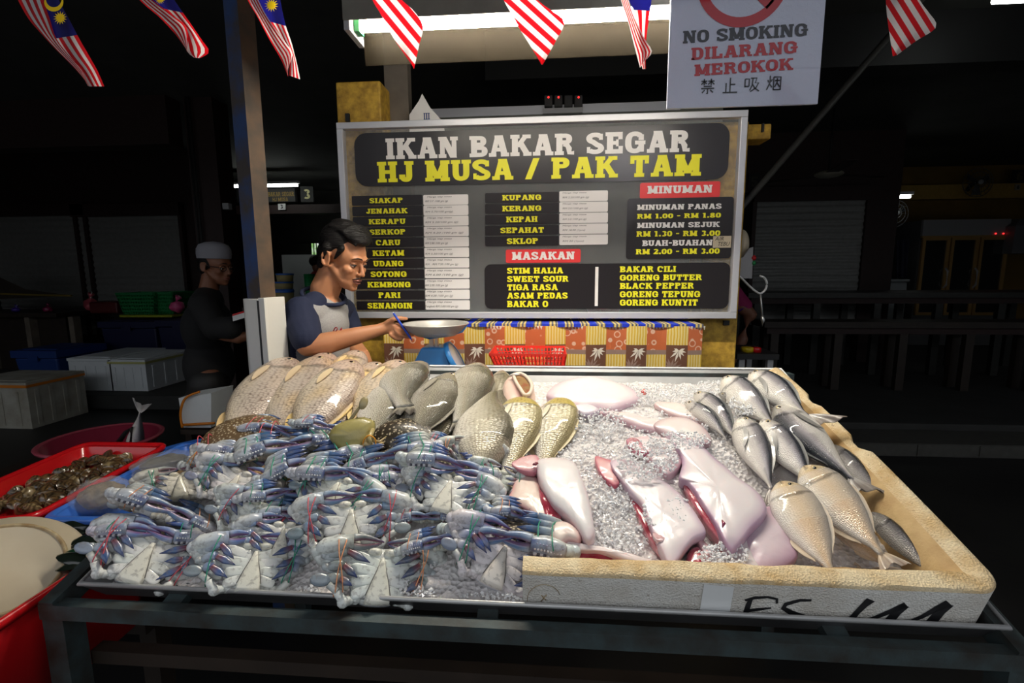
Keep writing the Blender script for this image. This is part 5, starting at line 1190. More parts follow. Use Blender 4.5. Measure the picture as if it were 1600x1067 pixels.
# the mud crab on top
t, s = crab_base('mud_crab', 'round olive-green mud crab tied with bright orange band, on top of the blue crabs', 553, 681, .10, 84, 20, 28, None)
mb = MB()
outl = [(-.085,.020),(-.07,.045),(-.035,.062),(.035,.062),(.07,.045),(.085,.020),(.062,-.030),(.03,-.056),(-.03,-.056),(-.062,-.030)]
out = spline([(a, b, 0) for a, b in outl], 4, True); rr = []; OL = (.34,.29,.10)
for q, z, c in ((.7,-.03,(.6,.5,.3)),(.97,-.008,(.5,.42,.2)),(1,0,OL),(.94,.012,OL),(.8,.022,OL),(.55,.030,lerp(OL,(.4,.35,.14),.5)),(.25,.034,OL)): rr.append([mb.vert(V((p.x*q, p.y*q, z+.002*mnoise.noise(p*60)))*s*1.25, c) for p in out])
for A, B in zip(rr, rr[1:]):
    for i in range(len(out)): mb.face((A[i], A[(i+1) % len(out)], B[(i+1) % len(out)], B[i]))
mb.face(rr[0][::-1]); mb.face(rr[-1])
for i in range(9):
    a = math.pi*(.08+.84*i/8); p = V((.084*math.cos(a), .02+.044*math.sin(a), .002))*s*1.25; mb.tube([p, p*1.07], [.005*s, .001*s], OL, n=6)
mb.build('carapace', M['mudcrab'], t, True)
mb = MB(); mb.tube([V(p)*s*1.25 for p in ((.05,-.02,.03),(.03,-.045,.045),(.058,-.066,.04),(.09,-.06,.03))], [.012*s,.013*s,.012*s,.008*s], (.45,.34,.16), n=9); mb.build('claw', M['mudcrab'], t, True)
mb = MB(); mb.tube([V(p)*s*1.25 for p in ((.07,-.0,.03),(.045,-.03,.05),(.05,-.055,.05))], [.010*s,.012*s,.006*s], (.42,.33,.14), n=9); mb.build('claw', M['mudcrab'], t, True)
mb = MB(); mb.tube([V(p)*s*1.25 for p in ((-.01,.05,.0),(.03,.085,.005),(.05,.10,.02))], [.008*s,.008*s,.007*s], (.40,.32,.16), n=8); mb.ell(V((.062,.106,.022))*s*1.25, (V((.016,.026,.006))*s*1.25)[:], (.34,.28,.14), nu=12, nv=6, rot=Matrix.Rotation(-.6, 3, 'Z')); mb.build('swimming_leg', M['mudcrab'], t, True)
for k in range(3):
    mb = MB(); mb.tube([V(p)*s*1.25 for p in ((.03+.014*k,-.04,.02),(.05+.016*k,-.075+.012*k,.03),(.085+.012*k,-.075+.018*k,.02))], [.007*s,.006*s,.002*s], (.50,.38,.20), n=8); mb.build('walking_leg', M['mudcrab'], t, True)
twine(t, s*1.25, [(.028,-.030,.055),(.05,-.022,.066),(.066,-.044,.060),(.055,-.070,.050),(.030,-.064,.040),(.022,-.046,.04)], 'tw_bright', .0022)
# ------------------------------------------------------------------ tubs and shellfish on the left
def rounded(corners, r=0.22, n=6):
    out = []; k = len(corners)
    for i in range(k):
        p, a, b = corners[i], corners[i-1], corners[(i+1) % k]
        q0, q1 = p.lerp(a, r), p.lerp(b, r*0.9)
        for j in range(n+1):
            t = j/n; out.append(q0*(1-t)**2+p*2*t*(1-t)+q1*t*t)
    return out
def tub(name, label, cat, corners, depth, material, taper=.84, lip=.02, r=.2, group=None):
    out = rounded(corners, r); c = sum(out, V((0,0,0)))/len(out); R0 = sum((p-c).length for p in out)/len(out)
    t = thing(name, label, cat, (c.x, c.y, c.z-depth), group); k = len(out)
    def rings(mb, spec):
        rr = [[mb.vert(c+(p-c)*q+V((0,0,z))) for p in out] for q, z in spec]
        for A, B in zip(rr, rr[1:]):
            for i in range(k): mb.face((A[i], A[(i+1) % k], B[(i+1) % k], B[i]))
        return rr
    l = lip/R0; mb = MB()
    rr = rings(mb, [(taper-.02, -depth), (1-l*.2, -.012), (1-l*.5, -.004), (1-l*.8, -.012), (taper-.03, -depth+.006)])
    mb.face(rr[0][::-1]); mb.face(rr[-1]); mb.build('tub_body', material, t, True, True)
    mb = MB(); rr = rings(mb, [(1-l*.15, -.016), (1+l*.45, -.018), (1+l*.6, -.006), (1+l*.3, .002), (1-l*.4, .002), (1-l*.7, -.006)]); mb.build('rim', material, t, True, True)
    return t
ZT = 0.77
tub('red_tub', 'deep red plastic tub full of brown clams at the left', 'tub', [Z(262,693,ZT), Z(132,691,ZT), Z(-150,812,ZT), Z(48,807,ZT)], .13, M['red_plastic'], r=.12)
tub('blue_tray', 'blue plastic tray holding clear bags, next to the crabs', 'tray', [Z(420,690,ZT-.012), Z(290,690,ZT-.012), Z(64,809,ZT-.012), Z(260,811,ZT-.012)], .06, M['blue_plastic'], r=.1)
tub('red_tub', 'big red plastic tub of dark mussels at the lower left, below the blue tray', 'tub', [Z(236,815,ZT-.03), Z(0,811,ZT-.03), Z(-420,1060,ZT-.03), Z(-130,1054,ZT-.03)], .26, M['red_plastic'], r=.08, taper=.9)
st = thing('side_table', 'low dark wooden stand carrying the plastic tubs beside the seafood table', 'table', (-1.35, 1.5, 0))
mb = MB(); mb.box((-2.1, 1.10, .44), (-1.08, 1.85, .47)); mb.build('table_top', M['wood_dark'], st, False, True)
for x in (-2.05, -1.15):
    for y in (1.15, 1.78): mb = MB(); mb.box((x, y, 0), (x+.05, y+.05, .44)); mb.build('leg', M['wood_dark'], st, False, True)
# clams
clam_m = []
for i, (a, b) in enumerate((((.15,.09,.035),(.045,.026,.012)), ((.10,.065,.03),(.025,.016,.009)), ((.30,.22,.11),(.11,.07,.03)))):
    q = NT('clam_shell'); wv = q.n('TexWave', wave_type='RINGS', rings_direction='X'); wv.inputs['Scale'].default_value = 60; wv.inputs['Distortion'].default_value = 1.0
    co = q.n('TexCoord').outputs['Object']; q.l(co, wv.inputs['Vector'])
    q.set(Base_Color=q.mix(wv.outputs['Fac'], b, a), Roughness=.3, Coat_Weight=.6); q.bump(wv.outputs['Fac'], .3, .002); clam_m.append(q.m)
def shell_mesh(L, w_, h):
    mb = MB()
    for sg_ in (1, -1):
        def fn(a, b):
            th = 2*math.pi*a; x = (L/2)*(b*math.cos(th))+L*.10*(1-b); y = (w_/2)*b*math.sin(th)*(1-.18*math.cos(th))
            return V((x, y, sg_*(h/2*(1-b**2.3)**.8+.0003)))
        mb.grid(fn, 16, 6)
    return mb
r_ = random.Random(5); heap = [(0,778),(66,748),(140,716),(170,708),(206,712),(200,734),(150,758),(100,784),(60,796),(20,801),(-10,800)]
def inside(p, poly):
    x, y = p; c = False
    for i in range(len(poly)):
        (x1, y1), (x2, y2) = poly[i-1], poly[i]
        if (y1 > y) != (y2 > y) and x < (x2-x1)*(y-y1)/(y2-y1)+x1: c = not c
    return c
protos = [shell_mesh(.050, .042, .024).build('clam', mm_, None, True) for mm_ in clam_m]
for p in protos: p.rotation_mode = 'QUATERNION'
pl = []; usedp = set(); tries = 0
while len(pl) < 95 and tries < 9000:
    tries += 1; u, v = r_.uniform(-10, 208), r_.uniform(706, 803)
    if not inside((u, v), heap): continue
    if any(abs(u-a)/9.5+abs(v-b)/5.5 < 1.0 for a, b, _ in pl): continue
    pl.append((u, v, 0))
for (u, v, _) in pl:
    k = r_.choices((0, 1, 2), (5, 4, 2))[0]; src = protos[k]
    o = src if k not in usedp else src.copy()
    if k in usedp: C.objects.link(o)
    usedp.add(k); o.location = Z(u, v, ZT-.045+r_.uniform(-.008,.012)); s = r_.uniform(.8,1.15); o.scale = (s, s, s)
    o.rotation_quaternion = Quaternion((r_.gauss(0,1), r_.gauss(0,.6), r_.gauss(0,.6), r_.gauss(0,1))).normalized()
    tag(o, 'small ridged brown clam in the heap filling the red tub', 'clam', 'clams in the red tub')
mb = MB(); mb.grid(lambda a, b: Z(-60+268*a-50*b, 710+92*b-12*a*0, ZT-.075) , 8, 8)
# mussels
mm = [mat('mussel_dark', (.008,.014,.010), .22, coat=.6), mat('mussel_green', (.01,.05,.025), .22, coat=.6)]
pm = [shell_mesh(.095, .045, .03).build('mussel', m_, None, True) for m_ in mm]; um = set()
for i, (u, v) in enumerate([(92,818),(104,829),(122,822),(142,828),(163,822),(186,826),(112,842),(122,850),(146,842),(172,838),(118,866),(136,860),(150,868),(128,884),(124,876),(200,834),(156,852),(140,848),(128,836)]):
    k = 1 if i in (7, 11, 12, 9) else 0; o = pm[k] if k not in um else pm[k].copy()
    if k in um: C.objects.link(o)
    um.add(k); o.location = Z(u, v, ZT-.055+.012*(i % 3)); o.rotation_mode = 'XYZ'; o.rotation_euler = (r_.uniform(-.6,.6), r_.uniform(-.5,.5), r_.uniform(.2,1.4))
    tag(o, 'green-tinged mussel in the dark heap in the lower red tub' if k else 'black glossy mussel in the dark heap in the lower red tub', 'mussel', 'green mussels in the lower tub' if k else 'black mussels in the lower tub')
# cream dish leaning in the mussel tub
c = Z(-4, 890, ZT-.02); toc = (CAM-c).normalized(); n_ = (EZ*.72+toc*.60+V((.10,0,0))).normalized(); r0 = CR-n_*CR.dot(n_); r0.normalize(); m3 = Matrix((r0, n_.cross(r0), n_)).transposed()
d_ = thing('cream_dish', 'large round cream dish with a stained foot ring, lying bottom up at the left edge', 'dish', tuple(c), None, m3); R0 = 112/pxm(c)
mb = MB(); mb.lathe([(R0*.0,0),(R0*.66,0),(R0*.70,.006),(R0*.72,.0),(R0*.96,-.022),(R0,-.030),(R0*.985,-.036),(R0*.7,-.012),(0,-.010)], n=56); mb.build('round_body', M['cream'], d_, True)
mb = MB(); mb.lathe([(R0*.672,.0015),(R0*.685,.0055),(R0*.705,.0075),(R0*.725,.0045),(R0*.735,-.001)], n=56); mb.build('foot_ring', M['cream_stain'], d_, True, label='brown-stained foot ring')
# clear bags in the blue tray
def bag(label, u, v, h, rx, ry, rz, rot, seed, cont):
    c = Z(u, v, h); k = 1/pxm(c); t = thing('plastic_bag', label, 'bag', tuple(c), 'clear bags in the blue tray', Matrix.Rotation(rot, 3, 'Z'))
    def fn(p, a=1.0): return V((p.x*rx*k, p.y*ry*k, p.z*rz*k))*(a*(1+.16*mnoise.noise(p*2.4+V((seed,0,0)))+.07*mnoise.noise(p*7+V((seed,3,0)))))
    for nm, mt, sc_ in (('film', M['bag'], 1.0), ('contents', cont, .72)):
        mb = MB(); mb.ell((0,0,0), 1, nu=32, nv=20); mb.v = [fn(p, sc_) for p in mb.v]; mb.build(nm, mt, t, True)
    mb = MB(); mb.tube([V((rx*k*.8,0,rz*k*.3)), V((rx*k*1.15,.01,rz*k*.8)), V((rx*k*1.25,.0,rz*k*1.1))], [.012,.006,.022], n=9); mb.build('knot', M['bag'], t, True)
beige = mat('bag_shellfish', srgb(150,128,98), .35, col2=srgb(62,54,46), vs=30, bump=.5, bs=40)
bag('clear plastic bag of beige shellfish at the near corner of the blue tray', 162, 774, ZT-.015, 44, 34, 27, .25, 1.0, beige)
bag('long greyish plastic bag lying behind along the tray edge', 258, 726, ZT-.01, 46, 28, 20, .75, 4.0, mat('bag_grey_fish', srgb(104,98,84), .35, col2=srgb(60,58,54), vs=20, bump=.3, bs=30))
# round basins behind
def basin(label, u, v, z, rpx, depth, material, sy=1.0):
    c = Z(u, v, z); R0 = rpx/pxm(c); t = thing('round_basin', label, 'basin', (c.x, c.y, z-depth))
    mb = MB(); mb.lathe([(R0*.72, -depth), (R0*.98, -.006), (R0*.955, -.006), (R0*.70, -depth+.006), (0, -depth+.006)], c, 48, sy=sy); mb.build('bowl', material, t, True, True)
    mb = MB(); mb.lathe([(R0*.96,-.010),(R0*1.03,-.014),(R0*1.05,-.002),(R0*1.0,.004),(R0*.955,-.004)], c, 48, sy=sy); mb.build('rim', material if 'blue' in label else mat('maroon_rim_lit', (.34,.06,.09), .3), t, True, True); return c, R0  # maroon rim coloured lighter than its bowl, as if catching the light
cm, _ = basin('maroon round basin with a fish tail sticking out, behind the clam tub', 160, 684, .50, 76, .16, M['maroon_plastic'])
basin('blue round basin between the clam tub and the pale snappers', 352, 714, .62, 132, .16, M['blue_plastic'], sy=.85)
fish('basin_fish', 'silver fish standing head down in the maroon basin, forked tail up', None, 'mack', P(206,722,cm.y), P(219,644,cm.y), M['mack'], mack_col(.1), 'R', 10, deep=.95, eye=False, pect=0, tail=1.2, dorsal=False, anal=False, tailcol=(.35,.33,.32))
mb = MB(); pp = [P(186,690,cm.y), P(196,676,cm.y-.02), P(205,668,cm.y-.03), P(206,690,cm.y-.02)]; mb.tube(pp, [.014,.012,.010,.012], n=10); bf_ = thing('dark_fish', 'dark wet fish bent over beside the standing tail in the maroon basin', 'fish', tuple(pp[0])); mb.build('body', M['black'], bf_, True, True)
st = thing('basin_stand', 'low dark stand under the round basins', 'stand', (cm.x+.3, cm.y, 0))
mb = MB(); mb.box((cm.x-.6, cm.y-.35, .28), (cm.x+1.1, cm.y+.35, .32)); mb.build('table_top', M['wood_dark'], st, False, True)
for x in (cm.x-.55, cm.x+1.0):
    mb = MB(); mb.box((x, cm.y-.2, 0), (x+.06, cm.y+.2, .28)); mb.build('leg', M['wood_dark'], st, False, True)
# ------------------------------------------------------------------ painted post with white wrap
c = P(396, 300, 1.72); pt = thing('steel_post', 'tall square steel post, blue and rust coloured, with white sheet wrapped round its lower half', 'post', (c.x, c.y, 0))
q = NT('blue_rust_paint'); q.set(Base_Color=q.mix(q.ramp(q.noise(9, 6), [(.38,(0,0,0)),(.6,(1,1,1))]), srgb(32,62,112), srgb(60,52,48)), Roughness=.6); MBL = q.m
q = NT('rust_paint'); q.set(Base_Color=q.mix(q.ramp(q.noise(12, 6), [(.35,(0,0,0)),(.65,(1,1,1))]), srgb(92,72,54), srgb(66,56,48)), Roughness=.7); MRU = q.m
pt.rotation_euler = (0, 0, math.radians(-32+14)); a = .033
mb = MB(); mb.box((-a,-a,0), (a,a,CEIL), 0)
for i, f in enumerate(mb.f): mb.mi[i] = {2: 0, 3: 1, 4: 1, 5: 0}.get(i, 0)
mb.build('shaft', [MBL, MRU], pt, False)
zt_, zb = P(410, 466, 1.72).z, .7
WR = mat('white_sheet', srgb(226,224,216), .5, var=.08, vs=6)
mb = MB(); mb.box((-a-.012,-a-.010,zb), (a-.004,-a-.001,zt_)); mb.box((-a-.012,-a-.010,zb), (-a-.001,a,zt_)); bevel(mb.build('wrap', WR, pt, False, label='white plastic sheet'), .002)
mb = MB(); mb.box((a+.001,-a+.006,zb), (a+.012,a+.03,zt_+.004)); mb.box((a-.0,-a-.012,zb), (a+.03,-a+.0,zt_+.004)); bevel(mb.build('wrap', WR, pt, False, label='white plastic sheet'), .002)
mb = MB(); mb.box((a-.006,-a-.0125,zb), (a+.004,-a-.002,zt_-.006)); mb.build('gap_filler', M['kerb'], pt, False)
# ------------------------------------------------------------------ table behind the tray with scale and basket
zb = P(700, 580, 1.93).z
wt_ = thing('work_table', 'narrow table behind the tray carrying the scale and red basket', 'table', (-.15, 1.95, 0))
mb = MB(); mb.box((P(590,580,1.93).x, 1.82, zb-.03), (P(930,580,1.93).x, 2.08, zb)); mb.build('table_top', M['wood_dark'], wt_, False, True)
for u in (600, 915):
    for y in (1.84, 2.03): x = P(u, 580, 1.93).x; mb = MB(); mb.box((x, y, 0), (x+.04, y+.04, zb-.03)); mb.build('leg', M['wood_dark'], wt_, False, True)
SYY = 1.93; c = P(684, 575, SYY); sc = thing('kitchen_scale', 'blue weighing scale with a wide aluminium pan', 'scale', (c.x, SYY, zb))
q = [P(646,568,SYY), P(720,568,SYY), P(701,541,SYY), P(662,541,SYY)]
mb = MB(); zz = zb; w0, w1 = (q[1].x-q[0].x)/2, (q[2].x-q[3].x)/2; cx = (q[0].x+q[1].x)/2; zt2 = q[2].z
mb.hexa([V((cx-w0-.005,SYY-.07,zb)), V((cx+w0*.75,SYY-.07,zb)), V((cx+w0*.75,SYY+.09,zb)), V((cx-w0-.005,SYY+.09,zb)), V((cx-w1,SYY-.045,zt2)), V((cx+w1*.9,SYY-.045,zt2)), V((cx+w1*.9,SYY+.06,zt2)), V((cx-w1,SYY+.06,zt2))])
bevel(mb.build('housing', M['scale_blue'], sc, False, True), .006)
mb = MB(); rt = Matrix.Rotation(math.radians(62), 3, 'Y'); cc = V((cx+w0*.80, SYY+.005, (zb+zt2)/2+.004))
mb.lathe([(0,.002),(.066,.002),(.070,0),(.070,-.012)], n=36); mb.v = [cc+rt@p for p in mb.v]; mb.build('dial', M['clear_dial'], sc, True, True)
mb = MB(); mb.lathe([(.066,.004),(.074,.004),(.076,-.014)], n=36); mb.v = [cc+rt@p for p in mb.v]; mb.build('dial_ring', M['scale_blue'], sc, True, True)
mb = MB(); s0_, s1_ = P(675, 545, SYY), P(675, 524, SYY); mb.box((s0_.x-.009,SYY-.012,s0_.z), (s0_.x+.009,SYY+.012,s1_.z)); mb.box((s0_.x+.016,SYY-.012,s0_.z), (s0_.x+.026,SYY+.012,s1_.z)); mb.build('stem', M['hook_metal'], sc, False, True)
mb = MB(); mb.tube([P(664,524,SYY-.03), P(670,526,SYY-.03), P(700,524,SYY-.03), P(722,518,SYY-.02), P(730,508,SYY-.01)], [.012,.010,.006,.004,.003], n=8); mb.build('pan_arm', M['scale_blue'], sc, True, True)
pc = P(681, 504.5, SYY); R0 = 51.5/pxm(pc)
mb = MB(); mb.lathe([(0,-.046),(R0*.62,-.046),(R0*.86,-.026),(R0*.97,-.004),(R0*1.0,.0),(R0*1.0,-.004),(R0*.96,-.008),(R0*.84,-.030),(R0*.60,-.050),(0,-.050)], pc, 48); mb.build('pan', M['pan_alu'], sc, True, True)
# red perforated basket
bx = thing('red_basket', 'shallow red perforated plastic basket behind the tray rim', 'basket', tuple(P(822, 572, SYY)))
b0, b1 = P(782, 570, SYY), P(879, 570, SYY); tz = P(822, 549.5, SYY).z; x0, x1 = b0.x-.0, b1.x; X0, X1 = P(768,552,SYY).x, P(884,552,SYY).x
mb = MB(); yf, yb_ = SYY-.06, SYY+.12; z0 = zb
mb.box((x0, yf, z0), (x1, yb_, z0+.004)); mb.build('base', M['basket_red'], bx, False, True)
mb = MB()
for (ax_, ay, bx_, by_) in ((x0,yf,x1,yf),(x1,yf,x1,yb_),(x0,yb_,x1,yb_),(x0,yf,x0,yb_)):
    L = math.hypot(bx_-ax_, by_-ay); n = max(4, int(L/.0125))
    ex = lambda x: X0 if x == x0 else X1
    ey = lambda y: yf-.012 if y == yf else yb_+.012
    P0, P1 = V((ax_,ay,z0)), V((bx_,by_,z0)); Q0, Q1 = V((ex(ax_),ey(ay),tz)), V((ex(bx_),ey(by_),tz))
    for i in range(n+1): mb.bar(P0.lerp(P1, i/n), Q0.lerp(Q1, i/n), .004, .003, up=V((0.3,1,.1)))
    for k in range(5): mb.bar(P0.lerp(Q0, k/4), P1.lerp(Q1, k/4), .003, .0045 if k < 4 else .009)
mb.build('lattice_wall', M['basket_red'], bx, False, True)
# back counter with the patchwork cloth
CY = 2.14; zc = P(900, 508, CY).z
ct = thing('counter', 'counter under the menu board covered by the patterned cloth', 'table', (-.0, CY+.3, 0))
xa, xb = P(596, 540, CY).x, P(1097, 540, CY).x
mb = MB(); mb.box((xa+.02, CY+.01, 0), (xb-.01, CY+.6, zc-.004)); mb.build('counter_body', M['wood_dark'], ct, False, True)
def patch(name, f): q = NT(name); f(q); q.set(Roughness=.4, Coat_Weight=.2); return q.m
def py_(q):
    w_ = q.n('TexWave', wave_type='BANDS', bands_direction='X'); w_.inputs['Scale'].default_value = 26; w_.inputs['Distortion'].default_value = 1.5; w_.inputs['Detail'].default_value = 3
    q.l(q.n('TexCoord').outputs['Object'], w_.inputs['Vector']); q.set(Base_Color=q.mix(w_.outputs['Fac'], srgb(214,172,30), srgb(228,212,150)))
def po_(q):
    v = q.n('TexVoronoi'); v.inputs['Scale'].default_value = 26; v.inputs['Randomness'].default_value = .6; q.l(q.n('TexCoord').outputs['Object'], v.inputs['Vector'])
    q.set(Base_Color=q.mix(q.ramp(v.outputs['Distance'], [(.30,(0,0,0)),(.34,(1,1,1)),(.40,(1,1,1)),(.44,(0,0,0))]), srgb(196,104,62), srgb(226,186,160)))
PYm, POm = patch('patch_yellow', py_), patch('patch_orange', po_); PBm = mat('patch_brown', srgb(112,74,56), .5); PGm = mat('patch_grey', srgb(150,124,112), .5); PLm = mat('patch_leaf', srgb(232,222,206), .5)
clo = thing('patterned_cloth', 'patchwork plastic tablecloth of yellow stripes, orange circles and brown leaves, under the board', 'tablecloth', ((xa+xb)/2, CY, zc-.2))
mb = MB(); yy = CY-.004; colx = [915-31.5*k for k in range(10, -1, -1)]+[947,978,1010,1041,1074,1097]
us = sorted(set([600]+[u for u in colx if u > 604]+[1097])); pat = {}
lw = lambda u: yy-.006*math.sin(u*.09)
zv = lambda v: P(900, v, CY).z; xu = lambda u: P(u, 540, CY).x
for i in range(len(us)-1):
    ua, ub = us[i], us[i+1]; k = round((ua-915)/31.5) % 2   # 0: yellow over leaf, 1: orange over yellow
    bands = ((509,538,0),(538,640,2)) if k == 0 else ((509,546,1),(546,553,3),(553,600,0),(600,640,2))
    for va, vb, mi in bands:
        n = 4
        for j in range(n):
            a_, b_ = ua+(ub-ua)*j/n, ua+(ub-ua)*(j+1)/n
            mb.poly([V((xu(a_), lw(a_), zv(vb))), V((xu(b_), lw(b_), zv(vb))), V((xu(b_), lw(b_), zv(va))), V((xu(a_), lw(a_), zv(va)))], mi)
    if k == 0:
        for ang in range(8):  # pale fern leaf, upper right of the brown square
            t_ = math.radians(200-ang*31); bu, bv = ua+19, 546; L = (8,10,17,19,15,12,12,10)[ang]
            e_ = (max(ua+1, min(ub+2, bu+L*math.cos(t_))), min(570, max(539, bv+L*math.sin(t_)))); nx_, ny_ = -math.sin(t_)*1.7, math.cos(t_)*1.7; mm_ = ((bu+e_[0])/2, (bv+e_[1])/2)
            f = lambda p: V((xu(p[0]), lw(p[0])-.0014-.00006*ang, zv(p[1])))
            mb.poly([f((bu,bv)), f((mm_[0]+nx_,mm_[1]+ny_)), f(e_), f((mm_[0]-nx_,mm_[1]-ny_))], 4)
        for ang in range(6):
            bu, bv = ua+8, 574; t_ = math.radians(200+ang*27); e_ = (max(ua, bu+18*math.cos(t_)), bv+16*math.sin(t_)); nx_, ny_ = -math.sin(t_)*1.8, math.cos(t_)*1.8
            f = lambda p: V((xu(p[0]), lw(p[0])-.0012, zv(p[1]))); mm_ = ((bu+e_[0])/2, (bv+e_[1])/2)
            mb.poly([f((bu,bv)), f((mm_[0]+nx_,mm_[1]+ny_)), f(e_), f((mm_[0]-nx_,mm_[1]-ny_))], 3)
    else:
        for ang in range(5):
            bu = ua+3+ang*5; f = lambda p: V((xu(p[0]), lw(p[0])-.0012, zv(p[1])))
            mb.poly([f((bu,509)), f((bu+4,509)), f((bu+2.5,515))], 4)
mb.build('cloth', [PYm, POm, PBm, PGm, PLm], clo, False, True)
q = NT('check_cloth'); co = q.n('TexCoord').outputs['Object']
w1_ = q.n('TexWave', wave_type='BANDS', bands_direction='X'); w1_.inputs['Scale'].default_value = 4.5; q.l(co, w1_.inputs['Vector'])
w2_ = q.n('TexWave', wave_type='BANDS', bands_direction='X'); w2_.inputs['Scale'].default_value = 19; q.l(co, w2_.inputs['Vector'])
c1 = q.ramp(w1_.outputs['Fac'], [(.55,(0,0,0)),(.6,(1,1,1))]); q.set(Base_Color=q.mix(c1, q.mix(w2_.outputs['Fac'], srgb(40,60,100), srgb(226,200,120)), srgb(20,50,190)), Roughness=.6)
cl2 = thing('check_cloth', 'blue and yellow checked cloth on top of the counter', 'tablecloth', ((xa+xb)/2, CY+.25, zc))
mb = MB(); mb.box((P(716,505,CY).x, CY+.0, zc), (xb, CY+.5, zc+.006)); mb.box((P(716,505,CY).x, CY-.006, zc-.008), (xb, CY, zc+.006)); mb.build('cloth', q.m, cl2, False, True)
t = thing('black_bag', 'black bag with upside-down white letters on the counter, under the right half of the board', 'bag', tuple(P(1008, 508, CY+.05)))
a_, b_ = P(972, 509, CY+.17), P(1040, 490, CY+.17)
mb = MB(); mb.box((a_.x, CY+.165, zc+.006), (b_.x, CY+.28, b_.z)); bevel(mb.build('bag_body', M['black'], t, False, True), .012, 3)
mb = MB(); o_ = P(1032, 499.5, CY+.163); put_text(mb, 'NCYS', o_, -EX+EZ*-.12, -EZ, 42/pxm(o_), 6.5/pxm(o_), pen=.7); mb.build('lettering', M['white_vinyl'], t, False, True)
t = thing('red_bowl', 'dark red bowl on the counter just below the board frame', 'bowl', tuple(P(940, 508, CY+.1))); c = P(942, 505, CY+.24); c.z = zc+.006
mb = MB(); mb.lathe([(.02,0),(.045,.004),(.075,.03),(.08,.05),(.076,.05),(.04,.01),(0,.008)], c, 28); mb.build('bowl', mat('dark_red_plastic', (.28,.015,.02), .35), t, True, True)
t = thing('black_tray', 'flat black tray on the checked cloth, left half of the counter', 'tray', tuple(P(842, 505, CY+.1))); a_, b_ = P(792, 505, CY+.08), P(892, 502, CY+.08)
mb = MB(); mb.box((a_.x, CY+.17, zc+.006), (b_.x, CY+.33, zc+.03)); bevel(mb.build('tray_body', M['black'], t, False, True), .006)
# ------------------------------------------------------------------ people
def blob(name, prims, vox, material, parent, it=4, colf=None):
    mb = MB()
    for p in prims:
        if p[0] == 'e': mb.ell(p[1], p[2], nu=24, nv=16, rot=p[3] if len(p) > 3 else None)
        else:   # capsule chain: points, radii
            pts, rr = p[1], p[2]; rr = rr if hasattr(rr, '__len__') else [rr]*len(pts)
            mb.tube(pts, rr, n=16)
            for q, r in zip(pts, rr): mb.ell(q, r*1.0, nu=16, nv=10)
    o = mb.build(name, material, None, True)
    m_ = o.modifiers.new('r', 'REMESH'); m_.mode = 'VOXEL'; m_.voxel_size = vox; m_.use_smooth_shade = True
    s_ = o.modifiers.new('s', 'SMOOTH'); s_.factor = .5; s_.iterations = it
    dg = bpy.context.evaluated_depsgraph_get(); me = bpy.data.meshes.new_from_object(o.evaluated_get(dg))
    old = o.data; o.modifiers.clear(); o.data = me; bpy.data.meshes.remove(old)
    if not me.materials: me.materials.append(material)
    if colf:
        for m2 in colf[0]: me.materials.append(m2)
        for f in me.polygons: f.material_index = colf[1](f.center, f.normal)
    if parent is not None: me.transform(wm(parent).inverted()); o.parent = parent
    for f in me.polygons: f.use_smooth = True
    return o
SK = NT('skin'); SK.set(Base_Color=SK.mix(SK.noise(14, 3), srgb(198,138,98), srgb(182,122,86)), Roughness=.45, Subsurface_Weight=.12); SK.b.inputs['Subsurface Radius'].default_value = (.02,.008,.004); SK.b.inputs['Subsurface Scale'].default_value = .4
SK.bump(SK.noise(260, 2), .05, .002); SKIN = SK.m
DSK = mat('dark_skin', srgb(128,82,58), .5)
HAIR = NT('hair'); wv = HAIR.n('TexNoise'); wv.inputs['Scale'].default_value = 60; wv.inputs['Detail'].default_value = 5
mp = HAIR.n('Mapping'); mp.inputs['Scale'].default_value = (.35, 1, 2.5); HAIR.l(HAIR.n('TexCoord').outputs['Object'], mp.inputs['Vector']); HAIR.l(mp.outputs[0], wv.inputs['Vector'])
HAIR.set(Base_Color=(.006,.005,.005), Roughness=.5, Specular_IOR_Level=.25); HAIR.bump(wv.outputs['Fac'], .8, .012); HAIR = HAIR.m
LIP = mat('lips', srgb(142,84,72), .4); EYEW = mat('eyeball', srgb(214,206,198), .15, coat=.6); STUB = mat('moustache_hair', srgb(48,34,28), .7)
NAVY = mat('navy_jersey', srgb(26,34,62), .85, bump=.15, bs=400); GREYJ = NT('grey_marl'); GREYJ.set(Base_Color=GREYJ.mix(GREYJ.ramp(GREYJ.noise(420, 2), [(.4,(0,0,0)),(.6,(1,1,1))]), srgb(172,170,168), srgb(150,148,148)), Roughness=.9); GREYJ.bump(GREYJ.noise(500, 2), .15, .003); GREYJ = GREYJ.m
PEN = mat('blue_pen', srgb(32,74,196), .3)

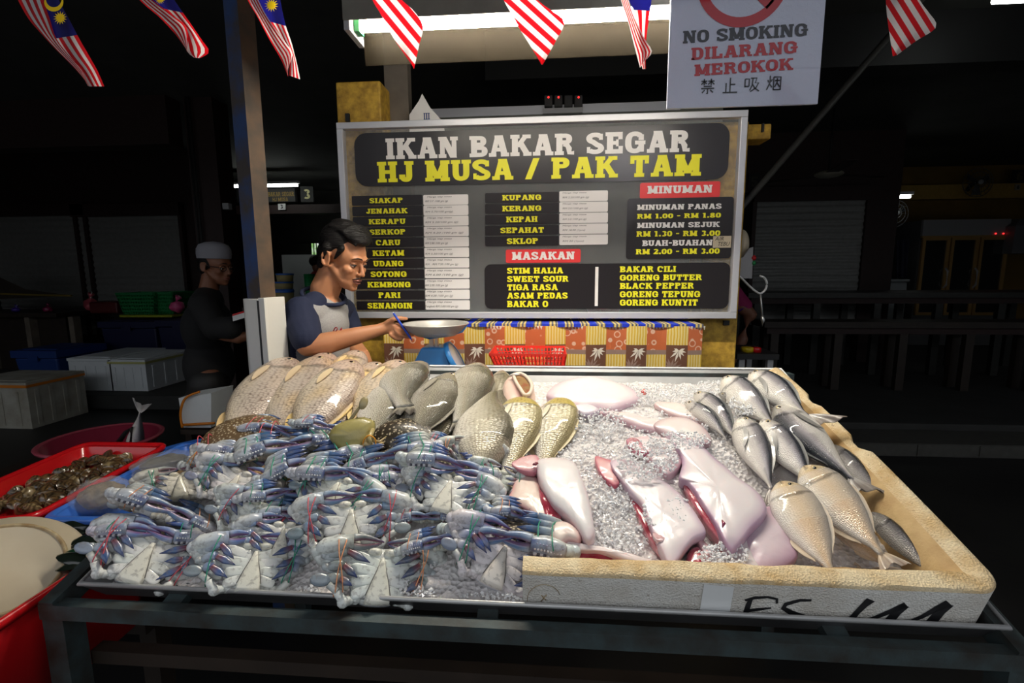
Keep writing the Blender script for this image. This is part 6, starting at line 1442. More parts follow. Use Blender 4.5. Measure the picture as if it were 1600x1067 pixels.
def head_frame(c, yaw, pitch, roll=0.0, s=1.0):
    """yaw 0 looks to the right (+x), positive turns towards the camera"""
    f = V((math.cos(yaw)*math.cos(pitch), -math.sin(yaw)*math.cos(pitch), -math.sin(pitch))).normalized()
    l = EZ.cross(f).normalized(); u = f.cross(l)
    m3 = Matrix((f, l, u)).transposed() @ Matrix.Rotation(roll, 3, 'X')
    return (lambda x, y, z: c+m3@(V((x, y, z))*s)), m3
def head_prims(h, m3, s=1.0):
    E = lambda x, y, z, r, rot=None: ('e', h(x, y, z), tuple(k*s for k in r), m3 @ rot if rot else m3)
    Cc = lambda pts, rr: ('c', [h(*p) for p in pts], [k*s for k in rr])
    pr = [E(-.012,0,.045,(.096,.073,.080)), E(.028,0,.028,(.062,.066,.066)), E(.040,0,-.035,(.050,.054,.062)), E(.050,0,-.078,(.040,.042,.036)), E(.074,0,-.098,(.019,.022,.016)),
          E(.010,0,-.062,(.055,.056,.045)), Cc([(.082,0,.018),(.098,0,-.006),(.110,0,-.030)],[.0075,.0085,.0100]), E(.099,.0105,-.033,(.009,.007,.006)), E(.099,-.0105,-.033,(.009,.007,.006)),
          Cc([(.080,.040,.026),(.091,.022,.031),(.093,0,.026),(.091,-.022,.031),(.080,-.040,.026)],[.008,.009,.007,.009,.008]),
          E(.064,.040,-.022,(.024,.019,.018)), E(.064,-.040,-.022,(.024,.019,.018)), E(.088,0,-.056,(.011,.020,.010)), E(.086,0,-.072,(.010,.018,.007)),
          Cc([(.052,.036,-.074),(.030,.042,-.060),(.0,.050,-.034)],[.016,.018,.018]), Cc([(.052,-.036,-.074),(.030,-.042,-.060),(.0,-.050,-.034)],[.016,.018,.018])]
    for sd in (-1, 1):
        ring = [(-.018+.019*math.cos(a)*.8-.004*math.sin(a), sd*(.080+.010*(1-math.cos(a))*.5), -.002+.030*math.sin(a)) for a in [2*math.pi*i/14 for i in range(14)]]
        pr += [Cc(ring+[ring[0]], [.0048]*15), E(-.016, sd*.077, -.002, (.014,.006,.026)), E(-.006, sd*.076, -.030, (.008,.005,.009))]
    return pr
def face_parts(t, h, m3, s, sides=(-1, 1), mous=True):
    for sd in sides:
        mb = MB(); mb.ell(h(.075, sd*.031, .004), (.0125*s,)*3, nu=14, nv=10); e = mb.build('eye', EYEW, t, True, True)
        mb = MB(); mb.ell(h(.0855, sd*.031, -.001), (.0035*s, .0055*s, .0055*s), nu=10, nv=8, rot=m3); mb.build('iris', M['eye_b'], e, True, True)
        mb = MB(); mb.tube([h(.078, sd*.046, .0015), h(.0865, sd*.040, .0045), h(.0895, sd*.031, .0050), h(.088, sd*.020, .000)], [.0012*s,.0020*s,.0022*s,.0012*s], n=6); mb.build('eyelashes', M['black'], t, True, True)
        mb = MB()  # upper lid over the lowered eye
        mb.ell(h(.0755, sd*.031, .0085), (.0132*s,.0150*s,.0095*s), nu=14, nv=8, rot=m3); mb.build('eyelid', SKIN, t, True, True)
        mb = MB(); mb.tube([h(.080, sd*.050, .026), h(.0965, sd*.036, .0355), h(.101, sd*.020, .0330), h(.101, sd*.012, .029)], [.0015*s,.0040*s,.0042*s,.002*s], n=8, squash=.6); mb.build('eyebrow', HAIR, t, True, True)
    mb = MB(); mb.tube([h(.086,.022,-.0625), h(.099,.010,-.0585), h(.1005,0,-.060), h(.099,-.010,-.0585), h(.086,-.022,-.0625)], [.002*s,.0048*s,.0046*s,.0048*s,.002*s], n=8, squash=.8)
    mb.tube([h(.086,.020,-.066), h(.0965,.009,-.0705), h(.098,0,-.0715), h(.0965,-.009,-.0705), h(.086,-.020,-.066)], [.002*s,.0050*s,.0056*s,.0050*s,.002*s], n=8, squash=.8); mb.build('lips', LIP, t, True, True)
    if mous:
        mb = MB(); mb.tube([h(.084,.025,-.059), h(.0985,.012,-.0495), h(.1005,.003,-.047)], [.0012*s,.0032*s,.0022*s], n=6); mb.tube([h(.084,-.025,-.059), h(.0985,-.012,-.0495), h(.1005,-.003,-.047)], [.0012*s,.0032*s,.0022*s], n=6); mb.build('moustache', STUB, t, True, True)
# --- the young man serving
MY = 1.98
D = lambda u, v, dy=0.0: P(u, v, MY+dy)
hc = D(537, 405, 0); h, m3 = head_frame(hc, math.radians(17), math.radians(20), 0.0, 1.0)
man = thing('person', 'young man in grey and navy shirt reaching for the scale pan, pen in hand', 'person', (D(500,560).x, MY, 0))
sh_n, sh_f = D(472, 492, -.13), D(535, 486, .16)
elb, wri = D(480, 540, -.20), D(590, 516, -.10)
pr = head_prims(h, m3)
pr += [('c', [D(519,432,.0), D(508,458,.0), D(502,478,.0)], [.052,.056,.068]), ('c', [h(-.03,0,-.02), D(506,452,0)], [.052,.055])]
pr += [('c', [sh_n, D(505,480,.0), sh_f], [.055,.075,.052]), ('e', D(503,530,0), (.10,.13,.16)), ('e', D(500,600,.0), (.105,.135,.18)), ('c', [D(495,640,-.06), P(492,720,1.92)], [.08,.06]), ('c', [D(505,640,.06), P(500,720,2.04)], [.08,.06])]
pr += [('c', [sh_n, D(474,518,-.17), elb], [.050,.046,.040]), ('c', [elb, D(512,536,-.175), D(555,525,-.135), wri], [.041,.043,.035,.025])]
pr += [('c', [sh_f, D(548,520,.13), D(553,540,.09)], [.050,.042,.038]), ('c', [D(553,540,.09), D(566,556,.02), D(578,585,-.02)], [.037,.033,.028])]
# right hand: palm, four bent fingers under the pan, thumb over its rim
hy = -.085
pr += [('c', [wri, D(600,513,hy)], [.024,.026]), ('e', D(608,512,hy), (.036,.020,.026), Matrix.Rotation(-.05, 3, 'Y'))]
for fp, rr in (([(618,507,hy+.015),(630,511,hy+.035),(640,517,hy+.045),(646,520,hy+.05)],[.0095,.0088,.008,.007]),
               ([(618,513,hy+.0),(630,517,hy+.015),(639,521,hy+.025),(645,523,hy+.03)],[.0098,.009,.008,.007]),
               ([(615,519,hy-.012),(625,524,hy+.0),(633,526,hy+.01),(638,527,hy+.015)],[.0095,.0086,.0078,.0068]),
               ([(610,523,hy-.02),(617,529,hy-.012),(623,531,hy-.005),(627,531,hy+.0)],[.0085,.0076,.0068,.006]),
               ([(604,505,hy-.01),(614,499,hy-.012),(625,497,hy+.0),(635,498,hy+.02)],[.0120,.0105,.0092,.0075])):
    pr.append(('c', [D(*q) for q in fp], rr))
# left hand resting low behind the fish
pr += [('c', [D(578,585,-.02), D(585,600,-.03)], [.028,.022])]+[('c', [D(585,600,-.04+.02*k), D(592,612,-.05+.022*k), D(594,622,-.05+.022*k)], [.009,.008,.007]) for k in range(4)]+[('c', [D(580,596,-.05), D(590,602,-.07)], [.011,.008])]
blob('body', pr, .0042, SKIN, man, 6)
face_parts(man, h, m3, 1.0)
hp = [('e', h(-.030,0,.066), (.092,.082,.080), m3), ('e', h(-.058,0,.010), (.058,.074,.062), m3), ('e', h(.022,.0,.112), (.072,.064,.036), m3), ('e', h(.062,-.012,.103), (.042,.050,.026), m3), ('e', h(-.02,0,.128), (.07,.06,.032), m3)]
for sd in (-1, 1): hp += [('c', [h(.036,sd*.070,.055), h(.026,sd*.073,.030), h(.016,sd*.0735,.006)], [.013,.009,.005]), ('c', [h(-.03,sd*.075,.04), h(-.045,sd*.07,-.01), h(-.06,sd*.055,-.045)], [.022,.018,.016])]
for k in range(16): hp.append(('c', [h(-.05+.012*k*.4, -.055+.0075*k, .12), h(.02+.004*k*.5, -.058+.0077*k, .148-.0009*(k-8)**2*.5), h(.082, -.05+.0065*k, .122-.0006*(k-8)**2)], [.014,.012,.005]))
blob('hair', hp, .0045, HAIR, man, 2)
# shirt: grey body, navy back and sleeves
fd = V((.80,-.60,0)).normalized(); c0 = D(503,520)
tp_ = [('c', [sh_n, D(505,484,.0), sh_f], [.064,.080,.062]), ('e', D(503,508,0), (.105,.145,.11)), ('e', D(502,545,0), (.115,.148,.15)), ('e', D(500,610,.0), (.118,.148,.17))]
def scol(p, n):
    q = p-c0; f = q.dot(fd); side = abs(q.dot(V((-fd.y, fd.x, 0))))
    return 0 if f > -.035+max(0, side-.07)*1.2 else 1
blob('shirt', tp_, .006, GREYJ, man, 5, ([NAVY], scol))
blob('sleeve', [('c', [sh_n+V((-.005,0,.012)), D(474,512,-.165), D(479,528,-.19)], [.063,.066,.060]), ('c', [sh_n, D(492,474,-.07)], [.055,.050])], .005, NAVY, man, 4, None)
blob('sleeve', [('c', [sh_f, D(546,510,.14), D(549,522,.12)], [.060,.054,.052]), ('c', [sh_f, D(525,474,.07)], [.050,.048])], .005, NAVY, man, 4, None)
ring = []
nb = D(506, 462, 0)
for i in range(28):
    a = 2*math.pi*i/28; off = fd*math.cos(a)*.084+V((-fd.y, fd.x, 0))*math.sin(a)*.086
    ring.append(nb+off+V((0,0,-.034*math.cos(a)-.002)))
mb = MB(); mb.tube(ring, .0085, n=8, closed=True); mb.build('collar', NAVY, man, True, True)
mb = MB(); e = D(531,514,-.15)
mb.tube(spline([D(521,517,-.165), D(524,512,-.17), D(527,513,-.17), D(525,519,-.17), D(530,518,-.165), D(534,512,-.16), D(533,518,-.16), D(538,516,-.15)], 4), .0022, n=5); mb.build('chest_print', mat('red_print_cloth', srgb(150,24,40), .7), man, True, True)
blob('trousers', [('c', [D(496,650,-.07), P(492,760,1.92), V((D(496,650).x, 1.93, .08))], [.095,.075,.055]), ('c', [D(506,650,.07), P(500,760,2.05), V((D(506,650).x, 2.04, .08))], [.095,.075,.055]), ('e', D(500,635,0), (.12,.15,.12))], .008, mat('dark_trousers', (.015,.016,.02), .8), man, 3)
for y in (1.92, 2.03):
    mb = MB(); mb.ell((D(500,650).x+.05, y, .04), (.12,.045,.04), nu=14, nv=8); mb.build('shoe', M['black'], man, True, True)
pen = thing('pen', 'blue ballpoint pen held in the young man\'s fingers', 'pen', tuple(D(630,511,hy-.03)))
pa, pb = D(614.5,489,hy-.030), D(644,532,hy-.025)
mb = MB(); mb.tube([pa, pa.lerp(pb,.06), pa.lerp(pb,.12), pa.lerp(pb,.88), pb], [.003,.0042,.0044,.0044,.0012], n=10); mb.build('barrel', PEN, pen, True, True)
mb = MB(); mb.tube([pa, pa.lerp(pb,-.03)], [.0032,.0032], n=8); mb.build('pen_end', M['white_plastic'], pen, True, True)
# --- man in the grey cap further back
KY = 3.05; K = lambda u, v, dy=0.0: P(u, v, KY+dy)
man2 = thing('person', 'man in black with a grey cap and glasses standing behind the steel post, facing right', 'person', (K(325,600).x, KY, 0))
hc = K(338, 417); h, m3 = head_frame(hc, math.radians(12), math.radians(8), 0, 1.0)
pr = head_prims(h, m3)+[('c', [h(-.03,0,-.03), K(326,452), K(325,466)], [.055,.058,.07]), ('c', [K(318,474,-.17), K(325,466), K(330,472,.17)], [.06,.08,.06]), ('e', K(325,510), (.13,.17,.2)), ('e', K(325,570), (.13,.16,.2)),
   ('c', [K(318,476,-.18), K(335,520,-.24), K(372,528,-.24), K(392,524,-.2)], [.055,.045,.036,.028])]
pr += [('c', [K(392,524,-.2), K(400,522,-.19+.015*k), K(406,525,-.19+.015*k)], [.02,.009,.007]) for k in range(4)]
for dy in (-.09, .09): pr.append(('c', [K(325,590,dy), V((K(325,600).x, KY+dy, .5)), V((K(325,600).x, KY+dy, .06))], [.09,.06,.045]))
blob('body', pr, .007, DSK, man2, 3)
face_parts(man2, h, m3, 1.0, mous=False)
BLK = mat('black_shirt', (.008,.008,.009), .85)
blob('shirt', [('c', [K(316,474,-.18), K(325,467), K(332,472,.18)], [.075,.09,.075]), ('e', K(326,512), (.135,.19,.2)), ('e', K(328,570), (.14,.18,.22)), ('e', K(330,630), (.135,.17,.16)), ('c', [K(316,478,-.2), K(336,512,-.26), K(360,512,-.27)], [.08,.075,.07])], .009, BLK, man2, 4)
mb = MB(); mb.hexa([K(363,494,-.34), K(383,488,-.33), K(384,496,-.33), K(364,502,-.34)]+[K(363,494,-.30), K(383,488,-.29), K(384,496,-.29), K(364,502,-.30)]); mb.build('sleeve_stripe', M['white_plastic'], man2, False, True)
mb = MB(); mb.hexa([K(363,491,-.335), K(383,485,-.325), K(383,488,-.325), K(363,494,-.335)]+[K(363,491,-.30), K(383,485,-.29), K(383,488,-.29), K(363,494,-.30)]); mb.build('sleeve_stripe', M['red_plastic'], man2, False, True, label='red sleeve stripe')
blob('hair', [('e', h(-.035,0,.03), (.085,.082,.07), m3), ('e', h(-.06,0,-.02), (.05,.075,.05), m3)], .007, HAIR, man2, 2)
CAPM = mat('grey_cap', srgb(138,138,146), .85)
mb = MB(); mb.lathe([(.098,0),(.102,.03),(.100,.060),(.085,.088),(.05,.104),(0,.110)], n=32, sx=1.08, sy=.92); m4 = m3 @ Matrix.Rotation(-.10, 3, 'Y'); mb.v = [h(-.018,0,.052)+m4@p for p in mb.v]; mb.build('cap', CAPM, man2, True, True)
mb = MB()
for sd in (-1, 1):
    mb.tube([h(.094+.0*i, sd*.034+.022*math.cos(i*.52), .0+.017*math.sin(i*.52)) for i in range(12)], .0022, n=5, closed=True); mb.tube([h(.092, sd*.056, .006), h(.0, sd*.080, .008)], .0022, n=5)
mb.build('glasses', M['black'], man2, True, True)
blob('trousers', [('c', [K(325,600,dy), V((K(325,600).x, KY+dy, .5)), V((K(325,600).x, KY+dy, .08))], [.12,.085,.065]) for dy in (-.09, .09)]+[('e', K(328,628), (.145,.185,.15))], .01, M['black'], man2, 2)
for dy in (-.09, .09): mb = MB(); mb.ell((K(325,600).x+.05, KY+dy, .04), (.12,.045,.04), nu=14, nv=8); mb.build('shoe', M['black'], man2, True, True)
# --- person half hidden behind the right end of the board
AY = 3.35; A_ = lambda u, v, dy=0.0: P(u, v, AY+dy)
p3 = thing('person', 'person in a magenta top hidden behind the board\'s right end, only one bent arm showing', 'person', (A_(1120,600).x, AY, 0))
pr = [('c', [A_(1120,440), A_(1148,470), A_(1172,492), A_(1160,530), A_(1150,556)], [.08,.07,.043,.036,.028]), ('e', A_(1100,490), (.14,.12,.2)), ('c', [A_(1090,420), A_(1090,440)], [.05,.06]), ('e', A_(1090,385), (.09,.08,.11)), ('c', [A_(1085,560), V((A_(1085,560).x, AY, .06))], [.12,.06]), ('c', [A_(1120,560), V((A_(1120,560).x, AY, .06))], [.12,.06])]
pr += [('c', [A_(1150,556), A_(1146,570,-.02+.015*k), A_(1143,580,-.02+.015*k)], [.02,.009,.007]) for k in range(4)]
blob('body', pr, .008, mat('arm_skin', srgb(118,78,60), .5), p3, 3)
blob('shirt', [('c', [A_(1115,440), A_(1140,462), A_(1161,478)], [.10,.085,.058]), ('e', A_(1100,500), (.17,.14,.26)), ('e', A_(1100,580), (.17,.15,.25))], .01, mat('magenta_cloth', srgb(128,16,74), .8), p3, 3)
mb = MB(); mb.tube([A_(1154,486,-.05), A_(1166,478,-.05), A_(1172,472,.0)], .008, n=6); mb.build('sleeve_band', mat('purple_band', srgb(70,30,110), .8), p3, True, True)
blob('hair', [('e', A_(1088,378), (.10,.09,.10))], .01, HAIR, p3, 2)
# --- small figure in red in the far kitchen
FYY = 7.4; B_ = lambda u, v, dy=0.0: P(u, v, FYY+dy)
p4 = thing('person', 'distant person in a red shirt seen small past the young man\'s neck', 'person', (B_(499,470).x, FYY, .15))
blob('body', [('e', B_(497,416), (.09,.09,.12)), ('c', [B_(498,425), B_(500,436)], [.06,.08]), ('e', B_(502,452), (.2,.15,.28)), ('c', [B_(502,470), V((B_(502,470).x, FYY, .25))], [.2,.15]), ('c', [B_(508,440,-.1), B_(492,455,-.2), B_(484,450,-.25)], [.07,.05,.04])], .014, DSK, p4, 3)
blob('shirt', [('e', B_(502,450), (.23,.17,.30)), ('c', [B_(500,438), B_(508,452,-.1)], [.13,.11])], .016, mat('red_shirt', srgb(150,22,34), .8), p4, 3)
blob('hair', [('e', B_(495,408), (.12,.11,.10))], .014, HAIR, p4, 2)
# ------------------------------------------------------------------ flags
FLY = 1.12
def panel(mb, L, R_, y, nst, flip=0, canton=0.0, wob=.006, diag=None):
    def ext(q):
        (u0, v0), (u1, v1) = q[0], q[1]; k = (-60-v0)/(v1-v0); return [(u0+(u1-u0)*k*.8, -60)]+q
    L, R_ = ext(L), ext(R_); n = 24
    def samp(q):
        s = spline([V((a, b, 0)) for a, b in q], 8); ds = [0]
        for a, b in zip(s, s[1:]): ds.append(ds[-1]+(b-a).length)
        out = []
        for i in range(n+1):
            t = ds[-1]*i/n; k = max(j for j in range(len(ds)) if ds[j] <= t+1e-9); k = min(k, len(s)-2); f = (t-ds[k])/max(1e-9, ds[k+1]-ds[k]); out.append(s[k].lerp(s[k+1], f))
        return out
    a, b = samp(L), samp(R_)
    g = [[mb.vert(P(a[i].x+(b[i].x-a[i].x)*j/nst, a[i].y+(b[i].y-a[i].y)*j/nst, y+wob*math.sin(j/nst*5+i*.25)), None, (((a[i].x+(b[i].x-a[i].x)*j/nst-L[0][0])*diag[1]-(a[i].y+(b[i].y-a[i].y)*j/nst)*diag[0])/(2*diag[2]), .5) if diag else None) for j in range(nst+1)] for i in range(n+1)]
    for i in range(n):
        vm = (a[i].y+b[i].y+a[i+1].y+b[i+1].y)/4
        for j in range(nst):
            mb.face((g[i][j], g[i][j+1], g[i+1][j+1], g[i+1][j]), 3 if diag else (2 if vm < canton else (j+flip) % 2))
def star(mb, u, v, r_px, y, pts=14):
    c = P(u, v, y); k = r_px/pxm(c); q = []
    for i in range(pts*2):
        a = math.pi*i/pts+.2; rr = k if i % 2 == 0 else k*.5; q.append(mb.vert(c+CR*rr*math.cos(a)+CU*rr*math.sin(a)))
    for i in range(pts*2): mb.face((q[i], q[(i+1) % (pts*2)], mb.vert(c)))
def flag(label, panels, stars=(), moon=None, y=FLY):
    u, v = panels[0][0][0]; t = thing('striped_flag', label, 'flag', tuple(P(u, v, y)), 'red and white striped flags strung across the top')
    mb = MB()
    for k, (L, R_, nst, flip, can) in enumerate(panels): panel(mb, L, R_, y+.014*k, nst, flip, can if not isinstance(can, tuple) else -99, diag=can if isinstance(can, tuple) else None)
    mb.build('cloth', [M['f_red'], M['f_white'], M['f_blue'], M['f_stripes']], t, True, True)
    if stars:
        mb = MB()
        for (su, sv, sr) in stars: star(mb, su, sv, sr, y-.003)
        if moon:
            mu, mv, mr = moon; c = P(mu, mv, y-.003); k = 1/pxm(c); n = 20; q = []
            for i in range(n+1):
                a = math.radians(150+240*i/n); q.append((mb.vert(c+(CR*math.cos(a)+CU*math.sin(a))*mr*k), mb.vert(c+CU*mr*.30*k+(CR*math.cos(a)*.82+CU*math.sin(a)*.86)*mr*k)))
            for i in range(n): mb.face((q[i][0], q[i+1][0], q[i+1][1], q[i][1]))
        mb.build('emblem', M['f_yellow'], t, False, True, label='yellow emblem')
    return t
flag('striped flag with blue corner, yellow crescent and star, leftmost of the row', [([(28,0),(45,30),(62,50),(85,75),(110,100),(130,122),(137,134)], [(68,0),(78,30),(87,58),(106,85),(128,108),(133,122),(140,135)], 7, 0, -99), ([(58,0),(70,28),(84,58),(104,88),(124,110),(140,135)], [(92,0),(108,30),(122,57),(138,85),(152,110),(163,135)], 6, 1, 58)], [(94,28,11)], (84,3,15))
flag('striped flag folded over itself with a blunt curled end, second from the left', [([(218,0),(250,28),(275,55),(293,80)], [(234,-4),(270,24),(292,44),(292,82)], 7, 0, -99), ([(238,0),(262,22),(284,45),(291,78),(303,90)], [(270,-4),(300,40),(315,62),(327,81),(312,91)], 6, 1, 18)], [(250,-1,8)])
flag('striped flag with a blue corner and star hanging right beside the steel post', [([(387,0),(402,26),(420,60),(440,95),(450,120)], [(404,0),(420,30),(445,65),(457,83),(450,106)], 8, 0, -99), ([(400,0),(413,20),(426,39),(438,60),(452,84),(452,118)], [(438,0),(446,38),(455,65),(463,95),(469,124)], 6, 0, 39)], [(424,8,11)])
flag('red and white striped flag tip in front of the lamp\'s left half', [([(582,0),(595,22),(610,52),(630,82),(645,104)], [(628,0),(644,14),(661,40),(655,70),(647,108)], 10, 0, (.64,.77,8.5))])
flag('brightly backlit striped flag tip in front of the lamp\'s middle', [([(787,0),(798,20),(815,50),(835,82),(846,101)], [(840,0),(861,16),(882,34),(868,65),(848,101)], 10, 0, (.74,.67,8.5))])
flag('narrow folded striped flag with a blue top beside the no smoking sign', [([(970,0),(980,30),(988,60),(1000,106)], [(982,0),(993,30),(1007,60),(1019,81),(1006,96)], 9, 1, -99), ([(983,0),(990,17),(996,50),(1001,95),(1004,108)], [(1018,0),(1016,17),(1011,50),(1009,80),(1009,108)], 4, 1, 16)])
flag('striped flag tip at the far right over the dark aisle', [([(1384,0),(1386,25),(1390,55),(1395,88)], [(1437,0),(1450,18),(1463,42),(1430,65),(1402,86)], 9, 1, (.53,.85,9.0))])
t = thing('bunting_string', 'string carrying the row of flags across the top of the picture', 'string', tuple(P(800, -62, FLY)))
mb = MB(); mb.tube([P(-400,-62,FLY)]+[P(u, -62, FLY) for u in (0,250,420,600,800,980,1410)]+[P(2000,-62,FLY)], .002, n=6); mb.build('cord', M['white_plastic'], t, True, True)
# ------------------------------------------------------------------ left aisle: boxes, crates, shutters' counter
def foam_case(label, u0, u1, v0, v1, y, depth, material, lidh=.035, group=None, zb=None, strap=None):
    a, b = P(u0, v1, y), P(u1, v0, y); z0 = zb if zb is not None else a.z
    t = thing('foam_box', label, 'box', ((a.x+b.x)/2, y+depth/2, z0), group)
    mb = MB(); mb.box((a.x, y, z0), (b.x, y+depth, b.z-lidh)); n = 4
    for i in range(n):
        x = a.x+(b.x-a.x)*(i+.6)/(n+.2); mb.box((x-.012, y-.006, z0+.03), (x+.012, y, b.z-lidh-.05)); yy = y+depth*(i+.6)/(n+.2); mb.box((b.x, yy-.02, z0+.03), (b.x+.008, yy+.02, b.z-lidh-.04))
    bevel(mb.build('box_body', material, t, False, True), .010)
    mb = MB(); mb.box((a.x-.008, y-.008, b.z-lidh+.002), (b.x+.008, y+depth+.008, b.z)); mb.box((a.x+.05, y+.05, b.z), (b.x-.05, y+depth-.05, b.z+.008)); bevel(mb.build('lid', material, t, False, True), .008)
    if strap:
        mb = MB(); mb.box((a.x-.010, y-.012, b.z-lidh-.012), (b.x+.012, y-.006, b.z-lidh+.012)); mb.box((b.x+.008, y-.012, b.z-lidh-.012), (b.x+.014, y+depth, b.z-lidh+.012)); mb.build('tape', strap, t, False, True)
    return t
YT = mat('yellowed_tape', srgb(190,188,120), .5)
foam_case('clean white foam box with lid on the kerb, left one of the pair', 114, 172, 560, 623, 4.80, .75, M['foam_box'], zb=.152, group='white foam boxes on the kerb')
foam_case('white foam box with yellowed tape under its lid, right one of the pair', 177, 226, 562, 623, 4.80, .70, M['foam_box'], zb=.152, group='white foam boxes on the kerb', strap=YT)
foam_case('dirty foam box with brown taped edges at the left border', -60, 40, 598, 655, 3.95, .55, M['foam_dirty'], zb=0.0, strap=M['orange_band'])
def cooler(label, u0, u1, v0, v1, y, depth, material, zb):
    a, b = P(u0, v1, y), P(u1, v0, y)
    t = thing('cool_box', label, 'cool box', ((a.x+b.x)/2, y+depth/2, zb))
    mb = MB(); zt = b.z; mb.hexa([V((a.x+.04,y+.03,zb)), V((b.x-.03,y+.03,zb)), V((b.x-.03,y+depth-.03,zb)), V((a.x+.04,y+depth-.03,zb)), V((a.x+.01,y,zt-.09)), V((b.x-.01,y,zt-.09)), V((b.x-.01,y+depth,zt-.09)), V((a.x+.01,y+depth,zt-.09))]); bevel(mb.build('box_body', material, t, False, True), .02)
    mb = MB(); mb.box((a.x-.01, y-.02, zt-.085), (b.x+.01, y+depth+.02, zt)); mb.box((a.x+.06, y+.06, zt), (b.x-.06, y+depth-.06, zt+.012)); bevel(mb.build('lid', material, t, False, True), .02, 3)
    mb = MB(); mb.box(((a.x+b.x)/2-.06, y-.03, zt-.12), ((a.x+b.x)/2+.06, y-.018, zt-.06)); mb.build('latch', material, t, False, True); return t
cooler('blue lidded cool box on the kerb left of the white foam boxes', 30, 88, 548, 622, 5.0, .6, M['navy_plastic'], .152)
cooler('dark navy cool box under the green baskets, left half', 163, 243, 502, 570, 5.7, .7, M['darknavy'], .152)
cooler('dark navy cool box behind the capped man, right half', 251, 312, 500, 570, 5.7, .7, M['darknavy'], .152)
zt = P(230, 499, 5.7).z+.02
t = thing('lime_tray', 'lime green flat tray under the green baskets', 'tray', tuple(P(232, 498, 5.95))); a, b = P(192, 499, 5.8), P(274, 499, 5.8)
mb = MB(); mb.box((a.x, 5.75, zt), (b.x, 6.2, zt+.03)); bevel(mb.build('tray_body', M['lime_plastic'], t, False, True), .008)
def crate(label, u0, u1, v0, v1, y, material, z0):
    a, b = P(u0, v1, y), P(u1, v0, y); t = thing('plastic_basket', label, 'basket', ((a.x+b.x)/2, y+.2, z0), 'green baskets on the cool boxes'); mb = MB(); dx = (b.x-a.x); tp = .10*dx; zt = b.z; dy = .38
    mb.box((a.x+tp, y+.03, z0), (b.x-tp, y+dy-.03, z0+.012))
    B4 = [V((a.x+tp,y+.03,z0)), V((b.x-tp,y+.03,z0)), V((b.x-tp,y+dy-.03,z0)), V((a.x+tp,y+dy-.03,z0))]; T4 = [V((a.x,y,zt)), V((b.x,y,zt)), V((b.x,y+dy,zt)), V((a.x,y+dy,zt))]
    for i in range(4):
        j = (i+1) % 4; n = 13
        for k in range(n+1): mb.bar(B4[i].lerp(B4[j], k/n), T4[i].lerp(T4[j], k/n), .020, .008, up=V((.3,1,.1)))
        for k in range(1, 6): mb.bar(B4[i].lerp(T4[i], k/6), B4[j].lerp(T4[j], k/6), .010, .022)
    mb.build('lattice_body', material, t, False, True)
    mb = MB()
    for i in range(4): mb.bar(T4[i], T4[(i+1) % 4], .03, .03)
    mb.build('rim', material, t, False, True); return t
crate('green plastic basket on the lime tray, left one', 186, 240, 459, 497, 5.80, M['green_plastic'], zt+.032)
crate('green plastic basket partly behind the other, right one next to the pink bag', 238, 269, 458, 496, 5.86, M['green_plastic'], zt+.032)
def lumpbag(name, label, u, v, y, rx, rz, material, seed, drink=False):
    c = P(u, v, y); k = 1/pxm(c)
    if drink or 'cup' in name: c.z = P(80, 489, 5.8).z+rz*k*.85
    t = thing(name, label, 'bag', tuple(c)); mb = MB(); mb.ell((0,0,0), 1, nu=18, nv=12)
    mb.v = [c+V((p.x*rx*k, p.y*rx*k, p.z*rz*k))*(1+.25*mnoise.noise(p*1.8+V((seed,0,0)))) for p in mb.v]; mb.build('bag_body', material, t, True, True)
    mb = MB(); tp = c+V((0,0,rz*k*.7)); mb.tube([tp, tp+V((0,0,rz*k*.5)), tp+V((rx*k*.4,0,rz*k*1.0))], [rx*k*.35, rx*k*.16, rx*k*.5], n=8); mb.build('knot', material, t, True, True)
    if drink: mb = MB(); mb.tube([tp, tp+V((rx*k*.5,0,rz*k*1.3))], .006, n=6); mb.build('straw', M['white_plastic'], t, True, True)
lumpbag('pink_bag', 'bright pink knotted plastic bag beside the green baskets', 277, 479, 5.9, 10, 9, M['pink_plastic'], 2)
lumpbag('drink_bag', 'pink iced drink in a tied plastic bag on the dark counter', 142, 477, 6.3, 9, 10, mat('pink_drink', srgb(214,96,110), .2), 5, True)
lumpbag('purple_bag', 'small purple bag with a straw on the dark counter at the far left', 25, 483, 5.95, 6, 4, mat('purple_drink', srgb(70,44,150), .3), 8, True)
lumpbag('pink_cup', 'small dark pink bag on the dark counter between the drinks', 75, 485, 5.95, 6, 5, mat('dim_pink', srgb(140,30,80), .3), 9)
zc_ = P(80, 489, 5.8).z
t = thing('dark_counter', 'long dark wooden counter in front of the left shutters', 'counter', (P(60,489,5.5).x, 5.8, .15))
mb = MB(); mb.box((XL+.3, 5.75, zc_-.05), (P(160,489,6.4).x, 6.5, zc_)); mb.build('counter_top', M['wood_dark'], t, False, True)
mb = MB(); mb.box((XL+.35, 5.9, .15), (P(160,489,6.4).x-.04, 5.96, zc_-.05)); mb.build('front_board', M['wood_dark'], t, False, True)
for k in range(4): x = XL+.4+k*.62; mb = MB(); mb.box((x, 5.80, .15), (x+.07, 5.9, zc_-.05)); mb.build('leg', M['wood_grey'], t, False, True)
t = thing('red_trough', 'dim red plastic box on the counter left of the green baskets', 'box', tuple(P(175, 480, 6.2))); a, b = P(150, 482, 6.2), P(192, 471, 6.2)
mb = MB(); mb.box((a.x, 6.1, a.z-.06), (b.x, 6.4, b.z)); bevel(mb.build('box_body', mat('dim_red', (.10,.01,.01), .5), t, False, True), .02)
t = thing('umbrella_bundle', 'dark bundle of folded boards with a yellow edge, on the counter at the far left', 'boards', tuple(P(40, 455, 5.6)))
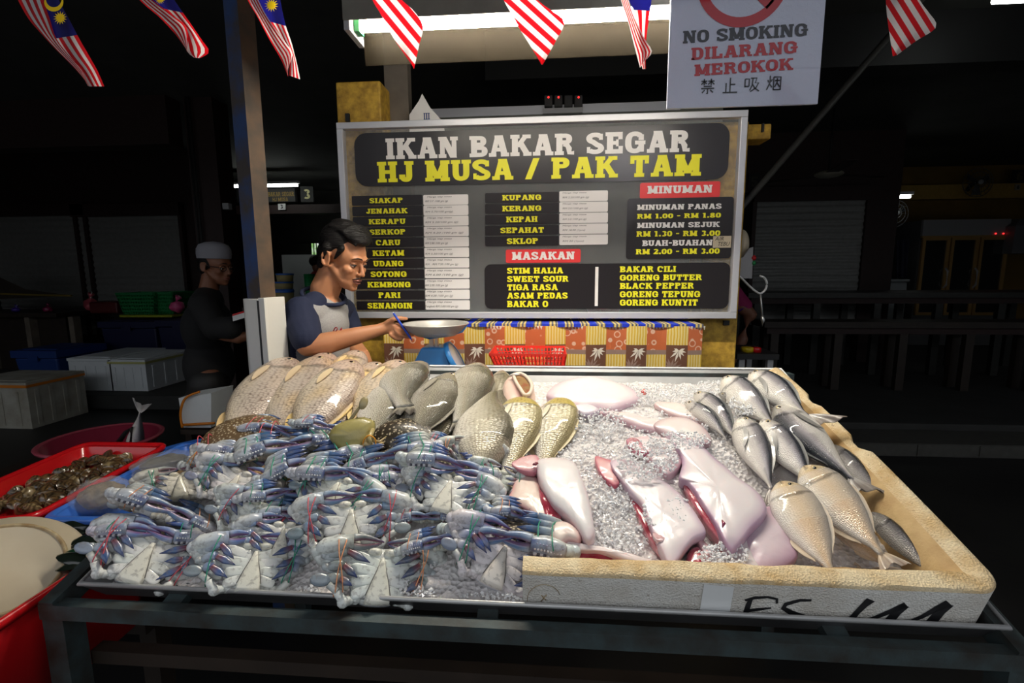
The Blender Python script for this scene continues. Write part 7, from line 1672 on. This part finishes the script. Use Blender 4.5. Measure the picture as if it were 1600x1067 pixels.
mb = MB(); mb.hexa([P(-60,470,5.6), P(115,462,5.6), P(115,462,5.9), P(-60,470,5.9), P(-60,405,5.6), P(40,452,5.6), P(40,452,5.9), P(-60,405,5.9)]); mb.build('boards', M['wood_dark'], t, False, True)
mb = MB(); mb.bar(P(-40,458,5.58), P(112,462,5.58), .02, .02); mb.build('edge_strip', mat('dull_yellow', srgb(110,90,20), .6), t, False, True)
t = thing('white_carton', 'white carton with orange straps on the floor behind the blue basin', 'carton', tuple(P(312, 665, 2.95))); 
mb = MB(); mb.hexa([P(286,668,2.62), P(330,668,2.62), P(330,668,2.62)+V((0,.16,0)), P(286,668,2.62)+V((0,.16,0)), P(279,622,2.6), P(330,614,2.6), P(330,614,2.6)+V((0,.2,0)), P(279,622,2.6)+V((0,.2,0))]); mb.build('carton_body', M['foam_box'], t, False, True)
mb = MB(); mb.tube(spline([P(285,668,2.59), P(282,645,2.585), P(290,622,2.58), P(312,612,2.59)], 5), .007, n=6); mb.tube([P(284,664,2.6), P(335,661,2.6)], .008, n=6); mb.build('strap', M['orange_band'], t, True, True)
t = thing('carton_stand', 'dark stool under the white carton', 'stool', (P(310,670,2.7).x, 2.7, 0)); zz = P(310,668,2.62).z
mb = MB(); mb.box((P(283,668,2.62).x, 2.61, zz-.04), (P(334,668,2.62).x+.05, 2.81, zz-.012)); mb.build('seat', M['wood_dark'], t, False, True)
for x in (P(286,668,2.62).x, P(330,668,2.62).x):
    for y in (2.63, 2.76): mb = MB(); mb.box((x, y, 0), (x+.04, y+.04, zz-.04)); mb.build('leg', M['wood_dark'], t, False, True)
# dark post with pipes behind the capped man
a, b = P(309, 400, 5.0), P(352, 400, 5.0); t = thing('dark_pillar', 'dark maroon pillar with thin pipes between the steel post and the left shutters', 'pillar', ((a.x+b.x)/2, 5.1, .15))
mb = MB(); mb.box((a.x, 5.0, .15), (b.x, 5.25, CEIL)); mb.build('shaft', M['dark_brown'], t, False, True)
mb = MB()
for u in (314, 319): x = P(u, 400, 4.98).x; mb.tube([(x, 4.97, .3), (x, 4.97, CEIL)], .010, n=8)
mb.build('pipe', M['black'], t, True, True)
mb = MB(); c = P(354, 322, 4.95); mb.box((c.x-.035, 4.93, c.z-.035), (c.x+.035, 4.99, c.z+.03)); bevel(mb.build('switch_box', M['grey_plastic'], t, False, True), .006)
# far kitchen wall, beam, signs, tube lamps
KYY = 9.0; a, b = P(372, 335, KYY), P(560, 318, KYY)
mb = MB(); mb.box((P(300,330,KYY).x, KYY, a.z), (b.x+.6, KYY+.2, b.z)); struct(mb.build('trim_7', M['dark_brown'], smooth=False))
mb = MB(); mb.box((P(440,400,9.6).x, 9.6, .15), (P(496,400,9.6).x, 9.7, P(450,398,9.6).z)); struct(mb.build('wall_kitchen', mat('white_tiles', (.50,.52,.52), .4), smooth=False))
a, b = P(417, 316, KYY-.06), P(461, 294, KYY-.06); t = thing('name_board', 'dark board with yellow lettering in the background beside the young man\'s head', 'sign', tuple(P(440, 316, KYY-.06)))
mb = MB(); mb.box((P(372,316,KYY-.06).x, KYY-.08, a.z), (b.x, KYY-.0, b.z)); mb.build('board', M['black'], t, False, True)
DY = mat('dull_yellow_print', srgb(160,130,50), .6)
mb = MB(); p0, p1 = P(385, 307.5, KYY-.083), P(459, 299.5, KYY-.083); put_text(mb, 'KEDAI IKAN BAKAR SEGAR', p0, EX, EZ, p1.x-p0.x, p1.z-p0.z, pen=.6); p0, p1 = P(426, 314.5, KYY-.083), P(450, 308.5, KYY-.083); put_text(mb, 'HJ MUSA', p0, EX, EZ, p1.x-p0.x, p1.z-p0.z, pen=.6); mb.build('lettering', DY, t, False, True)
def numplate(label, u0, u1, v0, v1, y, txt, bg, fg, h_=.62):
    a, b = P(u0, v1, y), P(u1, v0, y); t = thing('number_plate', label, 'sign', ((a.x+b.x)/2, y, a.z)); mb = MB(); mb.box((a.x, y-.015, a.z), (b.x, y+.015, b.z)); mb.build('plate', bg, t, False, True)
    mb = MB(); H = (b.z-a.z)*h_; Wd = H*.75*len(txt); put_text(mb, txt, V(((a.x+b.x)/2-Wd/2, y-.018, (a.z+b.z)/2-H/2)), EX, EZ, Wd, H, pen=.95); mb.build('lettering', fg, t, False, True)
numplate('black number plate with a large pale 3 in the left background', 471, 489, 291, 316, KYY-.016, '3', M['black'], mat('pale_yellow_print', srgb(214,206,150), .6))
numplate('small white number plate with a 3 under the dark name board', 435.5, 446, 318, 328, KYY-.016, '3', M['white_plastic'], M['ink'])
def tube_lamp(label, u0, u1, v, y, hang=False):
    a, b = P(u0, v, y), P(u1, v, y); t = thing('tube_lamp', label, 'lamp', ((a.x+b.x)/2, y, a.z)); mb = MB(); mb.tube([a, V((b.x, y, a.z))], .022, n=8); mb.build('tube', M['tube_far'], t, True, True)
    mb = MB(); mb.box((a.x-.03, y-.03, a.z+.03), (b.x+.03, y+.03, a.z+.07)); mb.build('batten', M['white_plastic'], t, False, True)
    mb = MB(); mb.tube([V(((a.x+b.x)/2, y, a.z+.07)), V(((a.x+b.x)/2, y, CEIL))], .008, n=6); mb.build('hanger', M['black'], t, True, True)
tube_lamp('lit tube lamp in the left background, crossing behind the steel post', 362, 465, 291.5, 8.4)
tube_lamp('small lit tube lamp just left of the menu board frame', 520, 552, 331, 9.5)
tube_lamp('lit tube lamp above the glass fridge in the right background', 1389, 1422, 308, 7.6)
tube_lamp('lit tube lamp at the top right corner of the picture', 1553, 1610, 0.5, 3.4)
# window with greenery in the far kitchen
a, b = P(488, 412, 9.95), P(503, 380, 9.95); q = NT('daylight_window'); n_ = q.ramp(q.noise(6, 3), [(.4,(.25,.5,.15)),(.6,(1,1,1))]); q.set(Base_Color=(.1,.1,.1), Emission_Color=n_, Emission_Strength=.8)
mb = MB(); mb.box((a.x, 9.95, a.z), (b.x, 10.0, b.z)); wn = mb.build('window_1', q.m, None, False); struct(wn)
mb = MB()
for k in range(5): x = a.x+(b.x-a.x)*k/4; mb.box((x-.006, 9.93, a.z), (x+.006, 9.95, b.z))
mb.box((a.x-.3, 9.93, b.z), (b.x+.1, 9.95, b.z+.05)); mb.build('window_bars', M['black'], wn, False)
# tubs of food with blue lids
def food_tub(label, u0, u1, v0, v1, y):
    a, b = P(u0, v1, y), P(u1, v0, y); c = V(((a.x+b.x)/2, y, a.z)); r = (b.x-a.x)/2; h = b.z-a.z; t = thing('food_tub', label, 'tub', tuple(c), 'food tubs with blue lids')
    mb = MB(); mb.lathe([(0,0),(r*.9,0),(r,h*.85),(0,h*.85)], c, 24); mb.build('tub_body', mat('cloudy_tub', srgb(190,172,116), .35), t, True, True)
    mb = MB(); mb.lathe([(r*1.03,h*.80),(r*1.05,h*.9),(r,h),(0,h)], c, 24); mb.build('lid', M['blue_plastic'], t, True, True)
food_tub('cloudy plastic tub with blue lid, topmost of the stack behind the young man', 433.5, 457, 427, 440, 5.2); food_tub('cloudy plastic tub with blue lid, middle of the stack behind the young man', 430, 456.5, 440, 451.5, 5.2); food_tub('wide cloudy tub with blue lid at the foot of the stack behind the young man', 430, 457, 451.5, 478, 5.2)
t = thing('kitchen_counter', 'dark counter carrying the stacked food tubs behind the young man', 'counter', (P(460,480,5.2).x, 5.2, .15)); zz = P(440,478,5.2).z
mb = MB(); mb.box((P(400,480,5.2).x, 4.95, zz-.04), (P(500,480,5.2).x, 5.6, zz-.001)); mb.build('counter_top', M['wood_dark'], t, False, True); mb = MB(); mb.box((P(402,480,5.2).x, 5.0, .15), (P(498,480,5.2).x, 5.5, zz-.04)); mb.build('counter_body', M['black'], t, False, True)
c = P(484, 440, 5.2); c.z = zz; t = thing('green_cup', 'green plastic pot on the dark counter near the red-shirted figure', 'pot', tuple(c)); k = P(484,428,5.2).z-zz
mb = MB(); mb.lathe([(0,0),(.045,0),(.06,k),(.055,k),(.04,.02),(0,.02)], c, 20); mb.build('pot', M['green_plastic'], t, True, True)
# ------------------------------------------------------------------ right aisle
FYR = 8.6; a, b = P(1425, 496, FYR), P(1578, 342, FYR); x0, x1, z1 = a.x, b.x, b.z; zf = .152
fr = thing('glass_fridge', 'tall three-door glass fridge with brass coloured door frames in the right background', 'fridge', ((x0+x1)/2, FYR+.35, zf))
GOLD = mat('brass_frame', srgb(178,140,84), .4, .4)
mb = MB(); mb.box((x0, FYR+.02, zf), (x1, FYR+.7, z1)); mb.build('cabinet', mat('fridge_grey', (.10,.10,.10), .4), fr, False, True)
zd0, zd1 = P(1500, 492, FYR).z, P(1500, 371, FYR).z
mb = MB(); mb.box((x0, FYR-.03, zd1+.03), (x1, FYR+.02, z1)); mb.build('header_panel', mat('header_grey', (.28,.28,.29), .35), fr, False, True)
mb = MB(); mb.box((x0, FYR-.04, zd1), (x1, FYR+.01, zd1+.03)); mb.build('trim', GOLD, fr, False, True)
for uu in (1556, 1568): c = P(uu, 365, FYR-.04); mb = MB(); mb.ell(c, .012, nu=8, nv=6); mb.build('indicator_lamp', M['red_led'], fr, True, True)
DG = mat('dark_door_glass', (.012,.013,.013), .03, spec=1.0, coat=1.0)
for k in range(3):
    xa_, xb_ = x0+(x1-x0)*k/3+.01, x0+(x1-x0)*(k+1)/3-.01; mb = MB(); f_ = .045
    for (p0, p1) in (((xa_,zd0),(xa_+f_,zd1)),((xb_-f_,zd0),(xb_,zd1)),((xa_+f_,zd1-f_),(xb_-f_,zd1)),((xa_+f_,zd0),(xb_-f_,zd0+f_))): mb.box((p0[0], FYR-.05, p0[1]), (p1[0], FYR-.01, p1[1]))
    d_ = mb.build('door', GOLD, fr, False, True); mb = MB(); mb.box((xa_+f_, FYR-.03, zd0+f_), (xb_-f_, FYR-.025, zd1-f_)); mb.build('door_glass', DG, d_, False, True)
    if k in (0, 1): xh = xb_-.03 if k == 0 else xb_-.02; mb = MB(); mb.tube([(xh, FYR-.05, zd0+.45), (xh, FYR-.10, zd0+.5), (xh, FYR-.10, zd0+.72), (xh, FYR-.05, zd0+.77)], .014, n=8); mb.build('handle', M['alu'], d_, True, True)
def fan(label, u, v, y, rpx, facing=True):
    c = P(u, v, y); R0 = rpx/pxm(c); t = thing('wall_fan', label, 'fan', tuple(c), 'round wall fans'); mb = MB()
    for q in (.35, .7, 1.0): mb.tube([c+V((R0*q*math.cos(a), -.06*(1-q*q), R0*q*math.sin(a))) for a in [2*math.pi*k/28 for k in range(28)]], .006, n=5, closed=True)
    for k in range(20): aa = 2*math.pi*k/20; mb.tube([c+V((R0*.2*math.cos(aa), -.06, R0*.2*math.sin(aa))), c+V((R0*math.cos(aa), 0, R0*math.sin(aa)))], .003, n=4)
    mb.build('cage', mat('fan_wire', (.10,.10,.10), .5), t, True, True); mb = MB(); mb.ell(c+V((0,-.06,0)), (R0*.18,.03,R0*.18), nu=14, nv=8); mb.build('hub_badge', M['grey_plastic'], t, True, True)
    for k in range(3):
        mb = MB(); aa = 2*math.pi*k/3+.5; e1 = V((math.cos(aa),0,math.sin(aa))); e2 = V((-math.sin(aa),0,math.cos(aa)))
        mb.hexa([c+e1*R0*.15-e2*.03+V((0,.01,0)), c+e1*R0*.85-e2*R0*.25+V((0,.03,0)), c+e1*R0*.85+e2*R0*.25+V((0,-.01,0)), c+e1*R0*.15+e2*.03+V((0,0,0)), c+e1*R0*.15-e2*.03+V((0,.016,0)), c+e1*R0*.85-e2*R0*.25+V((0,.036,0)), c+e1*R0*.85+e2*R0*.25+V((0,-.004,0)), c+e1*R0*.15+e2*.03+V((0,.006,0))]); mb.build('blade', mat('fan_blade', (.05,.05,.05), .4), t, False, True)
    mb = MB(); mb.tube([c+V((0,.02,0)), c+V((0,.14,-.02)), c+V((0,.2,-.1))], .03, n=8); mb.build('bracket', M['black'], t, True, True)
fan('round wall fan with a pale hub badge left of the glass fridge', 1397, 334, 7.9, 21)
fan('dark round wall fan in front of the ochre beam above the fridge', 1528, 285, 9.0, 22)
c = P(1397, 440, 7.95); t = thing('fan_post', 'thin post with a dangling chain under the left wall fan', 'post', (c.x-.18, 7.98, .15)); mb = MB(); mb.box((c.x-.26, 7.95, .15), (c.x-.1, 8.1, P(1390,300,7.95).z)); mb.build('shaft', M['wood_grey'], t, False, True)
c = P(1295, 272, 6.0); t = thing('ceiling_fan', 'ceiling fan hanging in the dark above the right shutter', 'fan', tuple(c)); mb = MB(); mb.ell(c, (.15,.15,.04), nu=16, nv=8); mb.build('motor', mat('fan_cream', (.30,.28,.22), .5), t, True, True); mb = MB(); mb.tube([c, V((c.x, c.y, CEIL))], .012, n=6); mb.build('rod', M['black'], t, True, True)
for k in range(3): aa = .3+k*2.094; e1 = V((math.cos(aa), math.sin(aa), 0)); mb = MB(); mb.bar(c+e1*.13, c+e1*.75, .12, .008); mb.build('blade', M['dark_brown'], t, False, True)
numplate('dark number plate with a 6 at the right border', 1580, 1604, 265, 286, 9.19, '6', M['black'], mat('dim_print', srgb(90,80,50), .6)); numplate('small pale number plate with a 6 at the right border', 1585, 1594, 288, 297, 9.19, '6', mat('dim_white', srgb(150,145,130), .6), M['ink'])
numplate('black number plate with a faint 5 above the right shutter', 1168, 1187, 271, 297, 6.93, '5', M['black'], mat('dim_grey', srgb(60,56,48), .6))
# slanting pole
a, b = P(1160, 322, 3.6), P(1392, 54, 3.6); t = thing('slanting_pole', 'thin slanting pole leaning across the dark right background', 'pole', tuple(a)); mb = MB(); d_ = (b-a)/(b.z-a.z); mb.tube([a-d_*a.z, a+d_*(CEIL-a.z)], .022, n=10); mb.build('pole', mat('pole_grey', (.09,.085,.075), .5), t, True, True)
a, b = P(1150, 220, 2.42), P(1203, 195, 2.42); t = thing('yellow_beam', 'stub of a yellow beam sticking out right of the board\'s top', 'beam', tuple(P(1180, 220, 2.42))); mb = MB(); mb.box((a.x-.1, 2.40, a.z), (b.x, 2.52, b.z)); bevel(mb.build('beam', M['yellow_wall'], t, False, True), .006)
mb = MB(); c = P(1192, 200, 2.39); mb.box((c.x-.004, 2.385, c.z-.016), (c.x+.004, 2.40, c.z+.02)); mb.build('bolt', M['black'], t, False, True)
# freezer
a, b = P(1378, 494, 8.2), P(1419, 436, 8.2); t = thing('chest_freezer', 'small white chest freezer left of the glass fridge', 'freezer', ((a.x+b.x)/2, 8.4, .152)); mb = MB(); mb.box((a.x, 8.2, .152), (b.x, 8.55, b.z-.05)); bevel(mb.build('cabinet', mat('freezer_white', (.30,.32,.33), .4), t, False, True), .02); mb = MB(); mb.box((a.x-.02, 8.18, b.z-.045), (b.x+.02, 8.57, b.z)); bevel(mb.build('lid', mat('freezer_lid', (.34,.36,.37), .4), t, False, True), .015)
t = thing('purple_cloth', 'dark blue cloth hanging between the wall fan post and the fridge', 'cloth', tuple(P(1410, 430, 8.3))); mb = MB(); mb.grid(lambda u, v: P(1401+20*u-4*v*u, 374+60*v, 8.3+.03*math.sin(u*9)), 10, 6); o = mb.build('cloth', mat('navy_cloth', (.012,.012,.03), .8), t, True, True); sm = o.modifiers.new('solid', 'SOLIDIFY'); sm.thickness = .01
t = thing('metal_cabinet', 'dull grey cabinet corner at the right border beside the fridge', 'cabinet', tuple(P(1597, 395, 8.4))); mb = MB(); a, b = P(1581, 396, 8.4), P(1640, 352, 8.4); mb.box((a.x, 8.4, a.z), (b.x, 8.8, b.z)); mb.hexa([V((a.x,8.4,b.z)), V((b.x,8.4,b.z)), V((b.x,8.8,b.z)), V((a.x,8.8,b.z)), V((a.x+.15,8.5,b.z+.12)), V((b.x,8.5,b.z+.12)), V((b.x,8.8,b.z+.12)), V((a.x+.15,8.8,b.z+.12))]); mb.build('cabinet_body', mat('cabinet_grey', (.12,.12,.13), .5), t, False, True)
# long tables in the right aisle
def long_table(label, u0, u1, v, y, dep, zb, col, legs):
    a, b = P(u0, v, y), P(u1, v, y); t = thing('long_table', label, 'table', ((a.x+b.x)/2, y+dep/2, zb)); mb = MB(); mb.box((a.x, y, a.z-.06), (b.x, y+dep, a.z)); mb.build('table_top', col, t, False, True)
    mb = MB(); mb.box((a.x+.05, y+.05, a.z-.13), (b.x-.05, y+.09, a.z-.06)); mb.build('apron', M['dark_brown'], t, False, True)
    for k in range(legs):
        x = a.x+.1+(b.x-a.x-.28)*k/(legs-1)
        for yy in (y+.06, y+dep-.12): mb = MB(); mb.box((x, yy, zb), (x+.08, yy+.06, a.z-.06)); mb.build('leg', col, t, False, True)
    return t
DT = mat('dark_table_top', (.030,.030,.026), .45, var=.4)
long_table('long dark table in front of the right shutter and fridge', 1170, 1700, 458, 6.0, .82, .152, DT, 6)
long_table('low dark bench in front of the long table at the right', 1195, 1660, 503, 5.2, .35, .152, M['wood_dark'], 5)
t = thing('tile_step', 'dull tiled step edge in the dark right aisle', 'step', tuple(Z(1400, 652, .0))); a, b = Z(1165, 650, 0), Z(1600, 650, 0); mb = MB(); mb.box((1.0, 3.75, 0), (4.6, 4.09, .10))
for k in range(8): mb.box((1.02+k*.44, 3.743, .01), (1.44+k*.44, 3.75, .095))
mb.build('step', mat('step_tile', (.07,.068,.06), .6, var=.3), t, False, True)
# things hanging beside the board
c = P(1180, 450, 2.55); t = thing('rope_loop', 'white cord loop with a steel hook hanging right of the board', 'hook', tuple(c)); f = lambda u, v: P(u, v, 2.50)
mb = MB(); mb.tube(spline([f(1150,428), f(1158,434), f(1170,446), f(1182,456), f(1189,458), f(1196,452), f(1198,442), f(1194,434), f(1187,431)], 6), .0055, n=7); mb.build('cord', M['white_plastic'], t, True, True)
mb = MB(); mb.tube([f(1188,458), f(1190,480), f(1191,494)], .005, n=6); mb.tube([f(1191,493), f(1192,500), f(1191,510)], [.006,.011,.002], n=8); mb.build('steel_hook', M['hook_metal'], t, True, True)
c = P(1165, 400, 2.6); t = thing('white_canister', 'off-white rounded canister showing past the right edge of the board', 'canister', tuple(c)); mb = MB(); mb.ell(P(1158,382,2.6), (.036,.05,.075), nu=16, nv=12); mb.build('canister_body', M['cream'], t, True, True)
t = thing('grey_board', 'grey notched board hanging below the canister at the right end of the sign', 'board', tuple(P(1166, 410, 2.62))); mb = MB(); plate(mb, [(p.x, p.z) for p in (P(1148,435,2.53), P(1174,435,2.53), P(1176,386,2.53), P(1170,388,2.53), P(1160,402,2.53), P(1148,406,2.53))], 2.522, 2.542); mb.build('panel', M['grey_plastic'], t, False, True)
t = thing('red_green_reel', 'small red and green knobs beside the grey board', 'knob', tuple(P(1178, 408, 2.64))); mb = MB(); mb.ell(P(1177,403,2.53), .014, nu=10, nv=8); mb.build('red_knob', M['red_plastic'], t, True, True); mb = MB(); mb.ell(P(1177,411,2.53), .013, nu=10, nv=8); mb.build('green_knob', M['green_plastic'], t, True, True)
a, b = P(1152, 553, 2.7), P(1218, 553, 2.7); t = thing('small_table', 'small black table behind the right pillar', 'table', ((a.x+b.x)/2, 2.8, 0)); mb = MB(); mb.box((a.x, 2.7, a.z-.03), (b.x, 3.05, a.z)); mb.build('table_top', M['black'], t, False, True)
for x in (a.x+.02, b.x-.05):
    for y in (2.72, 3.0): mb = MB(); mb.box((x, y, 0), (x+.03, y+.03, a.z-.03)); mb.build('leg', M['grey_plastic'], t, False, True)
t = thing('plastic_lid', 'little yellow plastic dish on the small black table', 'dish', tuple(P(1167, 550, 2.78))); c = P(1167, 550, 2.78); c.z = a.z; mb = MB(); mb.lathe([(0,0),(.035,0),(.035,.022),(.03,.028),(0,.028)], c, 20); mb.build('round_body', mat('yellow_plastic', srgb(200,170,20), .4), t, True, True)  # a plastic bottle lid, closed on top; the red one beside it too
t = thing('plastic_lid', 'little red plastic dish next to the yellow one on the small black table', 'dish', tuple(P(1179, 550, 2.78))); c = P(1180, 550, 2.78); c.z = a.z; mb = MB(); mb.lathe([(0,0),(.03,0),(.03,.022),(.025,.028),(0,.028)], c, 20); mb.build('round_body', M['red_plastic'], t, True, True)
